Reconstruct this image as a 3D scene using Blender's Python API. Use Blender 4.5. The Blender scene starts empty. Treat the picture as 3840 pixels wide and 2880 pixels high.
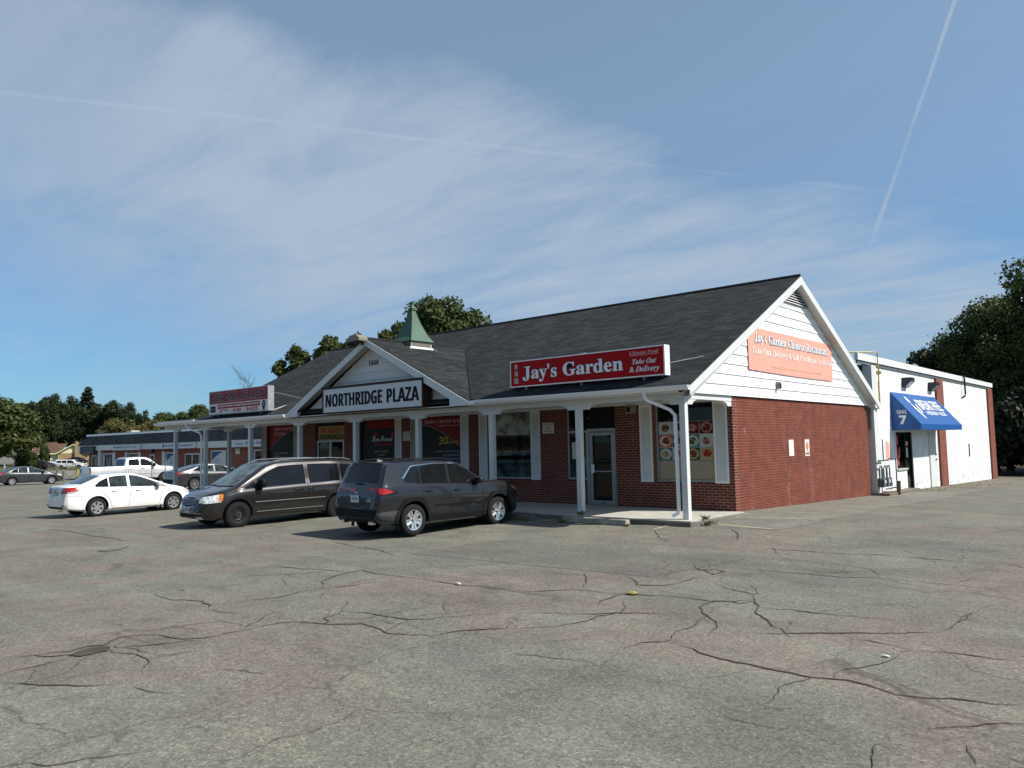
import bpy, bmesh, math, random
import numpy as np
from mathutils import Vector, Matrix
from mathutils.bvhtree import BVHTree
from math import radians, sin, cos, pi, atan2, sqrt
scene = bpy.context.scene
COL = scene.collection
# ---------------------------------------------------------------- camera
F_PX = 2885.49; PITCH = 0.0777385; ROLL = -0.0203532; YAW = 0.723063
CAM = Vector((8.82765, -18.49921, 1.82255))
fwd = Vector((-sin(YAW)*cos(PITCH), cos(YAW)*cos(PITCH), sin(PITCH)))
rgt = Vector((cos(YAW), sin(YAW), 0)); upv = rgt.cross(fwd)
r2 = rgt*cos(ROLL)+upv*sin(ROLL); u2 = -rgt*sin(ROLL)+upv*cos(ROLL)
cd = bpy.data.cameras.new('camera'); cam = bpy.data.objects.new('camera', cd); COL.objects.link(cam)
cam.matrix_world = Matrix((( r2.x, u2.x, -fwd.x, CAM.x), (r2.y, u2.y, -fwd.y, CAM.y), (r2.z, u2.z, -fwd.z, CAM.z), (0,0,0,1)))
cd.sensor_width = 36.0; cd.lens = F_PX/3840*36; cd.clip_end = 6000; cd.clip_start = 0.1
scene.camera = cam
# ---------------------------------------------------------------- light
SUN = Vector((1.0, 0.45, 1.10)).normalized()
EL = math.asin(SUN.z); AZ = atan2(SUN.x, SUN.y)
sd = bpy.data.lights.new('sun', 'SUN'); sd.energy = 4.4; sd.angle = radians(0.53); sd.color = (1.0, 0.955, 0.885)
so = bpy.data.objects.new('sun', sd); COL.objects.link(so); so.rotation_euler = SUN.to_track_quat('Z', 'Y').to_euler(); so.location = (20, 10, 40)
world = bpy.data.worlds.new('World'); scene.world = world; world.use_nodes = True
scene.view_settings.view_transform = 'Standard'; scene.view_settings.look = 'None'
scene.view_settings.exposure = 0.55; scene.view_settings.gamma = 1.0
scene.view_settings.use_curve_mapping = False

class NT:
    """small helper to write node trees"""
    def __init__(s, tree): s.t = tree; s.n = tree.nodes; s.l = tree.links
    def add(s, typ, **kw):
        nd = s.n.new(typ); ins = kw.pop('ins', {})
        for k, v in kw.items(): setattr(nd, k, v)
        for k, v in ins.items():
            if hasattr(v, 'bl_idname') or isinstance(v, bpy.types.NodeSocket): s.l.new(v, nd.inputs[k])
            else: nd.inputs[k].default_value = v
        return nd
    def math(s, op, a, b=None, c=None, clamp=False):
        ins = {0: a}
        if b is not None: ins[1] = b
        if c is not None: ins[2] = c
        return s.add('ShaderNodeMath', operation=op, use_clamp=clamp, ins=ins).outputs[0]
    def vmath(s, op, a, b=None):
        ins = {0: a}
        if b is not None: ins[1] = b
        nd = s.add('ShaderNodeVectorMath', operation=op, ins=ins)
        return nd.outputs['Value'] if op in ('DOT_PRODUCT', 'LENGTH') else nd.outputs[0]
    def noise(s, vec, scale, detail=4, rough=.55, dist=0.0, out='Fac'):
        nd = s.add('ShaderNodeTexNoise', ins={'Scale': scale, 'Detail': detail, 'Roughness': rough, 'Distortion': dist})
        if vec is not None: s.l.new(vec, nd.inputs['Vector'])
        return nd.outputs[out]
    def ramp(s, fac, stops, interp='LINEAR'):
        nd = s.add('ShaderNodeValToRGB'); cr = nd.color_ramp; cr.interpolation = interp
        while len(cr.elements) < len(stops): cr.elements.new(.5)
        for e, (p, c) in zip(cr.elements, stops):
            e.position = p
            e.color = (c, c, c, 1) if isinstance(c, (int, float)) else (*c, 1)
        s.l.new(fac, nd.inputs[0]); return nd.outputs[0]
    def mix(s, fac, a, b, blend='MIX'):
        nd = s.add('ShaderNodeMix', data_type='RGBA', blend_type=blend, clamp_factor=True)
        for k, v in ((0, fac), (6, a), (7, b)):
            if isinstance(v, bpy.types.NodeSocket): s.l.new(v, nd.inputs[k])
            elif k == 0: nd.inputs[0].default_value = v
            else: nd.inputs[k].default_value = (*v, 1) if len(v) == 3 else v
        return nd.outputs[2]

# sky: nishita air with thin cirrus sheets and two contrails high above, all at infinity
W = NT(world.node_tree); W.n.clear()
wout = W.add('ShaderNodeOutputWorld'); bg = W.add('ShaderNodeBackground')
sky = W.add('ShaderNodeTexSky', sky_type='NISHITA', sun_disc=False, sun_elevation=EL, sun_rotation=AZ,
            altitude=250, air_density=1.0, dust_density=0.35, ozone_density=2.2)
tc = W.add('ShaderNodeTexCoord'); D = tc.outputs['Generated']
sep = W.add('ShaderNodeSeparateXYZ', ins={0: D})
zc = W.math('MAXIMUM', sep.outputs[2], 0.0)
zz = W.math('ADD', zc, 0.10)
px_ = W.math('DIVIDE', sep.outputs[0], zz); py_ = W.math('DIVIDE', sep.outputs[1], zz)
plane = W.add('ShaderNodeCombineXYZ', ins={0: px_, 1: py_, 2: 0.0}).outputs[0]
SKY_STRENGTH = 0.075
def wdot(n): return W.vmath('DOT_PRODUCT', D, n)
def sstep(x, a, b):
    nd = W.add('ShaderNodeMapRange', interpolation_type='SMOOTHSTEP', ins={0: x, 1: a, 2: b, 3: 0.0, 4: 1.0}); return nd.outputs[0]
rot = W.add('ShaderNodeMapping', ins={0: plane, 2: (0, 0, radians(28)), 3: (0.35, 1.0, 1.0)}).outputs[0]
n_big = W.noise(rot, 0.9, 6, .58, 0.6); n_fine = W.noise(rot, 3.6, 8, .64, 0.5); n_iso = W.noise(plane, 1.7, 7, .6, 0.3)
edge = W.math('ADD', wdot((0.5151, -0.12795, 0.84752)), W.math('MULTIPLY', W.math('SUBTRACT', n_iso, .5), .16))
up = W.math('SUBTRACT', 1.0, sstep(edge, -0.10, 0.03))
lo = sstep(W.math('ADD', wdot((0.25623, 0.08766, 0.96263)), W.math('MULTIPLY', W.math('SUBTRACT', n_big, .5), .30)), -0.16, 0.12)
band = W.math('MULTIPLY', up, lo)
tex = W.math('ADD', W.math('MULTIPLY', n_big, .5), W.math('MULTIPLY', n_fine, .5))
texm = sstep(tex, .34, .62)
near = sstep(wdot((-0.4177, 0.8654, 0.2768)), .60, .90)
band = W.math('MULTIPLY', band, W.math('ADD', .62, W.math('MULTIPLY', near, .42)), clamp=True)
cloud = W.math('MULTIPLY', band, W.math('ADD', W.math('MULTIPLY', texm, .62), .42))
thin = W.math('MULTIPLY', sstep(tex, .42, .70), .42)
# low streaks close to the horizon
rot2 = W.add('ShaderNodeMapping', ins={0: plane, 2: (0, 0, radians(64)), 3: (0.12, 0.9, 1.0)}).outputs[0]
st = W.math('MULTIPLY', sstep(W.noise(rot2, 1.1, 5, .55, .4), .47, .68), W.math('MULTIPLY', W.math('SUBTRACT', 1.0, sstep(sep.outputs[2], .16, .34)), .35))
cloud = W.math('MAXIMUM', W.math('MAXIMUM', cloud, thin), st)
# contrails
def trail(n, wdt, amp, brk, wob):
    d = W.math('ABSOLUTE', W.math('ADD', wdot(n), W.math('MULTIPLY', W.math('SUBTRACT', W.noise(D, wob, 3, .5), .5), wdt*2.2)))
    m = W.math('SUBTRACT', 1.0, sstep(d, wdt*.15, wdt))
    return W.math('MULTIPLY', m, W.math('MULTIPLY', W.ramp(W.noise(D, brk, 4, .6), [(.3, .35), (.6, 1.0)]), amp))
t1 = trail((-0.8795, -0.33016, 0.34275), .0040, .75, 14, 9)
t1 = W.math('MULTIPLY', t1, sstep(sep.outputs[2], .20, .30))
t2 = trail((0.33533, -0.18835, 0.92308), .0034, .18, 9, 7)
cloud = W.math('ADD', cloud, W.math('MAXIMUM', t1, t2), clamp=True)
skyc = W.mix(1.0, sky.outputs[0], (.98, 1.0, 1.0), 'MULTIPLY')
vr = W.ramp(sep.outputs[2], [(0.0, (.40, .66, .88)), (.08, (.46, .74, .98)), (.22, (.68, .92, 1.08)), (.40, (1.06, 1.20, 1.18)), (.60, (1.25, 1.33, 1.28))])
skyc = W.mix(1.0, skyc, vr, 'MULTIPLY')
cirrus = W.add('ShaderNodeRGB'); cirrus.outputs[0].default_value = (3.95, 4.83, 5.85, 1)
veil = W.math('MULTIPLY', W.math('MULTIPLY', sstep(sep.outputs[2], .10, .32), .30), W.math('ADD', .55, W.math('MULTIPLY', n_big, .9)))
cloud = W.math('MAXIMUM', cloud, veil)
col = W.mix(W.math('MULTIPLY', cloud, .88), skyc, cirrus.outputs[0])
W.l.new(col, bg.inputs[0]); bg.inputs[1].default_value = SKY_STRENGTH; W.l.new(bg.outputs[0], wout.inputs[0])

# ---------------------------------------------------------------- materials
M = {}
def newmat(name):
    m = bpy.data.materials.new(name); m.use_nodes = True; t = NT(m.node_tree); t.n.clear()
    out = t.add('ShaderNodeOutputMaterial'); b = t.add('ShaderNodeBsdfPrincipled'); t.l.new(b.outputs[0], out.inputs[0])
    M[name] = m; return m, t, b
def uvn(t): return t.add('ShaderNodeUVMap').outputs[0]
def objc(t): return t.add('ShaderNodeTexCoord').outputs['Object']
def geo(t): return t.add('ShaderNodeNewGeometry').outputs['Position']
def bump(t, b, h, strength=.3, dist=.01):
    bn = t.add('ShaderNodeBump', ins={'Strength': strength, 'Distance': dist, 'Height': h}); t.l.new(bn.outputs[0], b.inputs['Normal'])
def simple(name, c, rough=.6, metal=0.0, var=.08, scale=3.0, coat=0.0, spec=None, dirt=0.0):
    if spec is None and any(name.startswith(q) for q in ('poster', 'letter', 'red_', 'f_', 'black', 'sign', 'dark_brown')): spec = .12
    m, t, b = newmat(name)
    p = geo(t)
    k = t.ramp(t.noise(p, scale, 5, .6), [(.3, 1-var), (.7, 1+var*.6)])
    colr = t.mix(1.0, c, k, 'MULTIPLY')
    if dirt:
        d = t.ramp(t.noise(p, scale*2.3, 6, .7), [(.52, 0.0), (.75, 1.0)])
        colr = t.mix(t.math('MULTIPLY', d, dirt), colr, (.16, .14, .11))
    t.l.new(colr, b.inputs['Base Color'])
    b.inputs['Roughness'].default_value = rough; b.inputs['Metallic'].default_value = metal
    if coat: b.inputs['Coat Weight'].default_value = coat; b.inputs['Coat Roughness'].default_value = .03
    if spec is not None: b.inputs['Specular IOR Level'].default_value = spec
    return m
def brickmat(name, c1, c2, mortar, bw, bh, msize, bumpd=.006, stain=None, rough=.85):
    m, t, b = newmat(name); uv = uvn(t)
    w = t.noise(uv, 1.3, 3, .5, out='Color')
    uvw = t.vmath('ADD', uv, t.vmath('SCALE', t.vmath('SUBTRACT', w, (.5, .5, .5)), None)) if False else uv
    br = t.add('ShaderNodeTexBrick', offset=.5, ins={'Vector': uvw, 'Color1': (*c1, 1), 'Color2': (*c2, 1), 'Mortar': (*mortar, 1), 'Scale': 1.0,
               'Mortar Size': msize, 'Mortar Smooth': .15, 'Bias': 0.0, 'Brick Width': bw, 'Row Height': bh})
    v = t.ramp(t.noise(uv, 2.2, 6, .65), [(.3, .74), (.7, 1.16)])
    colr = t.mix(1.0, br.outputs[0], v, 'MULTIPLY')
    f = t.ramp(t.noise(uv, 60, 3, .6), [(.3, .85), (.7, 1.1)]); colr = t.mix(1.0, colr, f, 'MULTIPLY')
    if stain: colr = stain(t, uv, colr)
    t.l.new(colr, b.inputs['Base Color']); b.inputs['Roughness'].default_value = rough; b.inputs['Specular IOR Level'].default_value = .2
    bump(t, b, t.math('SUBTRACT', 1.0, br.outputs['Fac']), .7, bumpd)
    return m
def eff(t, uv, colr):      # white salt bloom on the gable brick, in vertical runs
    st = t.add('ShaderNodeMapping', ins={0: uv, 3: (1.0, .22, 1)}).outputs[0]
    a = t.ramp(t.noise(st, 1.6, 6, .7, .4), [(.56, 0.0), (.74, .55)])
    f = t.ramp(t.noise(uv, 9, 5, .7), [(.42, 0.0), (.7, 1.0)])
    return t.mix(t.math('MULTIPLY', a, f), colr, (.52, .43, .40))
def peel(t, uv, colr):     # grey patches where the white paint has worn
    sx = t.add('ShaderNodeSeparateXYZ', ins={0: uv})
    low = t.add('ShaderNodeMapRange', ins={0: sx.outputs[1], 1: -.1, 2: 1.2, 3: .20, 4: 0.0}).outputs[0]
    n = t.math('ADD', t.noise(uv, 3.1, 7, .75), low)
    a = t.ramp(n, [(.70, 0.0), (.80, .5)])
    return t.mix(a, colr, (.30, .29, .26))
brickmat('brick', (.165, .038, .025), (.115, .027, .020), (.30, .20, .155), .215, .0725, .0085)
brickmat('brick_gable', (.185, .042, .024), (.140, .032, .020), (.20, .105, .072), .215, .0725, .008, stain=eff)
brickmat('brick_far', (.30, .085, .045), (.235, .062, .035), (.36, .22, .16), .22, .075, .008)
brickmat('brick_tan', (.36, .24, .11), (.28, .18, .08), (.42, .33, .22), .24, .08, .01)
brickmat('brick_pilaster', (.22, .075, .05), (.19, .060, .042), (.26, .13, .10), .2, .072, .006)
brickmat('block_white', (.80, .81, .80), (.76, .77, .76), (.68, .69, .68), .42, .205, .006, .005, stain=peel, rough=.6)

def shingle(name, dark, light, bw=.33, bh=.145):
    m, t, b = newmat(name); uv = uvn(t)
    wob = t.add('ShaderNodeVectorMath', operation='MULTIPLY_ADD', ins={0: t.noise(uv, .8, 3, .5, out='Color'), 1: (.0, .035, 0), 2: uv}).outputs[0]
    br = t.add('ShaderNodeTexBrick', offset=.43, ins={'Vector': wob, 'Color1': (*dark, 1), 'Color2': (*light, 1), 'Mortar': (.012, .012, .012, 1), 'Scale': 1.0,
               'Mortar Size': .011, 'Mortar Smooth': .6, 'Bias': -.1, 'Brick Width': bw, 'Row Height': bh})
    v = t.ramp(t.noise(uv, .55, 6, .6, .5), [(.32, .80), (.68, 1.18)])
    g_ = t.ramp(t.noise(uv, 40, 3, .7), [(.3, .75), (.7, 1.3)])
    st = t.add('ShaderNodeMapping', ins={0: uv, 3: (.9, 6.0, 1)}).outputs[0]
    s_ = t.ramp(t.noise(st, 1.3, 4, .6), [(.3, .70), (.7, 1.30)])
    c = t.mix(1.0, t.mix(1.0, t.mix(1.0, br.outputs[0], v, 'MULTIPLY'), g_, 'MULTIPLY'), s_, 'MULTIPLY')
    t.l.new(c, b.inputs['Base Color']); b.inputs['Roughness'].default_value = .93; b.inputs['Specular IOR Level'].default_value = .15
    sx = t.add('ShaderNodeSeparateXYZ', ins={0: wob})
    saw = t.math('FRACT', t.math('DIVIDE', sx.outputs[1], bh))
    h = t.math('ADD', t.math('SUBTRACT', 1.0, saw), t.math('MULTIPLY', t.noise(uv, 9, 4, .6), .5))
    bump(t, b, h, .8, .014)
    return m
shingle('shingle', (.0175, .0195, .020), (.036, .0395, .0405))
shingle('shingle_grey', (.060, .061, .063), (.092, .093, .096))
shingle('shingle_brown', (.10, .060, .042), (.14, .088, .062), .5, .2)

def asphalt(name, cols, patchy=1.0, speck=1.0):
    m, t, b = newmat(name); p = geo(t)
    big = t.noise(p, .22, 5, .55, .8); mid = t.noise(p, .75, 6, .6, .6)
    c = t.ramp(big, [(.34, cols[0]), (.46, cols[1]), (.56, cols[2]), (.66, cols[3])])
    c = t.mix(1.0, c, t.ramp(mid, [(.30, 1-.20*patchy), (.5, 1.0), (.7, 1+.16*patchy)]), 'MULTIPLY')
    worn = t.ramp(t.noise(p, .42, 5, .5, 1.4), [(.495, 0.0), (.515, 1.0)])
    c = t.mix(t.math('MULTIPLY', worn, .5), c, t.mix(1.0, c, (.86, .87, .90), 'MULTIPLY'))
    # streaks left by plough blades and tyres
    sm = t.add('ShaderNodeMapping', ins={0: p, 2: (0, 0, radians(-8)), 3: (.25, 2.2, 1)}).outputs[0]
    c = t.mix(1.0, c, t.ramp(t.noise(sm, 1.1, 5, .6), [(.3, .90), (.7, 1.09)]), 'MULTIPLY')
    vor = t.add('ShaderNodeTexVoronoi', ins={'Vector': p, 'Scale': 62.0}).outputs['Color']
    vs = t.add('ShaderNodeSeparateColor', ins={0: vor}).outputs[0]
    c = t.mix(1.0, c, t.ramp(vs, [(0.0, 1-.38*speck), (.35, .95), (.85, 1.06), (1.0, 1+.50*speck)]), 'MULTIPLY')
    c = t.mix(1.0, c, t.ramp(t.noise(p, 24, 5, .8), [(.32, 1-.30*speck), (.68, 1+.30*speck)]), 'MULTIPLY')
    rp = t.ramp(t.noise(p, .16, 3, .5, .5), [(.46, 0.0), (.56, 1.0)]); c = t.mix(t.math('MULTIPLY', rp, .6), c, t.mix(1.0, c, t.ramp(t.noise(p, 9, 6, .85), [(.35, .62), (.65, 1.34)]), 'MULTIPLY'))
    oil = t.ramp(t.noise(p, 1.15, 2, .4), [(.68, 0.0), (.76, .45)]); c = t.mix(oil, c, (.085, .082, .074))
    # hairline crazing
    pd_ = t.add('ShaderNodeVectorMath', operation='MULTIPLY_ADD', ins={0: t.noise(p, 1.4, 4, .6, out='Color'), 1: (.7, .7, 0), 2: p}).outputs[0]
    ve = t.add('ShaderNodeTexVoronoi', feature='DISTANCE_TO_EDGE', ins={'Vector': pd_, 'Scale': .62}).outputs['Distance']
    ck = t.ramp(ve, [(0.0, 1.0), (.012, .0)])
    ckm = t.ramp(t.noise(p, .35, 3, .5), [(.40, 0.15), (.56, .75)])
    ve2 = t.add('ShaderNodeTexVoronoi', feature='DISTANCE_TO_EDGE', ins={'Vector': pd_, 'Scale': 1.9}).outputs['Distance']
    c = t.mix(t.math('MULTIPLY', t.ramp(ve2, [(0.0, 1.0), (.020, .0)]), t.ramp(t.noise(p, .5, 3, .5), [(.52, 0.0), (.66, .5)])), c, (.085, .070, .055))
    c = t.mix(t.math('MULTIPLY', ck, ckm), c, (.07, .058, .045))
    t.l.new(c, b.inputs['Base Color']); b.inputs['Roughness'].default_value = .9; b.inputs['Specular IOR Level'].default_value = .25
    h = t.math('ADD', t.math('MULTIPLY', vs, .6), t.math('MULTIPLY', t.noise(p, 14, 4, .7), .6))
    bump(t, b, h, .55, .008)
    return m
asphalt('asphalt', [(.143, .141, .116), (.166, .162, .127), (.177, .150, .123), (.160, .157, .124)])
asphalt('asphalt_dark', [(.132, .130, .107), (.143, .139, .113), (.142, .129, .108), (.134, .131, .107)], .6)
asphalt('asphalt_pale', [(.175, .168, .138), (.190, .182, .150), (.184, .174, .146), (.192, .184, .155)], .7, .7)
asphalt('asphalt_road', [(.19, .18, .145), (.20, .188, .15), (.195, .184, .148), (.19, .18, .145)], .4, .3)
simple('concrete', (.44, .42, .36), .9, var=.18, scale=1.7, dirt=.25)
simple('concrete_dark', (.155, .135, .10), .95, var=.25, scale=3, dirt=.3)
simple('crack', (.090, .070, .053), 1.0, var=.3, scale=8, spec=0.1)
simple('crack_stain', (.124, .104, .080), 1.0, var=.3, scale=5, spec=.1)
simple('crack_fine', (.100, .082, .062), 1.0, var=.3, scale=8, spec=.1)
simple('soil', (.060, .048, .030), 1.0, var=.4, scale=4)
simple('curb', (.30, .275, .22), .95, var=.3, scale=4)
def patchypaint():
    m, t, b = newmat('yellow_paint'); p = geo(t)
    w = t.ramp(t.noise(p, 7, 5, .7), [(.40, 0.0), (.56, 1.0)])
    t.l.new(t.mix(w, (.20, .185, .14), (.42, .36, .20)), b.inputs['Base Color']); b.inputs['Roughness'].default_value = .85
patchypaint()
def grassmat(name, a, c2):
    m, t, b = newmat(name); p = geo(t)
    c = t.mix(t.ramp(t.noise(p, .8, 6, .7), [(.35, 0.0), (.65, 1.0)]), a, c2)
    c = t.mix(1.0, c, t.ramp(t.noise(p, 12, 4, .7), [(.3, .6), (.7, 1.4)]), 'MULTIPLY')
    t.l.new(c, b.inputs['Base Color']); b.inputs['Roughness'].default_value = 1.0; b.inputs['Specular IOR Level'].default_value = .1
grassmat('grass', (.085, .10, .030), (.14, .13, .045)); grassmat('verge', (.030, .024, .012), (.055, .045, .02))
simple('white_trim', (.62, .63, .61), .5, var=.05, scale=2.2, dirt=.05)
simple('white_siding', (.80, .81, .80), .45, var=.08, scale=1.5, dirt=.12)
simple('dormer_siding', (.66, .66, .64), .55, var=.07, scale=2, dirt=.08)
simple('soffit', (.55, .55, .52), .7, var=.05)
simple('shutter_white', (.70, .71, .68), .5, var=.05); simple('shutter_beige', (.40, .38, .32), .6, var=.06)
simple('white_metal', (.82, .83, .83), .35, var=.04, scale=6)
simple('grey_metal', (.17, .185, .195), .45, metal=.3, var=.12, scale=6)
simple('aluminium', (.34, .35, .35), .4, metal=.6, var=.1, scale=6)
simple('zinc', (.62, .64, .66), .38, metal=.8, var=.25, scale=9)
simple('dark_brown', (.050, .026, .020), .5, var=.15); simple('black', (.012, .012, .013), .5, var=.1)
simple('black_rubber', (.018, .018, .019), .8, var=.2, scale=12); simple('black_plastic', (.010, .0105, .011), .6, var=.1)
simple('grey_plastic', (.024, .025, .027), .6, var=.1)
simple('chrome', (.70, .71, .72), .15, metal=1.0, var=.03); simple('alloy', (.62, .63, .64), .28, metal=.8, var=.05)
simple('steel_black', (.030, .030, .032), .45, metal=.4, var=.1)
simple('red_face', (.33, .004, .006), .35, var=.03); simple('red_dark', (.30, .010, .012), .4, var=.06)
simple('sign_white', (.62, .63, .64), .4, var=.03); simple('letter_white', (.74, .75, .76), .5, var=.03); simple('letter_black', (.010, .010, .014), .5, var=.05)
simple('letter_pink', (.62, .36, .36), .5); simple('letter_grey', (.30, .31, .32), .6); simple('letter_dim', (.17, .18, .19), .6)
simple('letter_yellow', (.44, .36, .03), .5); simple('letter_red', (.45, .025, .02), .5); simple('letter_blue', (.05, .09, .28), .5); simple('letter_teal', (.10, .33, .40), .5)
simple('poster_black', (.010, .012, .016), .25, var=.2); simple('poster_navy', (.016, .028, .075), .25, var=.2); simple('poster_red', (.20, .008, .008), .25, var=.1)
simple('poster_cream', (.34, .27, .10), .5, var=.06); simple('poster_beige', (.30, .26, .185), .35, var=.05, scale=1); simple('poster_pale', (.62, .63, .63), .4, var=.04)
simple('banner_faded', (.78, .345, .265), .6, var=.05, scale=2); simple('banner_text', (.80, .72, .66), .7, var=.05); simple('banner_faint', (.80, .48, .34), .7)
simple('awning_blue', (.003, .075, .27), .5, var=.05, scale=2); simple('paper', (.66, .64, .58), .7, var=.05); simple('amber', (.70, .26, .02), .3)
simple('copper_green', (.060, .120, .078), .7, metal=.0, var=.22, scale=2.5, dirt=.12)
simple('gas_yellow', (.42, .32, .10), .5, var=.15); simple('gas_grey', (.11, .135, .14), .5, metal=.2, var=.15, scale=9)
simple('lamp_beige', (.22, .20, .15), .5, var=.1); simple('flashing_dark', (.030, .034, .038), .95, var=.15, spec=.05)
simple('wood_old', (.16, .12, .08), .9, var=.3, scale=7)
simple('wood_yellow', (.42, .32, .09), .8, var=.2, scale=7); simple('cream', (.72, .66, .42), .6, var=.04)
simple('orange_red', (.70, .10, .05), .5); simple('weed_green', (.13, .17, .045), .9, var=.3, scale=30); simple('weed_dry', (.22, .19, .07), .9, var=.3)
simple('skin', (.45, .27, .19), .6); simple('cloth_blue', (.36, .46, .55), .8); simple('cloth_white', (.6, .62, .64), .8)
def glass(name, c, rough=.03, ior=1.5, k0=.35, k1=1.7):
    m, t, b = newmat(name); p = geo(t)
    t.l.new(t.mix(1.0, c, t.ramp(t.noise(p, 2.6, 3, .5), [(.38, k0), (.62, k1)]), 'MULTIPLY'), b.inputs['Base Color'])
    b.inputs['Roughness'].default_value = rough; b.inputs['IOR'].default_value = ior; b.inputs['Specular IOR Level'].default_value = .5
glass('window_glass', (.005, .006, .006), .02, 1.34); glass('window_blind', (.20, .215, .19), .15); glass('car_glass', (.007, .008, .009), .02, 1.38, .8, 1.2)
glass('car_glass_light', (.020, .028, .028), .02, 1.42); glass('windshield_glass', (.060, .088, .088), .02, 1.45); glass('glass_green', (.05, .08, .075), .05)  # minivan windshield: reflected sky put into its pale teal base colour
def carpaint(name, c, metal=.0, rough=.35, coat=1.0):
    m, t, b = newmat(name)
    b.inputs['Base Color'].default_value = (*c, 1); b.inputs['Metallic'].default_value = metal; b.inputs['Roughness'].default_value = rough
    b.inputs['Coat Weight'].default_value = coat; b.inputs['Coat Roughness'].default_value = .03; b.inputs['Coat IOR'].default_value = 1.45; b.inputs['Specular IOR Level'].default_value = .3
    p = geo(t); c2 = t.mix(1.0, c, t.ramp(t.noise(p, 1.7, 5, .6), [(.3, .90), (.7, 1.06)]), 'MULTIPLY'); t.l.new(c2, b.inputs['Base Color'])
carpaint('paint_graphite', (.016, .017, .020), .4, .36); carpaint('paint_van', (.024, .021, .020), .4, .34); carpaint('paint_white', (.80, .80, .78), 0, .4)
carpaint('paint_silver_white', (.66, .67, .68), .35, .35); carpaint('paint_grey', (.055, .057, .061), .5, .34); carpaint('paint_silver', (.42, .44, .46), .6, .35)
carpaint('paint_black', (.018, .018, .022), .3, .35); carpaint('paint_maroon', (.06, .02, .02), .4, .4)
def lens(name, c, em=0.0):
    m, t, b = newmat(name); b.inputs['Base Color'].default_value = (*c, 1); b.inputs['Roughness'].default_value = .2; b.inputs['Coat Weight'].default_value = .35
    p = geo(t); t.l.new(t.mix(1.0, c, t.ramp(t.noise(p, 18, 2, .5), [(.35, .55), (.65, 1.35)]), 'MULTIPLY'), b.inputs['Base Color'])
lens('lens_red', (.36, .012, .012)); lens('lens_dark_red', (.12, .008, .010)); lens('lens_clear', (.55, .57, .58)); lens('lens_amber', (.62, .20, .03))
def foliage(name, a, c2, trans=.25):
    m, t, b = newmat(name); p = geo(t)
    oi = t.add('ShaderNodeObjectInfo').outputs['Random']
    f = t.math('ADD', t.ramp(t.noise(p, .55, 4, .6), [(.3, 0.0), (.7, .8)]), t.math('MULTIPLY', t.math('SUBTRACT', oi, .5), .3), clamp=True)
    c = t.mix(f, a, c2); c = t.mix(1.0, c, t.ramp(t.noise(p, 5.5, 3, .6), [(.25, .55), (.75, 1.5)]), 'MULTIPLY')
    t.l.new(c, b.inputs['Base Color']); b.inputs['Roughness'].default_value = .6; b.inputs['Specular IOR Level'].default_value = .25
    tr = t.add('ShaderNodeBsdfTranslucent', ins={0: c}); ms = t.add('ShaderNodeMixShader', ins={0: trans, 1: b.outputs[0], 2: tr.outputs[0]})
    out = [n for n in t.n if n.bl_idname == 'ShaderNodeOutputMaterial'][0]; t.l.new(ms.outputs[0], out.inputs[0])
foliage('leaf_dark', (.018, .030, .009), (.036, .052, .014)); foliage('leaf_mid', (.042, .062, .016), (.075, .098, .024))
foliage('leaf_bright', (.044, .060, .014), (.080, .095, .024)); foliage('leaf_conifer', (.018, .034, .018), (.034, .054, .026)); foliage('leaf_olive', (.070, .070, .020), (.115, .105, .030))
foliage('leaf_shade', (.010, .015, .006), (.018, .024, .009), .10)  # undergrowth leaves, deep shade under the trees put into the colour
simple('bark', (.075, .060, .045), .95, var=.3, scale=6)
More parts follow.
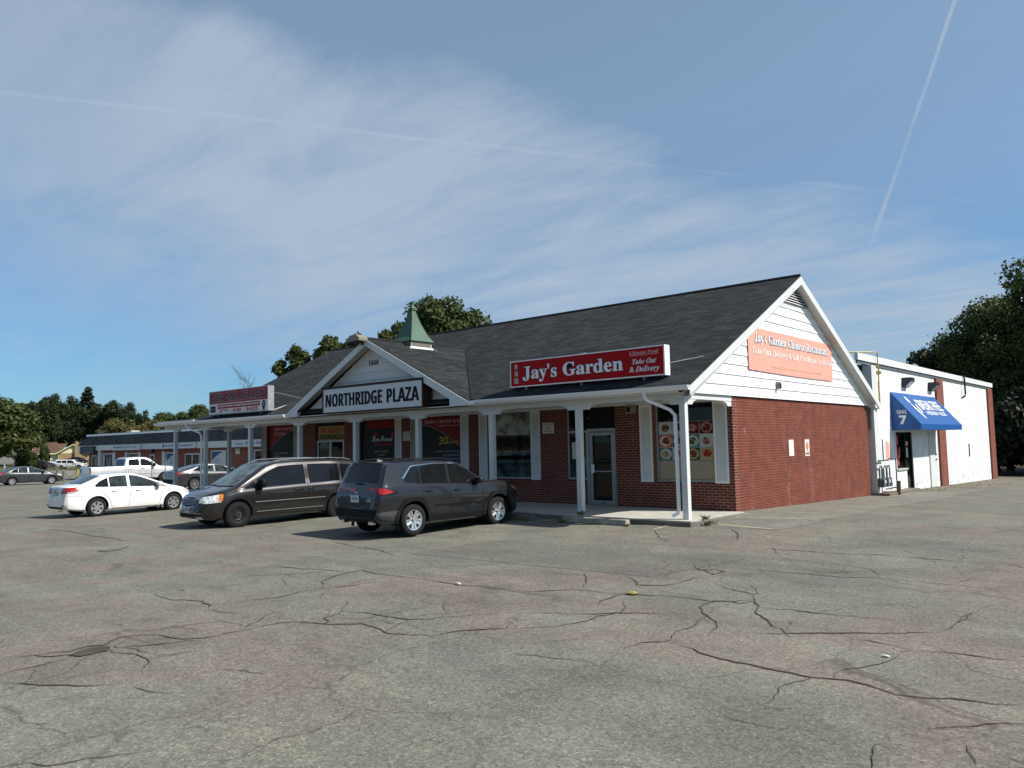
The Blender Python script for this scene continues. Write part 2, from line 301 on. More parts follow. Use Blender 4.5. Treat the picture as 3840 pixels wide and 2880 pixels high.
# ---------------------------------------------------------------- geometry helpers
def ground(x, y):
    f = min(1.0, max(0.0, 1-(-x-20)/60)); z = -.02
    if y > 0: z -= f*(.0245*min(y, 10.9)+.02*min(max(0, y-10.9), 50))
    else:
        a = -y; z -= .037*min(a, 2.7)+.0263*min(max(0, a-2.7), 3.8)
    z -= .0105*min(max(0, -x-8), 52)+.0085*min(max(0, -x-60), 105)
    if x < -168: z += .035*min(-x-168, 16)
    return z
class MB:
    def __init__(s): s.bm = bmesh.new()
    def poly(s, pts): 
        vs = [s.bm.verts.new(p) for p in pts]
        return s.bm.faces.new(vs)
    def box(s, x0, x1, y0, y1, z0, z1, mtx=None):
        c = [(x, y, z) for x in (x0, x1) for y in (y0, y1) for z in (z0, z1)]
        if mtx: c = [mtx @ Vector(p) for p in c]
        v = [s.bm.verts.new(p) for p in c]
        for q in ((0,1,3,2), (4,6,7,5), (0,4,5,1), (2,3,7,6), (0,2,6,4), (1,5,7,3)): s.bm.faces.new([v[i] for i in q])
        return s
    def prism(s, pts, vec):
        """closed prism: planar outline pts swept by vec"""
        vec = Vector(vec); a = [s.bm.verts.new(p) for p in pts]; b = [s.bm.verts.new(Vector(p)+vec) for p in pts]
        n = len(pts); s.bm.faces.new(a[::-1]); s.bm.faces.new(b)
        for i in range(n): s.bm.faces.new((a[i], a[(i+1) % n], b[(i+1) % n], b[i]))
        return s
    def tube(s, path, r, seg=10, r_end=None, caps=True):
        path = [Vector(p) for p in path]; n = len(path); rings = []
        for i, p in enumerate(path):
            t = (path[min(i+1, n-1)]-path[max(i-1, 0)]).normalized()
            a = Vector((0, 0, 1)) if abs(t.z) < .9 else Vector((1, 0, 0))
            u = t.cross(a).normalized(); w = t.cross(u)
            rr = r if r_end is None else r+(r_end-r)*i/(n-1)
            rings.append([s.bm.verts.new(p+(u*cos(k*2*pi/seg)+w*sin(k*2*pi/seg))*rr) for k in range(seg)])
        for a, b in zip(rings, rings[1:]):
            for k in range(seg): s.bm.faces.new((a[k], a[(k+1) % seg], b[(k+1) % seg], b[k]))
        if caps: s.bm.faces.new(rings[0][::-1]); s.bm.faces.new(rings[-1])
        return s
    def lathe(s, prof, axis='y', seg=32, mtx=None):
        """prof: (radius, offset along axis)"""
        rings = []
        for r, o in prof:
            ring = []
            for k in range(seg):
                a = 2*pi*k/seg
                p = {'y': (r*cos(a), o, r*sin(a)), 'z': (r*cos(a), r*sin(a), o), 'x': (o, r*cos(a), r*sin(a))}[axis]
                ring.append(s.bm.verts.new(mtx @ Vector(p) if mtx else p))
            rings.append(ring)
        for a, b in zip(rings, rings[1:]):
            for k in range(seg): s.bm.faces.new((a[k], a[(k+1) % seg], b[(k+1) % seg], b[k]))
        return s
    def build(s, name, mat, parent=None, smooth=None, bevel=0.0, **props):
        bm = s.bm
        if bevel: bmesh.ops.bevel(bm, geom=bm.edges[:], offset=bevel, segments=2, profile=.5, affect='EDGES')
        bmesh.ops.recalc_face_normals(bm, faces=bm.faces[:])
        uvl = bm.loops.layers.uv.new('UVMap')
        for f in bm.faces:
            n = f.normal
            if abs(n.z) > .95:
                for l in f.loops: l[uvl].uv = (l.vert.co.x, l.vert.co.y)
            else:
                u = Vector((0, 0, 1)).cross(n).normalized(); v = n.cross(u)
                for l in f.loops: l[uvl].uv = (l.vert.co.dot(u), l.vert.co.dot(v))
        me = bpy.data.meshes.new(name); bm.to_mesh(me); bm.free()
        for mm in (mat if isinstance(mat, (list, tuple)) else [mat]): me.materials.append(M[mm])
        if smooth is not None:
            me.polygons.foreach_set('use_smooth', [True]*len(me.polygons)); me.set_sharp_from_angle(angle=radians(smooth))
        o = bpy.data.objects.new(name, me); COL.objects.link(o)
        if parent: o.parent = parent
        for k, v in props.items(): o[k] = v
        return o
def mesh_obj(name, verts, faces, mat, parent=None, smooth=None, uvs=None, **props):
    me = bpy.data.meshes.new(name); me.from_pydata(verts, [], faces); me.update()
    for mm in (mat if isinstance(mat, (list, tuple)) else [mat]): me.materials.append(M[mm])
    if smooth is not None:
        me.polygons.foreach_set('use_smooth', [True]*len(me.polygons)); me.set_sharp_from_angle(angle=radians(smooth))
    if uvs is not None:
        ul = me.uv_layers.new(name='UVMap')
        for l in me.loops: ul.data[l.index].uv = uvs[l.vertex_index]
    o = bpy.data.objects.new(name, me); COL.objects.link(o)
    if parent: o.parent = parent
    for k, v in props.items(): o[k] = v
    return o
def thing(name, label, cat, loc=(0, 0, 0), rz=0.0, group=None):
    o = bpy.data.objects.new(name, None); COL.objects.link(o); o.location = loc; o.rotation_euler = (0, 0, rz)
    o.empty_display_size = .3; o['label'] = label; o['category'] = cat
    if group: o['group'] = group
    return o
def tag(o, label, cat, group=None):
    o['label'] = label; o['category'] = cat
    if group: o['group'] = group
    return o
def copy_tree(o, parent=None):
    c = o.copy(); COL.objects.link(c)
    if parent: c.parent = parent
    for ch in list(o.children): copy_tree(ch, c)
    return c
BOLD = {'serif': (0x1D400, 0x1D41A), 'script': (0x1D4D0, 0x1D4EA), 'sans': (0x1D5D4, 0x1D5EE), 'sansit': (0x1D63C, 0x1D656), 'serifit': (0x1D468, 0x1D482), None: None}
def styled(s, st):
    if not BOLD[st]: return s
    up, lo = BOLD[st]; r = ''
    for ch in s:
        if 'A' <= ch <= 'Z': r += chr(up+ord(ch)-65)
        elif 'a' <= ch <= 'z': r += chr(lo+ord(ch)-97)
        elif '0' <= ch <= '9' and st in ('serif', 'sans'): r += chr((0x1D7CE if st == 'serif' else 0x1D7EC)+ord(ch)-48)
        else: r += ch
    return r
def text(s, org, u, v, w, h, mat, parent, style='sans', fat=0.0, out=.004, name='lettering', italic=0.0, depth=0.0, ref=None):
    """letters as real mesh, fitted in the box org + u*w + v*h on a surface, standing `out` proud"""
    c = bpy.data.curves.new('txt', 'FONT'); c.body = styled(s, style); c.size = 1.0; c.resolution_u = 3; c.fill_mode = 'BOTH' if False else 'FRONT'
    c.offset = fat
    to = bpy.data.objects.new('txt', c); COL.objects.link(to)
    dg = bpy.context.evaluated_depsgraph_get()
    me = bpy.data.meshes.new_from_object(to.evaluated_get(dg)); COL.objects.unlink(to); bpy.data.objects.remove(to)
    n = len(me.vertices); co = np.zeros(n*3); me.vertices.foreach_get('co', co); co = co.reshape(-1, 3)
    if ref is None: x0, x1, y0, y1 = co[:, 0].min(), co[:, 0].max(), co[:, 1].min(), co[:, 1].max()
    else: x0, x1, y0, y1 = ref
    text.ref = (x0, x1, y0, y1)
    a = (co[:, 0]-x0)/(x1-x0)*w; bb = (co[:, 1]-y0)/(y1-y0)*h; a = a+bb*italic
    u = np.array(u, float); v = np.array(v, float); nn = np.cross(u, v)
    P = np.array(org, float)+np.outer(a, u)+np.outer(bb, v)+nn*out
    me.vertices.foreach_set('co', P.ravel()); me.materials.clear(); me.materials.append(M[mat]); me.name = name; me.update()
    o = bpy.data.objects.new(name, me); COL.objects.link(o)
    if parent: o.parent = parent
    return o
def panel(org, u, v, w, h, mat, parent, name='panel', th=.004, out=0.0, **props):
    u = Vector(u); v = Vector(v); n = u.cross(v); o = Vector(org)+n*out
    return MB().prism([o, o+u*w, o+u*w+v*h, o+v*h], n*th).build(name, mat, parent, **props)
X, Yv, Z = (1, 0, 0), (0, 1, 0), (0, 0, 1)
# ---------------------------------------------------------------- ground
def grid_sheet(name, xs, ys, dz, mat, **props):
    verts = []; faces = []
    for y in ys:
        for x in xs: verts.append((x, y, ground(x, y)+dz))
    nx = len(xs)
    for j in range(len(ys)-1):
        for i in range(nx-1): faces.append((j*nx+i, j*nx+i+1, (j+1)*nx+i+1, (j+1)*nx+i))
    return mesh_obj(name, verts, faces, mat, **props)
def lin(a, b, n): return [a+(b-a)*i/n for i in range(n+1)]
xs = sorted(set([-2500, -900, -400, -300, -240, -210]+lin(-184, -168, 4)+lin(-165, -60, 30)+lin(-60, -20, 20)+lin(-20, -8, 6)+lin(-8, 16, 12)+[30, 60, 120, 300, 900, 2500]))
ys = sorted(set([-2500, -900, -300, -100, -60, -40, -30, -24, -20]+lin(-18, -6.5, 5)+[-4.6, -2.7, -1.3, 0, 2, 4, 6, 8, 10.9]+lin(13, 60.9, 20)+[80, 120, 300, 900, 2500]))
grid_sheet('ground', xs, ys, -.004, 'asphalt', kind='structure')
def quad_sheet(name, q, dz, mat, nu=12, nv=6, **props):
    """bilinear sheet between four ground corners, draped over the ground"""
    verts = []; faces = []
    for j in range(nv+1):
        for i in range(nu+1):
            a, b = i/nu, j/nv
            x = (q[0][0]*(1-a)+q[1][0]*a)*(1-b)+(q[3][0]*(1-a)+q[2][0]*a)*b
            y = (q[0][1]*(1-a)+q[1][1]*a)*(1-b)+(q[3][1]*(1-a)+q[2][1]*a)*b
            verts.append((x, y, ground(x, y)+dz))
    for j in range(nv):
        for i in range(nu): faces.append((j*(nu+1)+i, j*(nu+1)+i+1, (j+1)*(nu+1)+i+1, (j+1)*(nu+1)+i))
    return mesh_obj(name, verts, faces, mat, **props)
# paler old paving strip beside the brick gable, the dark resurfaced patch, the public road and the verges
def ragged_sheet(name, pts_in, pts_out, dz, mat, **props):
    n = len(pts_in); verts = []; faces = []
    for k in range(n):
        a, b = pts_in[k], pts_out[k]
        for t_ in (0, .5, 1): x = a[0]+(b[0]-a[0])*t_; y = a[1]+(b[1]-a[1])*t_; verts.append((x, y, ground(x, y)+dz))
    for k in range(n-1):
        for j in (0, 1): faces.append((k*3+j, k*3+j+1, k*3+j+4, k*3+j+3))
    return mesh_obj(name, verts, faces, mat, **props)
random.seed(3)
ysr = lin(-2.45, 10.9, 34)+lin(11.3, 19, 18)
def edge_x(y): return np.interp(y, [-2.5, -1.5, -.4, 1.6, 4, 5.9, 9, 12, 19], [2.05, 2.32, 2.5, 2.55, 2.3, 2.4, 2.5, 2.4, 2.2])
ragged_sheet('old_pavement', [(-.05 if y < 10.9 else -1.0, y) for y in ysr], [(edge_x(y)+random.uniform(-.09, .09), y) for y in ysr], .001, 'asphalt_pale', kind='structure')
quad_sheet('resurfaced_patch', [(-2.52, -8.69), (2.54, -8.29), (2.95, -6.0), (-2.4, -6.2)], .000, 'asphalt_dark', kind='structure')
quad_sheet('road', [(-190, -10), (-72, -10), (-108, 62), (-190, 40)], .004, 'asphalt_road', 50, 30, kind='structure')
quad_sheet('lawn', [(-151, 27.0), (-141, 35.2), (-128, 75), (-260, 45)], .03, 'grass', 60, 24, kind='structure')
quad_sheet('grass_verge', [(-175, 10), (-151.2, 26.6), (-200, 42), (-260, 20)], .03, 'grass', 40, 16, kind='structure')
quad_sheet('kerb_strip', [(-70, 7.3), (-60.9, -2.2), (-61.3, -2.2), (-70.4, 7.3)], .05, 'concrete', 24, 1, kind='structure')
quad_sheet('leaf_litter_ground', [(-40, 37.2), (40, 39.5), (40, 90), (-60, 90)], .02, 'verge', 30, 20, kind='structure')
def stripe(name, a, b, w, dz, mat):
    a = Vector((*a, 0)); b = Vector((*b, 0)); d = (b-a).normalized(); s_ = Vector((-d.y, d.x, 0))*w/2
    n = max(2, int((b-a).length/.4)); verts = []; faces = []
    for i in range(n+1):
        p = a+(b-a)*i/n
        for sg in (-1, 1): q = p+s_*sg*random.uniform(.82, 1.1); verts.append((q.x, q.y, ground(q.x, q.y)+dz))
    for i in range(n): faces.append((2*i, 2*i+2, 2*i+3, 2*i+1))
    return mesh_obj(name, verts, faces, mat, kind='structure')
for a, b in (((-.32, -3.5), (-.34, -2.78)), ((.32, -2.05), (2.0, -2.42)), ((.3, -.95), (2.3, -.55)), ((.55, .42), (1.9, 1.0)), ((.62, 2.3), (1.5, 2.9)), ((.6, 3.9), (1.45, 4.3)),
             ((.65, 5.5), (1.5, 5.9)), ((.65, 7.2), (1.5, 7.6)), ((-3.7, -3.8), (-3.5, -2.85)), ((.7, 10.3), (.8, 11.8)), ((.8, 11.8), (1.2, 13.5))):
    stripe('parking_line', a, b, .10, .006, 'yellow_paint')
CRACKS=[[(-0.28,-16.01),(-0.27,-15.89),(-0.16,-15.74),(0.06,-15.64),(0.14,-15.5),(0.09,-15.35),(0.11,-15.22),(0.12,-15.18)],[(-0.24,-16.02),(-0.16,-15.88),(-0.13,-15.69),(0.0,-15.47),(-0.09,-15.26),(0.0,-15.13),(-0.2,-14.91),(-0.14,-14.72),(0.05,-14.57),(0.27,-14.54),(0.47,-14.48),(0.58,-14.35),(0.61,-14.12),(0.64,-13.9),(0.61,-13.65),(0.61,-13.43),(0.76,-13.25),(1.09,-13.12),(1.05,-13.03),(0.85,-12.96),(0.8,-12.79),(0.71,-12.59),(0.96,-12.49),(1.27,-12.45),(1.72,-12.4),(1.93,-12.22),(2.04,-11.98),(2.21,-11.73),(2.47,-11.39)],[(0.38,-16.19),(0.31,-16.06),(0.33,-15.89),(0.31,-15.78),(0.28,-15.59),(0.26,-15.49)],[(0.98,-16.35),(0.9,-16.26),(0.82,-16.11),(0.66,-16.01),(0.36,-15.88)],[(0.63,-16.25),(0.82,-16.15),(1.07,-16.02),(1.33,-15.86),(1.49,-15.69),(1.59,-15.58)],[(0.05,-15.15),(0.36,-15.2),(0.59,-15.11),(0.74,-15.08),(0.99,-15.1),(1.16,-15.21),(1.3,-15.29),(1.43,-15.33)],[(0.99,-15.1),(0.97,-14.95),(1.0,-14.78),(1.0,-14.61)],[(0.2,-15.1),(0.35,-14.92),(0.46,-14.73),(0.53,-14.56),(0.65,-14.38)],[(0.59,-13.87),(0.39,-13.67),(0.19,-13.37),(0.04,-13.08),(-0.0,-12.86)],[(0.83,-13.27),(1.22,-13.06),(1.44,-12.86),(1.67,-12.87),(1.99,-12.96),(2.07,-12.97),(2.28,-12.88),(2.5,-12.78),(2.71,-12.8)],[(1.99,-12.96),(1.9,-12.76),(1.81,-12.55),(1.77,-12.37)],[(2.52,-12.8),(2.56,-12.67),(2.61,-12.43),(2.8,-12.19),(2.96,-12.02),(2.83,-11.79)],[(1.64,-15.52),(1.81,-15.55),(2.0,-15.53),(2.2,-15.44)],[(-0.84,-13.55),(-1.02,-13.42),(-1.33,-13.36),(-1.7,-13.44),(-1.86,-13.56),(-2.51,-13.53)],[(-0.84,-13.55),(-0.52,-13.53),(-0.23,-13.44)],[(-1.01,-13.45),(-0.95,-13.0),(-0.77,-12.59),(-0.88,-12.15),(-0.77,-11.75),(-0.66,-11.34),(-0.6,-10.95)],[(-0.85,-11.81),(-1.39,-11.42),(-1.62,-11.02),(-1.67,-10.57),(-1.71,-10.41),(-1.11,-10.54),(-0.63,-10.47),(-0.19,-10.42),(0.54,-10.45),(1.06,-10.35),(1.48,-10.27)],[(-15.64,-10.78),(-14.64,-10.76),(-13.41,-10.77),(-12.07,-10.86),(-10.74,-10.82),(-9.9,-11.0)],[(-5.32,-8.43),(-4.25,-8.63),(-3.41,-8.69),(-2.66,-8.96)],[(2.8,-16.91),(2.9,-16.69),(2.98,-16.67),(3.09,-16.57),(3.13,-16.41),(3.24,-16.25),(3.3,-16.15)],[(-3.45,-11.3),(-3.32,-11.06),(-2.71,-10.95),(-2.27,-10.79),(-1.68,-10.66)],[(1.79,-14.82),(1.99,-14.77),(2.19,-14.69),(2.35,-14.62)],[(3.02,-12.0),(3.29,-11.69),(3.36,-11.59),(3.44,-11.28),(3.42,-10.93),(3.53,-10.61),(3.4,-10.3),(3.18,-10.03)],[(2.46,-11.37),(2.83,-11.16),(3.21,-10.97),(3.55,-10.63),(3.85,-10.44),(4.26,-10.2)],[(1.54,-10.33),(1.89,-10.15),(2.23,-9.74),(2.56,-9.71),(2.79,-9.71),(3.03,-9.58),(3.56,-9.39),(4.06,-9.4),(4.33,-9.24),(4.49,-8.99)],[(2.2,-9.54),(1.96,-9.16),(1.59,-8.68),(1.51,-8.48)],[(3.08,-10.45),(2.94,-10.2),(2.94,-9.93),(2.92,-9.69),(3.07,-9.51)],[(2.25,-8.48),(2.49,-8.67),(2.72,-8.97),(3.06,-8.77),(3.14,-8.45),(3.12,-8.0),(3.24,-7.8)],[(2.4,-6.74),(2.66,-7.15),(3.2,-7.58),(3.22,-7.23),(3.03,-7.17),(2.71,-7.47),(2.58,-7.74),(2.7,-8.29)],[(3.2,-6.78),(3.32,-6.78),(3.72,-6.84),(4.24,-6.78),(4.74,-6.76),(5.17,-6.58),(5.62,-6.53),(6.2,-6.52),(6.7,-6.54),(7.04,-6.54)],[(3.58,-8.26),(3.95,-8.52),(4.31,-8.66),(4.3,-8.48),(4.17,-8.26),(3.98,-8.08)],[(4.36,-8.73),(4.52,-9.06),(4.72,-9.43),(4.81,-9.68),(5.06,-9.94),(5.21,-10.18),(5.35,-10.27),(5.47,-10.44),(5.6,-10.58)],[(4.52,-9.06),(4.47,-9.28),(4.18,-9.31),(4.1,-9.54),(4.13,-9.78),(4.31,-10.05),(4.45,-10.17),(4.66,-10.38),(4.79,-10.62),(4.83,-10.85),(4.88,-11.05)],[(4.52,-11.08),(4.57,-11.22),(4.64,-11.47),(4.47,-11.65),(4.45,-11.83),(4.47,-11.99)],[(4.52,-11.08),(4.56,-10.79),(4.49,-10.51),(4.45,-10.32),(4.45,-10.17)],[(4.78,-11.53),(4.99,-11.54),(5.18,-11.66),(5.37,-11.71),(5.67,-11.72),(5.87,-11.75),(6.03,-11.74),(6.23,-11.77),(6.38,-11.71),(6.5,-11.66),(6.6,-11.68),(6.74,-11.73),(6.92,-11.81),(7.05,-11.78),(7.21,-11.7),(7.35,-11.63),(7.55,-11.6),(7.83,-11.49)],[(6.24,-11.76),(6.17,-11.98),(6.13,-12.12),(6.18,-12.32),(6.21,-12.5),(6.19,-12.65)],[(6.41,-11.71),(6.36,-11.54),(6.36,-11.41),(6.49,-11.19),(6.59,-10.93),(6.62,-10.76),(6.62,-10.46),(6.67,-10.33)],[(6.67,-10.33),(6.89,-10.26),(7.07,-10.22),(7.32,-10.23),(7.62,-10.14)],[(6.0,-10.27),(6.23,-10.22),(6.45,-10.28),(6.64,-10.32)],[(4.92,-10.65),(5.1,-10.65),(5.42,-10.49),(5.69,-10.26),(6.06,-9.96),(6.44,-9.71),(6.71,-9.45)],[(6.73,-9.44),(6.76,-9.16),(6.75,-8.9),(6.79,-8.67),(6.77,-8.32)],[(4.67,-9.38),(5.05,-9.27),(5.47,-9.28),(5.84,-9.23),(6.29,-9.11)],[(6.01,-13.12),(6.17,-13.1),(6.31,-13.1),(6.44,-13.09),(6.53,-13.06)],[(6.2,-12.68),(6.38,-12.7)],[(3.68,-12.74),(3.93,-12.66),(4.16,-12.63),(4.46,-12.52)],[(7.2,-13.44),(7.15,-13.21),(7.11,-13.05),(7.15,-12.89)],[(7.52,-12.53),(7.59,-12.71),(7.68,-12.92)],[(7.3,-12.46),(7.43,-12.3),(7.54,-12.19),(7.85,-11.91)],[(6.18,-4.72),(6.28,-4.42),(6.54,-4.51),(6.95,-4.89)],[(2.79,-4.86),(3.26,-4.76),(4.06,-4.75),(4.75,-4.52),(5.47,-4.59),(6.16,-4.61)],[(3.08,-4.85),(2.91,-4.65),(3.19,-5.22),(3.31,-5.29)],[(-0.22,-3.57),(0.28,-4.3),(0.89,-4.89)],[(1.1,-2.55),(1.58,-3.29),(1.97,-4.17)]]
# cracks in the paving: thin ragged ribbons following the ones that run through the lot
def crack_mesh(lines, wk=1.0):
    rnd = random.Random(5); verts = []; faces = []
    for ln in lines:
        pts = [Vector((x, y, 0)) for x, y in ln]; fine = [pts[0]]
        for a, b in zip(pts, pts[1:]):
            n = max(1, int((b-a).length/.07)); d = (b-a); s_ = Vector((-d.y, d.x, 0)).normalized() if d.length > 0 else Vector()
            off = 0.0
            for i in range(1, n+1):
                off = off*.55+rnd.gauss(0, .013)
                fine.append(a+d*i/n+s_*(off if i < n else 0))
        wbase = rnd.uniform(.0036, .0072); base = len(verts); m = len(fine)
        wv = wbase
        for i, p in enumerate(fine):
            q = fine[min(i+1, m-1)]-fine[max(i-1, 0)]; s_ = Vector((-q.y, q.x, 0)).normalized()
            wv = max(.0024, min(.013, wv+rnd.gauss(0, .0014)+(wbase-wv)*.15)); w_ = wk*wv*min(1, (i+1)/8, (m-i)/8)
            for sg in (-1, 1): r = p+s_*w_*sg; verts.append((r.x, r.y, ground(r.x, r.y)+.0045))
        for i in range(m-1): faces.append((base+2*i, base+2*i+2, base+2*i+3, base+2*i+1))
    return verts, faces
def branches(lines):
    rnd = random.Random(8); out = []
    for ln in lines:
        for a, b in zip(ln, ln[1:]):
            L_ = math.hypot(b[0]-a[0], b[1]-a[1])
            for _ in range(1 if rnd.random() < min(.5, L_*.4) else 0):
                t_ = rnd.random(); x, y = a[0]+(b[0]-a[0])*t_, a[1]+(b[1]-a[1])*t_; an = atan2(b[1]-a[1], b[0]-a[0])+rnd.choice((-1, 1))*rnd.uniform(.6, 1.5); pl = [(x, y)]
                for k in range(rnd.randint(2, 6)): an += rnd.gauss(0, .4); st_ = rnd.uniform(.12, .35); x += cos(an)*st_; y += sin(an)*st_; pl.append((x, y))
                out.append(pl)
    return out
BR = branches(CRACKS); BR += branches(BR)
bv, bf = crack_mesh(BR); bv = [(x, y, z-.0012) for x, y, z in bv]
cv, cf = crack_mesh(CRACKS)
mesh_obj('pavement_cracks', cv, cf, 'crack', kind='structure')
def blob(name, pts, mat, dz):
    rnd = random.Random(len(pts)); P = []
    n = len(pts)
    for i in range(n):
        a, b = Vector((*pts[i], 0)), Vector((*pts[(i+1) % n], 0))
        for k in range(5): p = a+(b-a)*k/5; P.append((p.x+rnd.uniform(-.02, .02), p.y+rnd.uniform(-.02, .02)))
    mesh_obj(name, [(x, y, ground(x, y)+dz) for x, y in P], [list(range(len(P)))], mat, kind='structure')
blob('pothole', [(.17, -15.55), (.30, -15.47), (.30, -15.2), (.12, -15.12), (.02, -15.3)], 'soil', .0072)
blob('tar_patch', [(-8.42, -12.12), (-8.13, -12.05), (-8.2, -11.7), (-8.75, -11.31), (-8.7, -11.6)], 'asphalt_dark', .0072)

mesh_obj('fine_cracks', bv, bf, 'crack_fine', kind='structure')

sv1, sf1 = crack_mesh(CRACKS, 1.9)
mesh_obj('crack_staining', [(x, y, z-.0022) for x, y, z in sv1], sf1, 'crack_stain', kind='structure')
# ---------------------------------------------------------------- the plaza
HG, HR, YF, YR, YB = 3.08, 6.68, -2.74, 4.34, 11.42; SL = (HR-HG)/(YR-YF)
XL, XR = -23.50, .29
plaza = thing('plaza_building', 'long single storey brick plaza with dark shingle gable roof and white front porch', 'building', (-11, 4, 0))
plaza.matrix_world = Matrix.Identity(4); plaza.location = (0, 0, 0)
def walls(mb, x0, x1, z0, z1, ops, ya, yb):
    """brick wall in the x-z plane, pieces butted round the openings (xa, xb, za, zb)"""
    cuts = sorted({x0, x1, *[o[0] for o in ops], *[o[1] for o in ops]})
    for a, b in zip(cuts, cuts[1:]):
        o = [q for q in ops if q[0] <= a+1e-6 and q[1] >= b-1e-6]
        if not o: mb.box(a, b, ya, yb, z0, z1)
        else:
            if o[0][2] > z0: mb.box(a, b, ya, yb, z0, o[0][2])
            if o[0][3] < z1: mb.box(a, b, ya, yb, o[0][3], z1)
WIN = [(-2.27, -.50, .72), (-8.60, -6.75, .72), (-12.05, -9.88, .72), (-15.40, -13.32, .72), (-22.10, -19.98, .72)]
DOORS = [(-5.35, -3.60), (-18.40, -16.44)]
b = MB(); walls(b, -22.62, 0, -.35, 2.92, [(a, c, z, 2.86) for a, c, z in WIN]+[(a, c, .0, 2.86) for a, c in DOORS], 0, .26)
b.build('front_wall', 'brick', plaza)
# rowlock sills under the windows
for a, c, z in WIN:
    b = MB(); n = int((c-a+.1)/.072)
    b.box(a-.04, a-.04+n*.072, -.012, .045, z-.124, z-.021)
    for i in range(n): b.box(a-.04+i*.072, a-.04+i*.072+.062, -.022, -.011, z-.125, z-.02)
    b.build('brick_sill', 'brick', plaza)
MB().box(-.26, 0, .26, 10.90, -.5, 2.92).build('gable_wall', 'brick_gable', plaza)
b = MB(); b.box(-22.62, -.26, 10.65, 10.9, -.6, 2.92); b.box(-22.62, -22.37, .26, 10.65, -.6, 2.92); b.build('rear_wall', 'brick', plaza)
MB().box(-22.36, -.27, .27, 10.64, -.05, .0).build('floor_slab', 'black', plaza)
# roof slabs with overlap at the ridge
TH = .10
b = MB()
b.prism([(XL, YF, HG), (XR, YF, HG), (XR, YR, HR), (XL, YR, HR)], (0, 0, -TH))
b.prism([(XL, YR, HR-.001), (XR, YR, HR-.001), (XR, YB, HG), (XL, YB, HG)], (0, 0, -TH))
roof = b.build('roof', 'shingle', plaza)
MB().tube([(XL, YR, HR+.005), (XR, YR, HR+.005)], .055, 6).build('ridge_cap', 'shingle', roof)
# thin cap line running up the slope from the porch gable
MB().tube([(-11.3, 1.86, 5.44), (-11.06, YR-.05, HR-.01)], .03, 5).build('roof_seam', 'shingle', roof)
# rake boards and the soffit at both gable ends
for xa, xb in ((XR, XR+.025), (XL-.025, XL)):
    b = MB()
    for (y0, z0, y1, z1) in ((YF, HG, YR, HR), (YR, HR, YB, HG)):
        b.prism([(xa, y0, z0-.03), (xa, y1, z1-.03), (xa, y1, z1-.27), (xa, y0, z0-.22 if z0 < 4 else z0-.27)] if True else [], (xb-xa, 0, 0))
    b.build('rake_board', 'white_trim', plaza)
b = MB()
for (y0, z0, y1, z1) in ((YF+.1, HG, YR, HR), (YR, HR, YB-.1, HG)):
    b.prism([(.05, y0, z0-.262), (.05, y1, z1-.262), (XR-.001, y1, z1-.262), (XR-.001, y0, z0-.262)], (0, 0, .025))
b.build('rake_soffit', 'soffit', plaza)
b = MB(); b.box(.03, .285, 10.95, YB-.03, 2.86, 3.0); b.box(-.3, .285, YB-.03, YB+.02, 2.86, 3.02)
b.build('cornice_return', 'white_trim', plaza)
MB().box(-22.6, .20, 10.96, YB-.04, 2.90, 2.94).build('rear_soffit', 'soffit', plaza)
# clapboards on the right gable, each course a real wedge, under the slopes
def gable_boards(x, y_mid, half, z_base, z_top, slope_drop, course, mat, name, parent, sign=1, axis='x'):
    b = MB(); z = z_base
    while z < z_top-.05:
        z2 = min(z+course, z_top)
        h1 = half*(z_top-z)/(z_top-z_base); h2 = half*(z_top-z2)/(z_top-z_base)
        def P(t, off, zz): return (x+off*sign, y_mid+t, zz) if axis == 'x' else (y_mid+t, x+off*sign, zz)
        f = [P(-h1, .028, z), P(h1, .028, z), P(h2, .004, z2), P(-h2, .004, z2)]
        k = [P(-h1, -.02, z), P(h1, -.02, z), P(h2, -.02, z2), P(-h2, -.02, z2)]
        if h2 < .02: f = f[:3]; k = k[:3]
        vf = [b.bm.verts.new(p) for p in f]; vk = [b.bm.verts.new(p) for p in k]; n = len(f)
        b.bm.faces.new(vf); b.bm.faces.new(vk[::-1])
        for i in range(n): b.bm.faces.new((vf[i], vf[(i+1) % n], vk[(i+1) % n], vk[i]))
        z = z2
    return b.build(name, mat, parent)
gable_boards(.03, YR, 6.96, 2.94, HR-.20, 0, .272, 'white_siding', 'gable_siding', plaza)
vent = MB()
for k in range(9):
    z = 5.88+k*.075; hh = (HR-.16-z)/SL*.97
    if hh > .05: vent.prism([(.062, YR-hh, z), (.062, YR+hh, z), (.105, YR+hh, z-.045), (.105, YR-hh, z-.045)], (0, 0, .008))
v_ = vent.build('gable_vent', 'soffit', plaza)
MB().prism([(.061, YR-1.32, 5.84), (.061, YR+1.32, 5.84), (.061, YR, 6.52)], (.004, 0, 0)).build('vent_backing', 'black', v_)
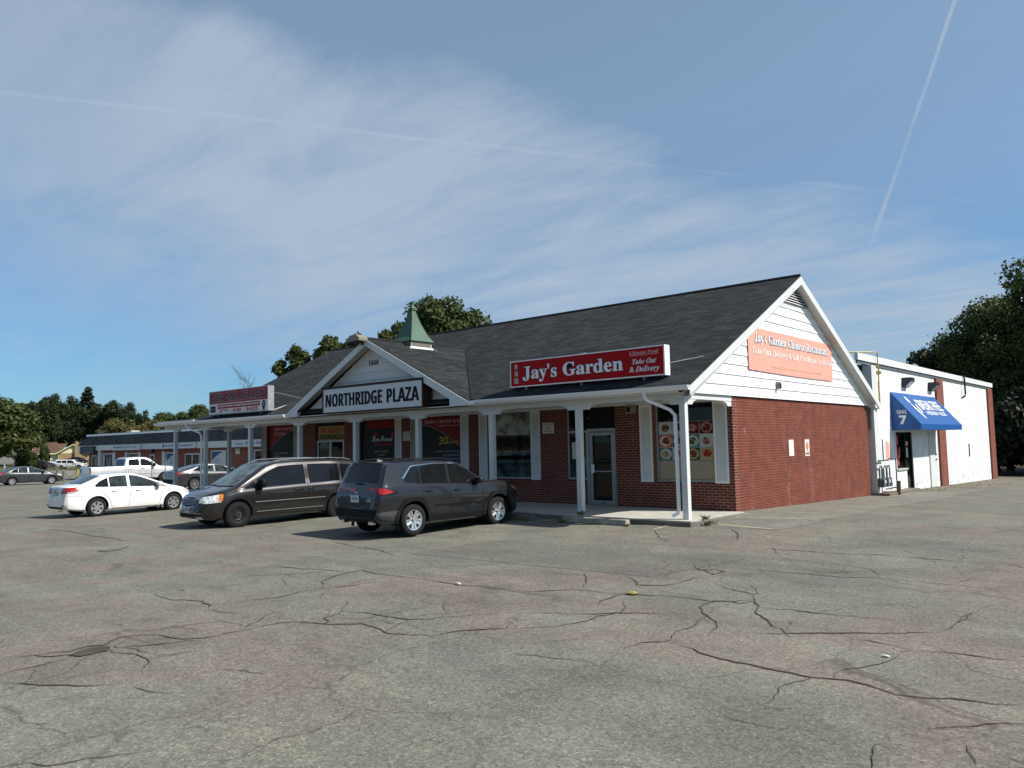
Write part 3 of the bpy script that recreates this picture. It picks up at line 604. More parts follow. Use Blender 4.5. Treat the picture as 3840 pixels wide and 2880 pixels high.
# eave line: gutter, fascia, porch ceiling, beam
def gutter(name, x0, x1, y, z, parent, mat='white_metal'):
    pr = [(y, z), (y, z-.11), (y-.06, z-.115), (y-.10, z-.07), (y-.125, z-.02), (y-.125, z), (y-.115, z), (y-.115, z-.02), (y-.09, z-.065), (y-.012, z-.09), (y-.012, z)]
    return MB().prism([(x0, p[0], p[1]) for p in pr], (x1-x0, 0, 0)).build(name, mat, parent)
gutter('gutter', -6.45, XR+.02, YF, 3.085, plaza)
gutter('gutter', -27.10, -16.25, YF, 3.085, plaza)
b = MB(); b.box(-26.9, .0, YF+.0, YF+.03, 2.93, 3.05); b.build('fascia_board', 'white_trim', plaza)
MB().box(-26.9, -.02, YF+.04, -.005, 2.925, 2.945).build('porch_ceiling', 'soffit', plaza)
MB().box(-22.6, -.03, -.07, -.003, 2.84, 2.92).build('frieze_board', 'white_trim', plaza)
BY0, BY1 = -2.43, -2.29
bm_ = MB(); bm_.box(-26.9, .0, BY0, BY1, 2.80, 2.923); bm_.build('porch_beam', 'white_trim', plaza)
b = MB(); b.box(-.14, .0, BY1, .0-.003, 2.80, 2.923); b.build('porch_beam', 'white_trim', plaza)
PX = [-.16, -3.19, -6.28, -9.43, -12.62, -15.98, -19.45, -23.14, -25.94]
def bracket(mb, x, sgn, y0, y1, zt=2.80, L=.62, H=.13):
    # scalloped bracket: block at the post, quarter curve out to the beam
    pts = [(x, zt), (x, zt-H), (x+sgn*.22, zt-H)]
    for k in range(7):
        a = k/6*pi/2; pts.append((x+sgn*(.24+(L-.24)*(1-cos(a))), zt-H+H*sin(a)*.999-.0))
    mb.prism([(p[0], y0, p[1]) for p in pts], (0, y1-y0, 0))
for i, x in enumerate(PX):
    post = MB().box(x, x+.15, BY0-.005, BY0+.145, -.01 if i else -.01, 2.799)
    po = post.build('porch_post', 'white_trim', plaza, bevel=.006)
    for sd_b, on_b in ((1, i > 0), (-1, i < 8)):
        if on_b: b = MB(); bracket(b, x+.151 if sd_b > 0 else x-.001, sd_b, BY0+.01, BY1-.01); b.build('bracket', 'white_trim', po)
    if i == 0: # return bracket towards the wall, along y
        for (yb_, sg) in ((BY1+.02, 1), (-.005, -1)):
            pts = [(yb_, 2.799), (yb_, 2.67), (yb_+sg*.20, 2.67)]+[(yb_+sg*(.22+.40*(1-cos(k/6*pi/2))), 2.67+.129*sin(k/6*pi/2)) for k in range(7)]
            b = MB(); b.prism([(-.13, p[0], p[1]) for p in pts], (.12, 0, 0)); b.build('bracket', 'white_trim', po)
# back post and beam of the open side porch
po = MB().box(-25.5, -25.35, -.08, .07, -.3, 2.799).build('porch_post', 'white_trim', plaza, bevel=.006)
b = MB(); bracket(b, -25.349, 1, -.07, .06); b.build('bracket', 'white_trim', po); b = MB(); bracket(b, -25.501, -1, -.07, .06); b.build('bracket', 'white_trim', po)
b = MB(); b.box(-26.9, -22.65, -.08, .06, 2.80, 2.923); b.box(-25.93, -25.8, BY1, -.082, 2.80, 2.923); b.build('porch_beam', 'white_trim', plaza)
b = MB(); b.box(-27.0, -23.53, -2.70, .25, 2.95, 3.14); b.build('canopy_slab', 'white_trim', plaza)
MB().box(-27.05, -23.53, -2.72, .27, 3.142, 3.165).build('canopy_cap', 'grey_metal', plaza)
# downspouts
def spout(path, w=.075):
    b = MB(); b.tube(path, w/2*1.3, 4); return b.build('downspout', 'white_metal', plaza)
def spout_r(path):
    b = MB(); path = [Vector(p) for p in path]; rings = []
    for i, p in enumerate(path):
        t_ = (path[min(i+1, len(path)-1)]-path[max(0, i-1)]).normalized(); u = Vector((t_.z, 0, -t_.x)).normalized(); w = Vector((0, 1, 0))
        rings.append([b.bm.verts.new(p+u*a*.034+w*c*.028) for a, c in ((-1,-1), (1,-1), (1,1), (-1,1))])
    for r1, r2_ in zip(rings, rings[1:]):
        for k in range(4): b.bm.faces.new((r1[k], r1[(k+1) % 4], r2_[(k+1) % 4], r2_[k]))
    return b.build('downspout', 'white_metal', plaza)
spout_r([(-.86, -2.80, 3.0), (-.86, -2.80, 2.86), (-.80, -2.76, 2.78), (-.36, -2.50, 2.55), (-.25, -2.47, 2.42), (-.24, -2.47, 1.2), (-.235, -2.47, .22), (-.27, -2.49, .13), (-.36, -2.55, .08)])
spout_r([(-23.95, -2.80, 3.0), (-23.95, -2.80, 2.86), (-23.88, -2.76, 2.78), (-23.35, -2.50, 2.58), (-23.23, -2.47, 2.42), (-23.22, -2.47, 1.2), (-23.22, -2.47, .1)])
b = MB(); b.box(.03, .11, 10.93, 11.01, 2.1, 2.86); b.box(.02, .12, 11.5, 11.6, -.2, 2.86); b.build('downspout', 'grey_metal', plaza)
# ---- dormer gable over the entrance
DX, DZ, DW, DY = -11.37, 5.38, 4.70, -2.84; DS = (DZ-3.08)/DW; DYB = YF+(DZ-HG)/SL
b = MB()
for sg in (-1, 1):
    xe = DX+sg*DW; a = [(DX, DY, DZ+.012), (xe, DY, 3.092), (xe, YF, 3.092), (DX, DYB, DZ+.012)]
    if sg > 0: a = a[::-1]
    b.prism(a, (0, 0, -TH))
dr = b.build('dormer_roof', 'shingle', plaza)
MB().tube([(DX, DY, DZ+.015), (DX, DYB, DZ+.02)], .04, 6).build('ridge_cap', 'shingle', dr)
b = MB()   # metal valley
vx, vy = DX+DW, YF
for off in (.04,):
    d = Vector((DX-vx, DYB-vy, DZ-3.08)); s_ = Vector((1, .0, 0))*.16
    b.prism([Vector((vx, vy, 3.10))+Vector((0, 0, .02)), Vector((vx, vy, 3.10))+s_+Vector((0, 0, .015)), Vector((vx, vy, 3.10))+d+s_+Vector((0, 0, .0)), Vector((vx, vy, 3.10))+d+Vector((0, 0, .0))], (0, 0, .012))
b.build('valley_flashing', 'flashing_dark', dr)
b = MB()
for sg in (-1, 1):
    xe = DX+sg*DW
    b.prism([(DX, DY-.03, DZ-.02), (xe, DY-.03, 3.06), (xe, DY-.03, 2.95), (xe-sg*.75, DY-.03, 2.95), (xe-sg*.75, DY-.03, 3.17), (DX, DY-.03, DZ-.24)], (0, .029, 0))
b.build('rake_board', 'white_trim', plaza)
b = MB()
for sg in (-1, 1):
    xe = DX+sg*(DW-.12); b.prism([(DX, DY, DZ-.135), (xe, DY, 3.02), (xe, -2.45, 3.02), (DX, -2.45, DZ-.135)], (0, 0, .02))
    b.box(min(DX+sg*3.96, DX+sg*4.6), max(DX+sg*3.96, DX+sg*4.6), DY+.002, -2.46, 2.955, 3.12)
b.build('rake_soffit', 'soffit', plaza)
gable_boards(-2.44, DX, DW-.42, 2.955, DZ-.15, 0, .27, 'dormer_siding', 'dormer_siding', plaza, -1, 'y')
b = MB(); b.box(DX-DW+.1, DX+DW-.1, DY+.10, -2.45, 2.93, 2.953); b.build('dormer_soffit', 'white_trim', plaza)
for sg in (-1, 1): MB().box(DX+sg*DW-.06, DX+sg*DW+.22 if sg > 0 else DX+sg*DW+.06, DY-.02, YF-.0, 2.965, 3.075).build('gutter_end', 'white_metal', plaza)
text('1444', (-11.70, -2.468, 4.53), X, Z, .50, .17, 'letter_black', plaza, 'serif', .0, .012, name='house_number', italic=.2)
# ---- cupola on the dormer ridge
cup = thing('roof_cupola', 'square white louvred cupola with a weathered green copper pyramid on the porch gable ridge', 'cupola', (-11.36, -.81, 0))
b = MB(); b.box(-.46, .46, -.46, .46, 4.9, 5.37); b.build('drum', 'white_trim', cup)
for s_ in range(4):
    b = MB(); R_ = Matrix.Rotation(s_*pi/2, 4, 'Z'); b.box(.461, .464, -.43, .43, 5.215, 5.355, R_)
    for k in range(16): b.box(.4635, .474, -.42+k*.053, -.42+k*.053+.03, 5.22, 5.35, R_)
    b.build('louvre', 'lamp_beige', cup)
b = MB()
for s_ in range(4):
    R_ = Matrix.Rotation(s_*pi/2, 4, 'Z'); z0 = 4.93 if s_ % 2 == 0 else 5.1
    q = [R_ @ Vector(p) for p in ((.475, -.48, 5.20), (.475, .48, 5.20), (.60, .60, z0), (.60, -.60, z0))]
    b.prism(q, R_.to_3x3() @ Vector((.012, 0, 0)))
b.build('flashing', 'white_metal', cup)
b = MB(); prof = [(.51, 5.385), (.53, 5.40), (.40, 5.60), (.255, 5.93), (.14, 6.26), (.05, 6.60)]
ring = [[b.bm.verts.new((sx*r, sy*r, z)) for sx, sy in ((-1,-1), (1,-1), (1,1), (-1,1))] for r, z in prof]
for r1, r2_ in zip(ring, ring[1:]):
    for k in range(4): b.bm.faces.new((r1[k], r1[(k+1) % 4], r2_[(k+1) % 4], r2_[k]))
b.bm.faces.new(ring[0][::-1]); b.bm.faces.new(ring[-1]); sp_ = b.build('spire', 'copper_green', cup)
b = MB()
for sx, sy in ((-1,-1), (1,-1), (1,1), (-1,1)): b.tube([(sx*r*1.005, sy*r*1.005, z) for r, z in prof[1:]], .014, 5)
b.build('seam', 'copper_green', sp_)
b = MB(); b.box(-.10, .10, -.10, .10, 6.55, 6.58); v = [b.bm.verts.new(p) for p in ((-.11,-.11,6.60), (.11,-.11,6.60), (.11,.11,6.60), (-.11,.11,6.60), (0,0,6.78))]
for q in ((0,1,4), (1,2,4), (2,3,4), (3,0,4), (3,2,1,0)): b.bm.faces.new([v[i] for i in q])
b.build('finial', 'copper_green', cup)
# ---- windows, doors and shutters of the front
def shutter(x0, x1, z0, z1, mat, y=-.035):
    b = MB(); w = x1-x0
    b.box(x0, x0+.05, y, -.004, z0, z1); b.box(x1-.05, x1, y, -.004, z0, z1); b.box(x0+.05, x1-.05, y, -.004, z0, z0+.07); b.box(x0+.05, x1-.05, y, -.004, z1-.07, z1)
    n = int((z1-z0-.14)/.048)
    for k in range(n):
        z = z0+.07+k*(z1-z0-.14)/n
        b.prism([(x0+.05, y+.004, z), (x0+.05, y+.022, z+.040), (x0+.05, y+.028, z+.040), (x0+.05, y+.012, z)], (w-.10, 0, 0))
    b.box(x0+.05, x1-.05, -.008, -.004, z0+.07, z1-.07)
    return b.build('shutter', mat, plaza)
for x0, x1, m_ in ((-2.76, -2.37, 'shutter_white'), (-.53, -.14, 'shutter_white'), (-6.74, -6.37, 'shutter_white'), (-8.99, -8.62, 'shutter_white'), (-9.86, -9.48, 'shutter_white'), (-12.43, -12.07, 'shutter_beige'),
                   (-13.30, -12.93, 'shutter_white'), (-15.79, -15.42, 'shutter_beige'), (-19.96, -19.60, 'shutter_beige'), (-22.52, -22.12, 'shutter_beige')):
    shutter(x0, x1, .70, 2.838, m_)
def window(x0, x1, z0, z1, fm='aluminium', gm='window_glass', bars=()):
    w = thing('window_unit', '', '', (0, 0, 0)); del w['label']; del w['category']; w.name = 'window'; w.parent = plaza
    b = MB(); f = .05
    b.box(x0, x0+f, .03, .11, z0, z1); b.box(x1-f, x1, .03, .11, z0, z1); b.box(x0+f, x1-f, .03, .11, z0, z0+f); b.box(x0+f, x1-f, .03, .11, z1-f, z1)
    for bb in bars: b.box(bb-.02, bb+.02, .03, .11, z0+f, z1-f)
    b.build('window_frame', fm, w); MB().box(x0+f-.01, x1-f+.01, .07, .09, z0+f-.01, z1-f+.01).build('pane', gm, w)
    return w
w1 = window(*WIN[0][:2], .72, 2.86, bars=())
w2 = window(*WIN[1][:2], .72, 2.86); w3 = window(*WIN[2][:2], .72, 2.86, 'dark_brown'); w4 = window(*WIN[3][:2], .72, 2.86, 'dark_brown'); w5 = window(*WIN[4][:2], .72, 2.86, 'dark_brown')
def flat(pts, y, mat, parent, name): # polygon on the facade plane, given (x, z)
    return MB().prism([(p[0], y, p[1]) for p in pts], (0, .003, 0)).build(name, mat, parent)
def rect(x0, x1, z0, z1, y, mat, parent, name='panel'): return flat([(x0, z0), (x1, z0), (x1, z1), (x0, z1)], y, mat, parent, name)
# food picture sheet in the right window: twelve dishes in a 4 x 3 grid over a beige blind
fp = thing('food_picture_sheet', 'sheet of twelve dish photographs stuck inside the window nearest the corner', 'poster', (0, 0, 0))
gx0, gx1, gz0, gz1 = -2.205, -.565, 1.29, 2.34; cw, chh = (gx1-gx0)/4, (gz1-gz0)/3
b = MB(); b.box(gx0, gx1, .064, .069, gz0, gz1); b.build('backing', 'letter_grey', fp)
FOOD = {'f_green': (.045, .085, .02), 'f_dkgreen': (.015, .045, .012), 'f_red': (.22, .02, .012), 'f_orange': (.42, .10, .03), 'f_brown': (.13, .05, .02), 'f_pink': (.36, .13, .12), 'f_tan': (.36, .26, .14), 'f_teal': (.02, .16, .11), 'f_maroon': (.10, .012, .016), 'f_dish': (.50, .47, .40), 'f_white': (.42, .44, .44), 'f_black': (.015, .015, .015)}
for k, c in FOOD.items(): simple(k, c, .35, var=.1, scale=9)
cells = [[('f_white', 'r', 'f_brown', 'f_green'), ('f_white', 'r', 'f_dkgreen', 'f_green'), ('f_maroon', None, 'f_pink', 'f_tan'), ('f_black', 'f_pink', 'f_maroon', 'f_red')],
         [('f_orange', 'f_dish', 'f_red', 'f_maroon'), ('f_black', 'f_dish', 'f_brown', 'f_orange'), ('f_teal', 'f_white', 'f_green', 'f_tan'), ('f_white', None, 'f_pink', 'f_green')],
         [('f_teal', 'f_white', 'f_tan', 'f_dkgreen'), ('f_white', None, 'f_orange', 'f_red'), ('f_dkgreen', 'f_tan', 'f_brown', 'f_red'), ('f_tan', None, 'f_red', 'f_orange')]]
rnd = random.Random(11)
for r in range(3):
    for c in range(4):
        bgm, dish, fa, fb = cells[r][c]; x0 = gx0+c*cw+.012; x1 = x0+cw-.024; z1_ = gz1-r*chh-.012; z0_ = z1_-chh+.024; cx, cz = (x0+x1)/2, (z0_+z1_)/2
        tile = MB().box(x0, x1, .060, .0632, z0_, z1_).build('dish_picture', bgm, fp)
        def disc(rx, rz, y, mat, jit=0, dx=0, dz=0, nm='plate'):
            n = 22; pts = [(cx+dx+rx*cos(2*pi*k/n)*(1+rnd.uniform(-jit, jit)), cz+dz+rz*sin(2*pi*k/n)*(1+rnd.uniform(-jit, jit))) for k in range(n)]
            MB().prism([(p[0], y, p[1]) for p in pts], (0, .0008, 0)).build(nm, mat, tile)
        if dish and dish != 'r': disc(cw*.43, chh*.42, .0588, dish)
        disc(cw*.29, chh*.28, .0576, fa, .18, rnd.uniform(-.02, .02), rnd.uniform(-.02, .02), 'food')
        for k in range(5): disc(cw*rnd.uniform(.05, .11), chh*rnd.uniform(.05, .10), .0564-.0001*k, (fb, fa, 'f_tan', fb, 'f_green')[k] if not (r == 2 and c in (1, 3)) else fb, .3, rnd.uniform(-.09, .09), rnd.uniform(-.07, .07), 'food')
rect(-2.215, -.555, .775, 1.28, .066, 'poster_beige', w1, 'blind')
# window with roller blind and take-out lettering
rect(-8.54, -6.81, 2.10, 2.80, .064, 'window_blind', w2, 'blind'); rect(-8.54, -6.81, .78, 1.32, .065, 'glass_green', w2, 'window_film')
rect(-8.54, -6.81, 1.45, 1.62, .065, 'glass_green', w2, 'window_film')
text('www.jaysgarden.ca', (-8.25, .064, 1.49), X, Z, 1.1, .09, 'letter_dim', w2, 'serif', out=.001)
text('Take-Out   Delivery', (-8.52, .064, 1.10), X, Z, 1.66, .15, 'letter_black', w2, 'serif', .004, .001)
text('Catering', (-8.12, .064, .87), X, Z, .78, .17, 'letter_black', w2, 'serif', .004, .001)
# martial arts posters fill three windows
def arcposter(x0, x1, z0, z1, w, top='poster_red', base='poster_black', low='poster_navy', flip=False):
    p = thing('window_poster', w, 'poster'); rect(x0, x1, z0, z1, .066, base, p, 'sheet'); n = 14
    H_ = z1-z0; W_ = x1-x0
    arc = [(x0+W_*(k/n), z1-H_*(.42*(1-(k/n) if not flip else (k/n))**1.6+.10)) for k in range(n+1)]
    flat([(x0, z1), (x1, z1)]+arc[::-1], .063, top, p, 'poster_band')
    arc2 = [(x, z-.022) for x, z in arc]; flat(arc+arc2[::-1], .0625, 'letter_grey', p, 'poster_line')
    flat([(x0, z0), (x1, z0), (x1, z0+H_*.42), (x0+W_*.3, z0+H_*.30)], .0635, low, p, 'poster_band')
    return p
p3 = arcposter(-12.0, -9.93, .77, 2.81, 'dark window poster with yellow 30 day trial lettering under a red band', flip=True)
text('Modern Martial Arts', (-11.75, .062, 2.60), X, Z, 1.8, .14, 'letter_pink', p3, 'sans', out=.001)
text('stevestewartcanada.com', (-11.1, .062, 2.48), X, Z, 1.1, .06, 'letter_pink', p3, 'sans', out=.001)
text('30', (-11.02, .062, 1.86), X, Z, .46, .27, 'letter_yellow', p3, 'sans', .01, .001); text('DAY TRIAL', (-10.53, .062, 1.87), X, Z, .55, .10, 'letter_yellow', p3, 'sans', .0, .001)
for k, (s, w_) in enumerate((('MARTIAL ARTS IMPROVES', 1.18), ('SELF CONFIDENCE', .82), ('SELF CONTROL', .66), ('SELF ESTEEM', .6), ('FOCUS AND RESPECT', .9))):
    text(s, (-9.98-w_, .062, 1.58-k*.13), X, Z, w_, .068, 'letter_grey', p3, 'sans', .0, .001)
p4 = thing('window_poster', 'black window poster with white script above a list of classes', 'poster'); rect(-15.35, -13.37, .77, 2.81, .066, 'poster_black', p4, 'sheet'); rect(-15.1, -13.37, 2.50, 2.80, .063, 'poster_red', p4, 'poster_band')
text('Steve Stewart', (-14.75, .062, 2.02), X, Z, 1.22, .22, 'letter_white', p4, 'script', .0, .001); text('Canada', (-14.62, .062, 1.86), X, Z, 1.0, .11, 'letter_red', p4, 'sans', .0, .001)
for sx in (-14.6, -13.62): rect(sx, sx+.13, 2.22, 2.36, .062, 'letter_red', p4, 'poster_band')
for k, (s, w_) in enumerate((('FAMILY CLASSES', .80), ('JUNIORS', .42), ('ADULT/TEEN CLASSES', 1.08), ('JUNIOR BLACK BELT', .98), ('LITTLE DRAGONS', .8))):
    text(s, (-14.2-w_/2, .062, 1.60-k*.145), X, Z, w_, .085, 'letter_grey', p4, 'sans', .0, .001)
p5 = arcposter(-22.05, -20.03, .77, 2.81, 'red and black window poster with a phone number, left end of the front')
text('Modern Martial Arts', (-21.62, .062, 2.62), X, Z, 1.5, .14, 'letter_pink', p5, 'sans', out=.001); text('519.438.5425', (-21.62, .062, 2.42), X, Z, .85, .12, 'letter_pink', p5, 'sans', out=.001)
for k, (s, w_) in enumerate((('AMERICAN KENPO KARATE', 1.12), ('KICKBOXING', .6), ('PRACTICAL SELF DEFENSE', 1.12), ('MODERN ARNIS', .7), ('BRAZILIAN JIU-JITSU', 1.0))):
    text(s, (-21.62, .062, 1.58-k*.15), X, Z, w_, .085, 'letter_grey', p5, 'sans', .0, .001)
# entrance of the family centre
e1 = thing('entry_door', '', ''); del e1['label']; del e1['category']; e1.parent = plaza
b = MB()
for x0 in (-18.35, -17.44, -16.54): b.box(x0, x0+.06, .04, .12, 0, 2.05)
b.box(-18.35, -16.48, .04, .12, 2.05, 2.12); b.box(-18.29, -17.44, .04, .12, 0, .12); b.box(-17.38, -16.54, .04, .12, 0, .12)
for x0 in (-18.29, -17.5, -17.38, -16.6): b.box(x0, x0+.05, .05, .11, .12, 2.05)
b.build('door_frame', 'aluminium', e1)
MB().box(-18.24, -17.5, .075, .085, .12, 2.05).build('pane', 'window_glass', e1); MB().box(-17.33, -16.6, .075, .085, .12, 2.05).build('pane', 'window_glass', e1)
for x0 in (-17.98, -17.12): rect(x0, x0+.22, 1.22, 1.38, .07, 'paper', e1, 'door_notice')
rect(-18.4, -16.44, 2.12, 2.86, .12, 'black', plaza, 'transom_panel')
fs = thing('family_centre_sign', 'cream sign with red slanted lettering above the double glass door', 'sign', (0, 0, 0))
MB().box(-18.28, -16.50, .06, .10, 2.13, 2.70).build('board', 'poster_cream', fs)
text('THE FAMILY', (-18.12, .06, 2.40), X, Z, 1.46, .24, 'letter_red', fs, 'sansit', .012); MB().box(-18.2, -16.56, .052, .0595, 2.17, 2.34).build('band', 'letter_black', fs)
text('MARTIAL ARTS CENTRE', (-18.17, .052, 2.205), X, Z, 1.58, .10, 'poster_cream', fs, 'sans', .004, .001)
# restaurant entrance: sidelight, brick stub, alu door, dark transom
e2 = thing('entry_door', '', ''); del e2['label']; del e2['category']; e2.parent = plaza
b = MB(); b.box(-5.34, -5.28, .03, .11, .73, 2.86); b.box(-5.28, -4.66, .03, .11, .73, .79); b.box(-5.28, -4.66, .03, .11, 2.11, 2.17); b.box(-4.66, -4.60, .03, .11, .0, 2.2)
b.build('sidelight_frame', 'aluminium', e2); MB().box(-5.28, -4.66, .07, .085, .79, 2.11).build('pane', 'window_glass', e2); MB().box(-5.28, -4.66, .07, .085, 2.17, 2.86).build('pane', 'window_glass', e2)
MB().box(-5.35, -4.66, .0, .26, 0, .70).build('brick_stub', 'brick', plaza); rect(-5.26, -4.68, .80, 1.38, .068, 'glass_green', e2, 'window_film')
rect(-5.19, -4.92, 1.36, 1.75, .066, 'paper', e2, 'door_notice'); MB().box(-5.20, -4.91, .0665, .0675, 1.34, 1.83).build('notice_border', 'poster_pale', e2)
MB().box(-4.60, -3.60, .10, .13, 2.23, 2.86).build('transom_panel', 'black', plaza)
b = MB(); b.box(-4.60, -3.60, .02, .12, 2.13, 2.22); b.box(-4.60, -4.54, .02, .12, 0, 2.13); b.box(-3.66, -3.60, .02, .12, 0, 2.13)
b.build('door_frame', 'aluminium', e2)
b = MB(); b.box(-4.53, -4.43, .03, .09, .01, 2.11); b.box(-3.77, -3.67, .03, .09, .01, 2.11); b.box(-4.43, -3.77, .03, .09, 2.02, 2.11); b.box(-4.43, -3.77, .03, .09, .01, .14)
b.box(-4.43, -3.77, .035, .08, .96, .99)
d2 = e2; b.build('door_leaf', 'aluminium', e2); MB().box(-4.43, -3.77, .055, .065, .14, .96).build('pane', 'window_glass', d2); MB().box(-4.43, -3.77, .055, .065, .99, 2.02).build('pane', 'window_glass', d2)
MB().box(-4.46, -4.37, -.01, .03, .93, 1.18).build('door_handle', 'white_metal', d2); MB().box(-4.14, -4.06, .022, .03, .05, .075).build('door_plate', 'black', d2)
# slab and curb
b = MB(); b.box(-26.6, .22, -2.76, -.0, -.30, .0); b.box(-26.6, -22.63, .0, 3.0, -.5, .0)
b.build('porch_walkway', 'concrete', None, kind='structure', bevel=0)
MB().box(-26.6, .22, -2.785, -2.761, -.30, -.03).build('kerb_face_shade', 'concrete_dark', None, kind='structure')  # thin dark strip, the kerb front's shade put into the colour
b = MB(); b.prism([(.22, -2.76, -.3), (.55, -2.1, -.3), (.30, .15, -.3), (.22, 0, -.3)], (0, 0, .285)); b.build('walkway_apron', 'asphalt_pale', None, kind='structure')
# ---- things hung on the plaza
def notice(name, label, cat, org, u, v, w, h, mat, lines=(), lm='letter_black', th=.006, group=None):
    t = thing(name, label, cat, org, 0, group); t.location = org
    o0 = (0, 0, 0); panel(o0, u, v, w, h, mat, t, 'board', th)
    for (s, a, c, ww, hh, m_) in lines: text(s, Vector(u)*a+Vector(v)*c, u, v, ww, hh, m_ or lm, t, 'sans', .0, th+.001)
    return t
notice('no_loitering_sign', 'white no loitering notice on the brick between the restaurant door and the blind window', 'notice', (-6.27, -.003, 2.12), X, Z, .45, .33, 'paper',
       (('NO LOITERING', .03, .255, .39, .045, 'letter_red'), ('Violators', .10, .18, .25, .04, None), ('will be', .14, .115, .17, .04, None), ('Prosecuted', .08, .05, .29, .04, None)))
notice('parking_notice', 'pale notice with red lettering on narrow brick pier between the two martial arts posters', 'notice', (-12.86, -.003, 2.02), X, Z, .38, .33, 'paper',
       (('NOTICE', .03, .26, .32, .04, 'letter_red'), ('PARKING FOR', .03, .19, .32, .035, 'letter_red'), ('CUSTOMERS', .03, .13, .32, .035, 'letter_red'), ('ONLY', .1, .06, .18, .035, 'letter_red')))
notice('post_notice', 'small white notice with two arrows on the porch post left of the family door', 'notice', (-15.975, -2.437, 2.02), X, Z, .14, .36, 'paper',
       (('PARKING', .015, .30, .11, .03, None), ('FOR', .04, .25, .06, .025, None), ('MARTIAL', .015, .20, .11, .025, None), ('ARTS', .03, .15, .08, .025, None), ('<  >', .02, .04, .10, .05, None)))
pn = notice('blank_gable_notice', 'blank faded white plate on the sunny brick gable', 'notice', (.003, 3.56, 1.31), Yv, Z, .36, .47, 'paper')
pn = notice('yellow_diamond_notice', 'white plate with yellow diamond on the sunny brick gable', 'notice', (.003, 4.78, 1.28), Yv, Z, .36, .50, 'sign_white')
b = MB(); b.prism([(.012, .18, .44), (.012, .28, .30), (.012, .18, .14), (.012, .08, .30)], (.003, 0, 0)); b.box(.010, .014, .05, .31, .05, .11); b.build('diamond', 'amber', pn)
text('CAUTION', (.0145, .06, .062), Yv, Z, .24, .035, 'letter_black', pn, 'sans', .0, .001)
t = thing('siding_light', 'small grey box light on the white gable boards below the faded banner', 'wall light', (.06, 2.78, 3.22)); b = MB(); b.box(-.01, .10, -.05, .05, 0, .2); b.build('housing', 'lamp_beige', t, bevel=.01); MB().box(.10, .12, -.035, .035, .02, .16).build('lens', 'grey_plastic', t)
t = thing('horn_box', 'small beige alarm box high on the brick right of the restaurant door', 'alarm box', (-3.15, -.002, 2.60)); b = MB(); b.box(0, .30, -.12, 0, 0, .24); b.build('housing', 'lamp_beige', t, bevel=.01); MB().box(.04, .16, -.125, -.1205, .05, .19).build('grille', 'black', t)
t = thing('ceiling_light', 'square beige light under the porch ceiling before the restaurant door', 'ceiling light', (-4.3, -1.0, 2.80)); MB().box(-.16, .16, -.16, .16, 0, .12).build('housing', 'poster_beige', t, bevel=.015); MB().box(-.12, .12, -.12, .12, -.012, -.001).build('lens', 'sign_white', t)
# banner on the gable
bn = thing('gable_banner', 'faded pink restaurant banner hung on the white gable boards', 'banner', (.068, 0, 0))
n = 40; vs = []; fs_ = []
def gb(a, c): # wavy cloth between four corners, top left corner folded under the rake
    y0 = .955+6.33*a; z0 = 3.655+.02*(1-a); z1_ = 4.84+.01*a
    if a < .075: z1_ = 4.57+(4.84-4.57)*a/.075
    z = z0+(z1_-z0)*c-.02*sin(pi*a)*(1-c); k = .008+.005*sin(a*37+c*3)*(.3+c*.2)+.010*math.exp(-((a-.06)**2+(c-.1)**2)*60)*sin((a+c)*90)+.010*math.exp(-((a-.96)**2+(c-.1)**2)*60)*sin((a-c)*90)
    return (k, y0, z)
for j in range(13):
    for i in range(n*2+1): vs.append(gb(i/n/2, j/12))
for j in range(12):
    for i in range(n*2): q = j*(n*2+1)+i; fs_.append((q, q+1, q+n*2+2, q+n*2+1))
cl = mesh_obj('cloth', vs, fs_, 'banner_faded', bn, smooth=60)
text("Jay's Garden Chinese Restaurant", (.018, 1.40, 4.38), Yv, Z, 5.55, .32, 'letter_dim', bn, 'serif', .035, .0); text("Jay's Garden Chinese Restaurant", (.021, 1.37, 4.395), Yv, Z, 5.55, .32, 'letter_white', bn, 'serif', .006, .0)
text('Take Out, Delivery & Gift Certificate Available', (.019, 1.18, 4.08), Yv, Z, 5.98, .23, 'banner_text', bn, 'serif', .008, .0)
text('www.jaysgardenrestaurant.com', (.019, 2.4, 3.78), Yv, Z, 3.9, .13, 'banner_faint', bn, 'serif', .004, .0)
# ---- box signs
ns = thing('plaza_name_sign', 'long white box sign with tall black capitals across the porch gable', 'sign', (-13.70, -2.90, 2.99))
b = MB(); b.box(0, 5.15, .02, .38, 0, .87); b.build('cabinet', 'dark_brown', ns); 
MB().box(.045, 5.105, .004, .0195, .035, .825).build('face', 'sign_white', ns); b = MB(); b.box(-.01, 5.16, -.012, .03, .835, .90); b.box(-.012, .03, -.012, .03, -.01, .834); b.box(5.12, 5.162, -.012, .03, -.01, .834); b.box(.031, 5.119, -.012, .03, -.02, .022); b.build('frame', 'dark_brown', ns)
for dx in (0, .018, .036): text('NORTHRIDGE', (.17+dx, .003-dx*.02, .215), X, Z, 3.03, .44, 'letter_black', ns, 'sans', 0); text('PLAZA', (3.45+dx, .003-dx*.02, .215), X, Z, 1.51, .44, 'letter_black', ns, 'sans', 0)
js = thing('restaurant_sign', 'long red box sign with white serif letters standing on the roof edge', 'sign', (-5.49, -2.35, 3.395))
MB().box(0, 4.95, .008, .24, 0, .735).build('cabinet', 'white_metal', js); MB().box(.035, 4.915, .0, .0075, .03, .705).build('face', 'red_face', js)
jw = (.47, .0, .10, 3.30, .47)
r0 = text("Jay's Garden", (jw[0], 0, jw[2]), X, Z, jw[3], jw[4], 'letter_white', js, 'serif', .012, .006)
rf = text.ref
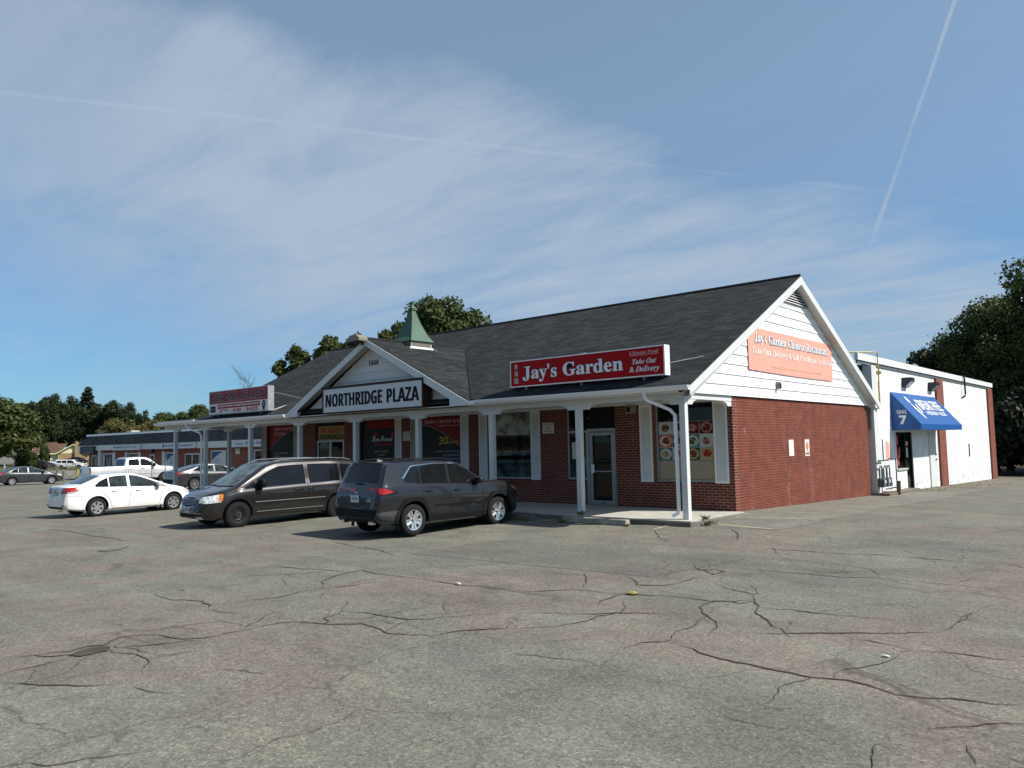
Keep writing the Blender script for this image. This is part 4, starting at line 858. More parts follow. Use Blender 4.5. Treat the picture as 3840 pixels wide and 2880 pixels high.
text("Jay's Garden", (jw[0], 0, jw[2]), X, Z, jw[3], jw[4], 'letter_black', js, 'serif', .045, .003, ref=rf)
text('Chinese Food', (3.97, 0, .56), X, Z, .82, .085, 'letter_pink', js, 'serifit', .01); rect(-.0, .82, 0, .012, -.004, 'letter_pink', js, 'rule').location = (3.97, 0, .53)
text('Take Out', (4.03, 0, .32), X, Z, .68, .13, 'sign_white', js, 'serifit', .012, italic=.2); text('& Delivery', (3.94, 0, .09), X, Z, .84, .18, 'sign_white', js, 'serifit', .012, italic=.2)
for k, ch_ in enumerate('金滿園'): text(ch_, (.16, 0, .50-k*.20), X, Z, .14, .15, 'sign_white', js, None, .0)
b = MB()
for x in (.5, 2.4, 4.3): b.box(x, x+.05, .06, .2, -.22, -.001)
b.build('leg', 'grey_metal', js); b = MB(); b.tube([(4.95, .2, .30), (5.35, 1.2, .50)], .007, 6); b.tube([(.3, .24, .5), (.3, 1.3, .55)], .007, 6); b.build('stay', 'concrete', js)
b = MB(); b.box(2.35, 2.55, .1, .16, .736, .77); b.build('bracket', 'aluminium', js)
ms = thing('martial_arts_sign', 'red and white box sign with black martial arts lettering on the left roof edge', 'sign', (-22.35, -2.60, 3.30))
MB().box(0, 4.62, .008, .27, 0, .97).build('cabinet', 'zinc', ms); MB().box(.03, 4.59, 0, .0075, .44, .945).build('face', 'red_dark', ms); MB().box(.03, 4.59, 0, .0075, .025, .438).build('lower_face', 'sign_white', ms)
text('MODERN MARTIAL ARTS ACADEMY', (.18, 0, .50), X, Z, 4.28, .38, 'letter_white', ms, 'sans', .030, .002); rf2 = text.ref
text('MODERN MARTIAL ARTS ACADEMY', (.18, 0, .50), X, Z, 4.28, .38, 'letter_black', ms, 'sans', .008, .004, ref=rf2)
MB().box(.74, 4.05, -.004, -.0005, .22, .40).build('band', 'red_dark', ms); text("London's Premier Family Martial Arts Centre", (.80, -.004, .25), X, Z, 3.18, .125, 'letter_white', ms, 'sans', .0, .002)
text('519 · 438 · 5425', (.92, 0, .055), X, Z, 3.0, .14, 'letter_red', ms, 'sans', .012); MB().box(.14, .58, -.004, -.0005, .09, .34).build('emblem_box', 'letter_black', ms)
text('Premier', (.19, -.004, .19), X, Z, .34, .06, 'letter_grey', ms, 'sans', 0, .001)
b = MB(); b.prism([(4.34+.13*cos(k*pi/8), -.001, .25+.17*sin(k*pi/8)) for k in range(16)], (0, -.003, 0)); b.prism([(4.25, -.001, .09), (4.43, -.001, .09), (4.40, -.001, .03), (4.28, -.001, .03)], (0, -.003, 0)); eb = b.build('emblem', 'letter_black', ms)
MB().prism([(4.34+.07*cos(k*pi/8), -.005, .27+.09*sin(k*pi/8)) for k in range(16)], (0, -.002, 0)).build('emblem_disc', 'letter_dim', eb)
b = MB(); b.tube([(4.60, .27, .70), (4.95, 1.5, .45)], .018, 6); b.build('stay', 'steel_black', ms); b = MB(); b.tube([(4.62, .27, .02), (5.0, 1.55, .52)], .03, 6); b.build('batten', 'concrete', ms)
b = MB()
for x in (.6, 3.9): b.box(x, x+.05, .1, .25, -.20, -.001)
b.build('leg', 'grey_metal', ms)
# floodlight at the porch gable peak
t = thing('peak_floodlight', 'beige shoebox floodlight on the peak of the porch gable', 'floodlight', (-11.55, -3.02, 5.30), radians(6))
b = MB(); b.prism([(-.30, -.22, -.04), (.28, -.22, -.02), (.28, -.22, .08), (.12, -.22, .19), (-.14, -.22, .17), (-.30, -.22, .05)], (0, .42, 0)); b.build('housing', 'lamp_beige', t, bevel=.012)
MB().box(-.25, .12, -.18, .16, -.06, -.041).build('lens', 'grey_plastic', t); MB().box(.05, .12, .1, .3, -.14, -.045).build('arm', 'steel_black', t)
# wheel stops and weeds
for x0, y0, x1, y1, lb in ((-3.10, -3.13, -1.22, -3.12, 'pale concrete wheel stop in front of the restaurant door'), (-5.9, -3.24, -4.0, -3.20, 'concrete wheel stop half hidden by the grey crossover')):
    t = thing('wheel_stop', lb, 'wheel stop', ((x0+x1)/2, (y0+y1)/2, ground(x0, y0)), group='concrete wheel stops along the walkway')
    L_ = (x1-x0)/2; b = MB(); b.prism([(-L_, -.11, 0), (-L_, .11, 0), (-L_, .08, .13), (-L_, -.08, .13)], (2*L_, 0, 0)); b.build('block', 'concrete_dark' if lb[0] == 'c' else 'curb', t, bevel=.012)
def weed(x, y, s, mat, label, n=46):
    rnd = random.Random(int(x*100)); V = []; Fc = []
    for k in range(n):
        a = rnd.uniform(0, 2*pi); l = s*rnd.uniform(.4, 1); r0_ = rnd.uniform(0, s*.5); bx, by = x+r0_*cos(a), y+r0_*sin(a); tx, ty = bx+cos(a)*l*.7, by+sin(a)*l*.5; w = s*.06
        zb = ground(x, y) if y < -2.77 or x > .3 else 0
        base = len(V); V += [(bx-w*sin(a), by+w*cos(a), zb), (bx+w*sin(a), by-w*cos(a), zb), ((bx+tx)/2+w*1.6*sin(a), (by+ty)/2, zb+l*.5), ((bx+tx)/2-w*1.6*sin(a), (by+ty)/2, zb+l*.55), (tx, ty, zb+l*rnd.uniform(.3, .9))]
        Fc += [(base, base+1, base+2, base+3), (base+3, base+2, base+4)]
    o = mesh_obj('weed_tuft', V, Fc, mat); tag(o, label, 'weed', 'weeds growing along the kerb'); return o
weed(.42, -2.35, .20, 'weed_dry', 'yellowed weed clump at the foot of the corner post'); weed(.26, -2.15, .15, 'weed_green', 'taller green weed beside the corner post')
weed(-2.95, -2.62, .16, 'weed_green', 'green weed at the foot of the second post'); weed(-3.05, -3.3, .15, 'weed_green', 'grassy weed at the left end of the near wheel stop')
weed(-1.15, -3.30, .11, 'weed_dry', 'tiny weed at the right end of the near wheel stop'); weed(-4.2, -3.36, .14, 'weed_dry', 'dry weed at the end of the far wheel stop', 40)
# ---------------------------------------------------------------- white block building at the rear right
wb = thing('block_building', 'white painted block building with brick pilasters behind the plaza', 'building')
b = MB()
ops = [(14.30, 15.62, .53, 1.98), (15.62, 16.62, -.34, 1.98)]
cuts = [11.6, 14.30, 15.62, 16.62, 34.0]
def wy(mb, y0, y1, z0, z1, xa=-.3, xb=0): mb.box(xa, xb, y0, y1, z0, z1)
wy(b, 11.6, 14.30, -.9, 4.55); wy(b, 14.30, 15.62, -.9, .53); wy(b, 14.30, 16.62, 1.98, 4.55); wy(b, 16.62, 34.0, -1.2, 4.55); b.build('front_wall', 'block_white', wb)
b = MB(); b.box(-25, -.3, 11.55, 11.6-.002, -1, 4.3); b.box(-25, -.31, 33.7, 34.0, -1.5, 4.55); b.box(-25, -24.7, 11.6, 33.7, -1.5, 4.5); b.box(-.3, -.01, 11.58, 11.6, -1, 4.4); b.build('side_wall', 'block_white', wb)
MB().box(-24.9, -.2, 11.4, 33.9, 4.4, 4.5).build('flat_roof', 'grey_metal', wb)
b = MB(); b.box(-.02, .10, 9.9, 34.15, 4.555, 4.80); b.box(-25, -.021, 34.02, 34.15, 4.555, 4.80); b.build('roof_fascia', 'white_metal', wb)
b = MB(); b.box(.0, .05, 9.95, 34.05, 4.44, 4.553); b.build('gutter_shadow_board', 'grey_metal', wb)
for y0, y1 in ((20.9, 22.15), (32.7, 34.0)): MB().box(.003, .09, y0, y1, -1.1, 4.44).build('pilaster', 'brick_pilaster', wb)
b = MB(); b.box(-.1, .20, 11.0, 11.55, -.4, 4.42); b.build('corner_return', 'white_trim', wb)
b = MB(); b.box(-.14, -.08, 14.30, 15.62, .53, 1.98); dw_ = b.build('window', 'window_glass', wb)
b = MB(); b.box(-.1, -.02, 14.30, 14.37, .53, 1.98); b.box(-.1, -.02, 15.55, 15.62, .53, 1.98); b.box(-.1, -.02, 14.37, 15.55, 1.92, 1.98); b.build('window_frame', 'black_plastic', dw_)
MB().box(-.05, .06, 14.25, 15.64, .47, .528).build('window_sill', 'concrete', wb)
def oval(cy, cz, ry, rz, tilt, nm='decal'):
    pts = []
    for k in range(18):
        a = 2*pi*k/18; u_, v_2 = ry*cos(a), rz*sin(a); pts.append((-.078, cy+u_*cos(tilt)-v_2*sin(tilt), cz+u_*sin(tilt)+v_2*cos(tilt)))
    MB().prism(pts, (.004, 0, 0)).build(nm, 'orange_red', dw_)
oval(14.72, 1.66, .12, .22, 0); oval(14.62, 1.12, .10, .30, .12); oval(14.95, 1.16, .10, .26, -.2); oval(14.78, .86, .09, .22, .1)
b = MB(); b.box(-.14, -.08, 15.66, 16.58, -.3, 1.96); dd_ = b.build('door', 'window_glass', wb); b = MB(); b.box(-.1, -.03, 15.62, 15.72, -.34, 1.98); b.box(-.1, -.03, 16.52, 16.62, -.34, 1.98); b.build('door_frame', 'black_plastic', dd_)
MB().box(-.078, -.07, 15.95, 16.15, .9, 1.35).build('door_notice', 'paper', dd_); MB().box(-.078, -.07, 15.9, 16.2, 1.42, 1.6).build('door_notice', 'banner_faded', dd_); MB().box(-.06, .02, 15.78, 15.82, .7, .95).build('door_handle', 'chrome', dd_)
b = MB(); b.box(.003, .05, 19.2, 20.3, -.45, 1.9); sd_ = b.build('side_door', 'white_trim', wb); b = MB(); b.box(.05, .10, 20.1, 20.2, .72, .78); b.box(.05, .10, 20.1, 20.2, .95, 1.0); b.build('door_handle', 'steel_black', sd_)
MB().box(0.003, .012, 12.9, 13.3, .9, 1.62).build('red_notice', 'banner_faded', wb); MB().box(.003, .02, 27.2, 27.4, .7, 1.35).build('red_notice', 'dark_brown', wb)
b = MB(); b.box(.0, .45, 12.9, 15.6, -.6, -.27); b.build('concrete_step', 'concrete_dark', None, kind='structure')
# awning with its lettering
aw = thing('blue_awning', 'bright blue sloping awning with white figure and lettering over the unit door', 'awning', (0, 0, 0))
ay0, ay1, az1, az0, ax = 13.85, 20.7, 3.56, 2.05, 1.05
b = MB(); prof = [(.0, az1), (ax, az0+.22), (ax, az0), (.0, az0)]
vs = [b.bm.verts.new((x, y, z)) for y in (ay0, ay1) for x, z in prof]
for q in ((0, 4, 5, 1), (1, 5, 6, 2), (0, 1, 2, 3), (4, 7, 6, 5)): b.bm.faces.new([vs[i] for i in q])
b.build('canvas', 'awning_blue', aw)
b = MB(); b.tube([(.03, ay0+.02, az0+.02), (ax-.02, ay0+.02, az0+.02), (ax-.02, ay1-.02, az0+.02), (.03, ay1-.02, az0+.02)], .018, 6); b.build('frame', 'aluminium', aw)
sv = Vector((-(ax), 0, az1-az0-.22)).normalized(); P0 = Vector((ax, ay0, az0+.22))
def on(y, s_): return P0+Vector((0, y, 0))+sv*s_
SLn = Vector(Yv).cross(sv)
text('BREAK FREE', on(2.45, .78), Yv, sv, 3.6, .56, 'letter_white', aw, 'sans', .0, .012)
text('PHYSIOTHERAPY + WELLNESS', on(2.55, .50), Yv, sv, 3.2, .20, 'letter_white', aw, 'sans', .0, .012)
def soval(cy, cs, ry, rs, tilt):
    pts = []
    for k in range(20):
        a = 2*pi*k/20; u_, w_ = ry*cos(a), rs*sin(a); pts.append(on(cy+u_*cos(tilt)-w_*sin(tilt), cs+u_*sin(tilt)+w_*cos(tilt))+SLn*.008)
    MB().prism(pts, SLn*.006).build('figure_mark', 'letter_white', aw)
soval(1.42, 1.28, .15, .18, 0); soval(1.50, .68, .12, .42, .30); soval(1.98, .84, .11, .27, -.25)
text('Unit', (.22, ay0, 2.68), X, Z, .34, .17, 'letter_white', aw, 'sans', .0, .012); text('7', (.28, ay0, 2.28), X, Z, .26, .34, 'letter_white', aw, 'sans', .03, .012)
for y_, lb in ((15.9, 'dark wall pack light on the white block wall above the left part of the awning'), (20.05, 'dark wall pack light on the white block wall beside the brick pilaster')):
    t = thing('wall_light', lb, 'wall light', (.0, y_, 3.95), 0, 'wall lights over the awning')
    b = MB(); b.prism([(0, -.32, .25), (.34, -.32, .25), (.34, -.32, .10), (.10, -.32, -.14), (0, -.32, -.14)], (0, .64, 0)); b.build('housing', 'steel_black', t); MB().prism([(.335, -.27, .09), (.12, -.27, -.11), (.13, -.27, -.12), (.345, -.27, .08)], (0, .54, 0)).build('lens', 'lens_clear', t)
t = thing('gas_pipe', 'yellow gas pipe climbing the white wall above the lower eave', 'pipe', (.16, 11.95, 3.0))
b = MB(); b.tube([(0, 0, 0), (0, 0, 1.1), (0, .08, 1.22), (0, .05, 1.3), (0, 0, 1.45), (0, 0, 1.93), (-.1, -.3, 1.95), (-.9, -1.2, 1.95)], .028, 8); b.tube([(.02, -.12, 0), (.02, -.12, .85), (.02, -.02, 1.0)], .028, 8); b.build('pipe_run', 'gas_yellow', t, smooth=40)
b = MB(); b.lathe([(0, -.08), (.09, -.06), (.10, .05), (0, .08)], 'z', 12, Matrix.Translation((0, .06, 1.2))); b.build('regulator', 'gas_yellow', t)
t = thing('wall_pipe', 'dark curved vent pipe hooked over the white parapet', 'pipe', (.14, 26.4, 3.6)); b = MB(); b.tube([(-.25, 0, 1.25), (.0, 0, 1.22), (.03, 0, 1.1), (.03, .02, .35), (.02, -.05, .2), (-.12, -.1, .1)], .045, 8); b.build('pipe_run', 'steel_black', t, smooth=40)
t = thing('roof_vent', 'small pale roof vent above the white parapet before the trees', 'roof vent', (-1.2, 22.5, 4.5)); b = MB(); b.tube([(0, 0, 0), (0, 0, .6)], .12, 10); b.lathe([(0, .6), (.2, .6), (.2, .7), (0, .85)], 'z', 12); b.build('stack', 'aluminium', t, smooth=40)
# gas meters between the two buildings
gm_ = thing('gas_meter_set', 'grey gas meters and pipes on timber sleepers in the gap between the buildings', 'gas meter', (.28, 11.35, -.30))
b = MB(); 
for y0 in (-.35, .15, .55): b.tube([(0, y0, .35), (0, y0, .95), (.02, y0+.05, 1.05), (.02, y0+.2, 1.05), (.02, y0+.25, .95), (.02, y0+.25, .3)], .028, 8)
b.tube([(0, -.4, 1.25), (0, .75, 1.25)], .03, 8); b.tube([(.25, .8, .1), (.25, .8, 1.3), (0, .8, 1.3)], .025, 8); b.tube([(-.1, .2, 1.2), (-.1, .2, 2.0), (-.1, .55, 2.0), (-.1, .55, 1.2)], .022, 8); b.tube([(.2, -.4, .25), (.2, .85, .25)], .025, 8)
b.build('pipe_run', 'gas_grey', gm_, smooth=40)
for y0 in (-.22, .28, .60):
    b = MB(); b.box(-.10, .14, y0-.12, y0+.12, .30, .62); mt_ = b.build('meter', 'gas_grey', gm_, bevel=.03); b = MB(); b.lathe([(0, 0), (.07, 0), (.07, .02), (0, .02)], 'x', 14, Matrix.Translation((.14, y0, .5))); b.build('dial', 'sign_white', mt_)
b = MB(); b.box(-.2, .35, -.5, .9, .0, .10); b.box(.3, .42, .55, .67, -.1, .5); b.build('sleeper', 'wood_old', gm_)
t = thing('conduit_post', 'square grey duct standing at the rear corner of the brick gable', 'duct', (.08, 11.25, -.3)); MB().box(-.08, .08, -.14, .14, 0, 4.1).build('duct', 'grey_metal', t)
# ---------------------------------------------------------------- long shop building at the left rear
sb = thing('shop_row', 'low red brick shop row with slate grey mansard roof beyond the open porch', 'building')
SY = 10.08; X0, X1 = -70.63, -28.0; GZ = -.95
oW = [(-66.94, -64.99, .0), (-61.6, -59.57, .0), (-54.29, -52.14, .0), (-46.75, -44.99, .0), (-40.6, -38.9, .0)]; oD = [(-69.9, -68.8), (-57.3, -56.4), (-50.96, -48.56)]
b = MB(); walls(b, X0, X1, GZ, 2.0, [(a, c, z, 1.72) for a, c, z in oW]+[(a, c, GZ+.2, 1.56) for a, c in oD], SY, SY+.25); b.build('front_wall', 'brick_far', sb)
b = MB(); b.box(X0, X0+.25, SY+.25, SY+16, GZ-.5, 2.0); b.box(X0+.25, X1, SY+15.7, SY+16, GZ-.5, 2.0); b.box(X1-.25, X1, SY+.25, SY+15.7, GZ, 2.0); b.build('side_wall', 'brick_far', sb)
b = MB(); x0m, x1m = X0-1.9, X1
vs = [(x0m, SY-.40, 2.50), (x1m, SY-.40, 2.50), (x1m, SY-.10, 3.34), (x0m+1.6, SY-.10, 3.34), (x0m, SY+16.5, 2.5), (x0m+1.6, SY+15.5, 3.34)]
b.prism([vs[0], vs[1], vs[2], vs[3]], (0, .12, -.02)); b.prism([vs[4], vs[0], vs[3], vs[5]], (.12, 0, -.02)); b.build('mansard_roof', 'shingle_grey', sb)
b = MB(); b.box(x0m+1.55, x1m, SY-.16, SY-.0, 3.345, 3.52); b.box(x0m+1.55, x0m+1.7, SY, SY+15.4, 3.345, 3.52); b.build('roof_cap', 'white_metal', sb)
MB().box(x0m+1.72, x1m, SY, SY+15.4, 3.2, 3.36).build('flat_roof', 'grey_metal', sb)
b = MB(); b.box(x0m+.1, x1m, SY-.36, SY-.28, 2.0, 2.485); b.box(x0m+.1, x0m+.2, SY-.28, SY+16, 2.0, 2.485); b.build('sign_band', 'white_trim', sb)
MB().box(x0m+.2, x1m, SY-.28, SY-.003, 2.40, 2.44).build('soffit', 'soffit', sb)
for x in (-67.8, -63.7, -57.75, -53.0, -47.0): MB().box(x, x+.1, SY-.385, SY-.362, 1.98, 2.49).build('band_joint', 'soffit', sb)
MB().box(-67.75, -67.25, SY-.28, SY-.05, GZ, 2.0).build('pillar', 'white_trim', sb)
def fwin(x0, x1, z0, z1, fm='white_trim', gm='window_glass', mull=()):
    o = MB(); o.box(x0, x0+.1, SY-.03, SY+.05, z0, z1); o.box(x1-.1, x1, SY-.03, SY+.05, z0, z1); o.box(x0+.1, x1-.1, SY-.03, SY+.05, z1-.1, z1); o.box(x0+.1, x1-.1, SY-.03, SY+.05, z0, z0+.08)
    for m_ in mull: o.box(m_-.06, m_+.06, SY-.03, SY+.05, z0+.08, z1-.1)
    w = o.build('window' if z0 > -.3 else 'door', fm, sb); MB().box(x0+.1, x1-.1, SY+.02, SY+.04, z0+.08, z1-.1).build('pane', gm, w); return w
fwin(-69.9, -68.8, GZ+.2, 1.56, mull=()); fwin(-66.94, -64.99, 0, 1.72); fwin(-61.6, -59.57, 0, 1.72); fwin(-57.3, -56.4, GZ+.2, 1.56); wA = fwin(-54.29, -52.14, 0, 1.72); fwin(-50.96, -48.56, GZ+.2, 1.60, mull=(-49.76,)); wB = fwin(-46.75, -44.99, 0, 1.80); fwin(-40.6, -38.9, 0, 1.80)
for x0, x1 in ((-64.97, -64.42), (-62.29, -61.8), (-59.52, -59.06), (-54.98, -54.45), (-45.0, -44.5), (-67.2, -66.96)): MB().box(x0, x1, SY-.05, SY-.004, -.1, 1.80).build('shutter', 'white_trim', sb)
for x in (-56.9,): MB().box(x, x+.5, SY-.3, SY-.004, 1.75, 1.95).build('wall_lamp', 'steel_black', sb)
def fsign(name, label, x0, x1, z0, z1, mat='sign_white', y=SY-.50, th=.12):
    t = thing(name, label, 'sign', (x0, y, z0)); MB().box(0, x1-x0, 0, th, 0, z1-z0).build('board', mat, t); return t
t = fsign('shop_sign', 'white fascia sign with grey script at the left part of the shop row', -63.8, -58.23, 1.96, 2.45); text('Broughdale', (.15, 0, .10), X, Z, 1.9, .32, 'letter_black', t, 'script', .01); text('DENTURE', (2.2, 0, .17), X, Z, 1.5, .2, 'letter_grey', t, 'sans', 0); text('CLINIC', (3.9, 0, .19), X, Z, 1.1, .14, 'letter_dim', t, 'sans', 0)
t = fsign('shop_sign', 'white fascia sign with blue lettering seen between the porch posts', -53.99, -48.4, 2.0, 2.46); text('Ontario Speech & Child Language Services', (.55, 0, .12), X, Z, 4.75, .22, 'letter_blue', t, 'sans', 0); MB().prism([(.27+.14*cos(k*pi/6), -.001, .25+.16*sin(k*pi/6)) for k in range(12)], (0, -.005, 0)).build('emblem', 'letter_blue', t)
t = fsign('shop_sign', 'white shop sign with pale blue flourish nearest the plaza wall', -42.94, -38.0, 2.0, 2.50); text('Brenda', (.6, 0, .12), X, Z, 1.0, .28, 'letter_teal', t, 'script', .01); text('Barber Shop', (2.0, 0, .12), X, Z, 2.3, .26, 'letter_blue', t, 'sans', .01)
t = fsign('digit_sign', 'black sign with pale digits at the left corner of the shop row', -71.5, -68.1, 1.72, 2.40, 'black'); text('3 4 5 5 4', (.6, 0, .32), X, Z, 2.5, .26, 'letter_teal', t, 'sans', 0); text('BARBERSHOP', (.6, 0, .06), X, Z, 2.5, .14, 'letter_grey', t, 'sans', 0)
t = thing('butterfly_decal', 'white butterfly decal on the first shop window', 'decal', (-65.96, SY-.005, .4))
for sg in (-1, 1):
    MB().prism([(0, 0, .42), (sg*.25, 0, .85), (sg*.52, 0, 1.02), (sg*.58, 0, .8), (sg*.42, 0, .5), (sg*.40, 0, .2), (sg*.30, 0, -.1), (sg*.12, 0, .05)], (0, .004, 0)).build('wing', 'letter_grey', t)
text('NAILS', (-.35, 0, 1.06), X, Z, .7, .14, 'letter_dim', t, 'sans')
for (x0, x1, w_, lb) in ((-54.2, -52.24, wA, 'pale window poster with dark blue arc at the left of the sliding door'), (-46.66, -45.08, wB, 'pale window poster with dark blue arc right of the sliding door')):
    t = thing('window_poster', lb, 'poster', (x0, SY-.002, .1)); wd = x1-x0; MB().box(0, wd, 0, .004, 0, 1.6).build('sheet', 'poster_pale', t)
    arc = [(wd*(k/8), 0, 1.6-.62*(1-(k/8))**1.6-.06) for k in range(9)]; MB().prism([(0, -.001, 1.6), (wd, -.001, 1.6)]+[(p[0], -.001, p[2]) for p in arc[::-1]], (0, -.004, 0)).build('arc', 'letter_blue', t)
    for k, s_ in enumerate(('Speech', 'Language', 'Assessment')): text(s_, (wd*.3, 0, 1.0-k*.18), X, Z, wd*.45, .10, 'letter_dim', t, 'sans', 0)
    for k in range(4): MB().box(wd*.3+k*.2, wd*.3+k*.2+.1, -.004, -.001, .25, .45+.08*(k % 2)).build('figure', 'letter_black', t)
t = thing('wall_notice', 'white notice with red lettering on brick left of the barber window', 'notice', (-43.15, SY-.03, 1.5)); MB().box(0, .6, 0, .02, 0, .4).build('board', 'paper', t); text('NOTICE', (.1, 0, .25), X, Z, .4, .08, 'letter_red', t, 'sans', 0)
t = thing('cabinet', 'small grey electrical box on the brick of the shop row', 'electrical box', (-43.6, SY-.16, -.2)); MB().box(0, .5, 0, .15, 0, .8).build('housing', 'concrete', t, bevel=.01)
t = thing('roof_floodlight', 'dark floodlight on the left end of the shop row roof', 'floodlight', (-69.6, SY+.6, 3.4)); b = MB(); b.prism([(-.35, -.2, .25), (.15, -.2, .05), (.35, -.2, .2), (-.1, -.2, .5)], (0, .45, 0)); b.build('housing', 'steel_black', t); MB().box(-.03, .03, -.03, .03, 0, .2).build('arm', 'steel_black', t)
t = thing('roof_box', 'small pale vent box on the shop row roof', 'roof vent', (-67.3, SY+2, 3.36)); MB().box(0, 1.2, 0, .8, 0, .42).build('housing', 'aluminium', t, bevel=.02)
# ---------------------------------------------------------------- far street: house, fence, bollards
hs = thing('brick_house', 'tan brick bungalow with brown hipped roof and cream gable beyond the street', 'house', (-187.8, 48.2, -1.0), radians(64)); hs.scale = (.76, 1, 1)
hm = Matrix.Identity(4)
b = MB(); b.box(-3.2, 4.6, 0, 12, 0, 2.72); b.build('brick_wall', 'brick_tan', hs)
b = MB(); b.prism([(-3.6, -.05, 2.74), (4.9, -.05, 2.74), (.6, -.05, 4.55)], (0, .2, 0)); b.build('gable_wall', 'cream', hs)
b = MB(); b.prism([(-4.0, -.5, 2.62), (.6, -.5, 4.70), (.6, 12, 4.70), (-4.0, 12, 2.62)], (0, 0, .12)); b.prism([(.6, -.5, 4.70), (5.2, -.5, 2.62), (5.2, 12, 2.62), (.6, 12, 4.70)], (0, 0, .12)); 
b.prism([(-11.5, 1.5, 2.75), (-3.5, 1.5, 2.75), (-2.0, 7, 5.0), (-9.5, 7, 5.0)], (0, 0, .12)); b.prism([(-14, 6, 3.9), (-4, 6, 3.9), (-5.5, 10, 5.4), (-11.5, 10, 5.4)], (0, 0, .12)); b.build('roof', 'shingle_brown', hs)
b = MB(); b.prism([(-4.0, -.56, 2.55), (.6, -.56, 4.66), (5.2, -.56, 2.55), (5.2, -.56, 2.75), (.6, -.56, 4.86), (-4.0, -.56, 2.75)], (0, .05, 0)); b.box(-11.5, -3.6, 1.4, 1.5, 2.6, 2.8); b.box(-14, -4, 5.9, 6, 3.75, 3.95); b.build('fascia', 'cream', hs)
b = MB(); b.box(-11, -3.21, 2, 10, -.5, 2.74); b.box(-13.5, -11.01, 6.2, 10, -.5, 3.8); b.build('front_wall', 'cream', hs)
b = MB(); b.box(-9.5, -8.7, 1.93, 1.99, 1.1, 2.5); b.box(-8.3, -6.9, 1.93, 1.99, 1.1, 2.5); b.box(-6.6, -5.8, 1.93, 1.99, 1.1, 2.5); b.build('window', 'window_glass', hs)
b = MB(); b.box(1.2, 2.2, -.6, -.06, 0, 5.3); b.box(1.35, 1.55, -.4, -.2, 5.3, 5.6); b.box(1.8, 2.0, -.4, -.2, 5.3, 5.5); b.build('chimney', 'brick_tan', hs)
MB().tube([(-3.4, -.1, 2.6), (-3.25, -.1, 2.2), (-3.25, -.1, 0)], .06, 6).build('downspout', 'cream', hs)
fn = thing('chain_link_fence', 'low chain link fence with metal posts along the far street verge', 'fence', (-151.5, 25.0, -1.2), 0)
pA, pB = Vector((-151.5, 25.0)), Vector((-139.5, 35.6)); nP = 10
for k in range(nP+1):
    q = pA+(pB-pA)*k/nP; zg = ground(q.x, q.y); b = MB(); b.tube([(q.x+151.5, q.y-25, zg+1.2), (q.x+151.5, q.y-25, zg+1.2+1.25)], .05, 6); b.build('post', 'grey_metal', fn)
b = MB(); zA, zB = ground(*pA)+1.2, ground(*pB)+1.2
for h_ in (1.2, .62, .1): b.tube([(0, 0, zA+h_), (12, 10.6, zB+h_)], .03, 5)
for k in range(48):
    a0 = k/48; 
    for s1 in (0, 1):
        a1 = min(1, max(0, a0+(.06 if s1 else -.06))); b.tube([(12*a0, 10.6*a0, zA+(zB-zA)*a0+.1), (12*a1, 10.6*a1, zA+(zB-zA)*a1+1.2)], .010, 3, caps=False)
b.build('mesh_and_rails', 'grey_metal', fn)
for (x, y, h_, m_, lb) in ((-64.3, 5.3, .95, 'grey_metal', 'grey steel bollard at the nose of the grey parked sedan'), (-64.6, 5.9, .9, 'concrete_dark', 'dark bollard close behind the steel bollard'), (-68.6, 8.3, 1.0, 'wood_yellow', 'yellow leaning timber post between the dark posts'), (-74.5, 11.0, .85, 'steel_black', 'dark post at the shop row corner')):
    t = thing('bollard', lb, 'bollard', (x, y, ground(x, y)-.02), 0, 'posts at the edge of the car park'); b = MB(); lean = .10 if m_ == 'wood_yellow' else 0
    b.tube([(0, 0, 0), (lean*.5, lean, h_)], .10 if 'steel' in m_ or m_ == 'grey_metal' else .11, 10); b.build('shaft', m_, t, smooth=40); b = MB(); b.tube([(lean*.5, lean, h_), (lean*.5, lean, h_+.03)], .115, 10); b.build('cap', m_, t)
cb = MB(); 
for p, q in (((-64.6, 5.9), (-68.6, 8.3)), ((-68.6, 8.3), (-74.5, 11.0))):
    pts = [(p[0]+(q[0]-p[0])*k/10, p[1]+(q[1]-p[1])*k/10, ground(*p)+.8-.45*sin(pi*k/10)) for k in range(11)]; cb.tube(pts, .02, 4)
tag(cb.build('hanging_chain', 'steel_black'), 'dark chain hanging between the posts at the car park edge', 'chain')
for (x, y, h_, lb) in ((-42.0, 3.6, 1.65, 'thin grey sign post behind the white sedan, in front of the pickup door'), (-41.4, 4.2, 1.95, 'taller thin sign post beside the pickup hood')):
    t = thing('sign_post', lb, 'sign post', (x, y, ground(x, y)-.02), 0, 'thin posts in front of the pickup'); MB().tube([(0, 0, 0), (0, 0, h_)], .035, 6).build('pole', 'aluminium', t); MB().box(-.11, .11, -.02, .0, h_-.35, h_).build('plate', 'grey_metal', t)
# litter
for (x, y, m_, lb, s_) in ((3.05, -9.6, 'poster_cream', 'yellowish scrap of litter beside a forked crack', .07), (.6, -10.45, 'paper', 'pale scrap of litter on the asphalt before the crossover', .05), (6.54, -10.74, 'paper', 'tiny white pebble of litter right of centre', .03), (-20.8, -10.6, 'soil', 'small dark clod behind the white sedan', .10)):
    rnd = random.Random(int(x*10)); b = MB(); bmesh.ops.create_icosphere(b.bm, subdivisions=2, radius=s_)
    for v in b.bm.verts: v.co = Vector((v.co.x*(1.2+rnd.uniform(-.3, .3)), v.co.y*(.7+rnd.uniform(-.2, .2)), v.co.z*.35+s_*.3))
    o = b.build('litter_scrap', m_, None, smooth=60); o.location = (x, y, ground(x, y)); tag(o, lb, 'litter')
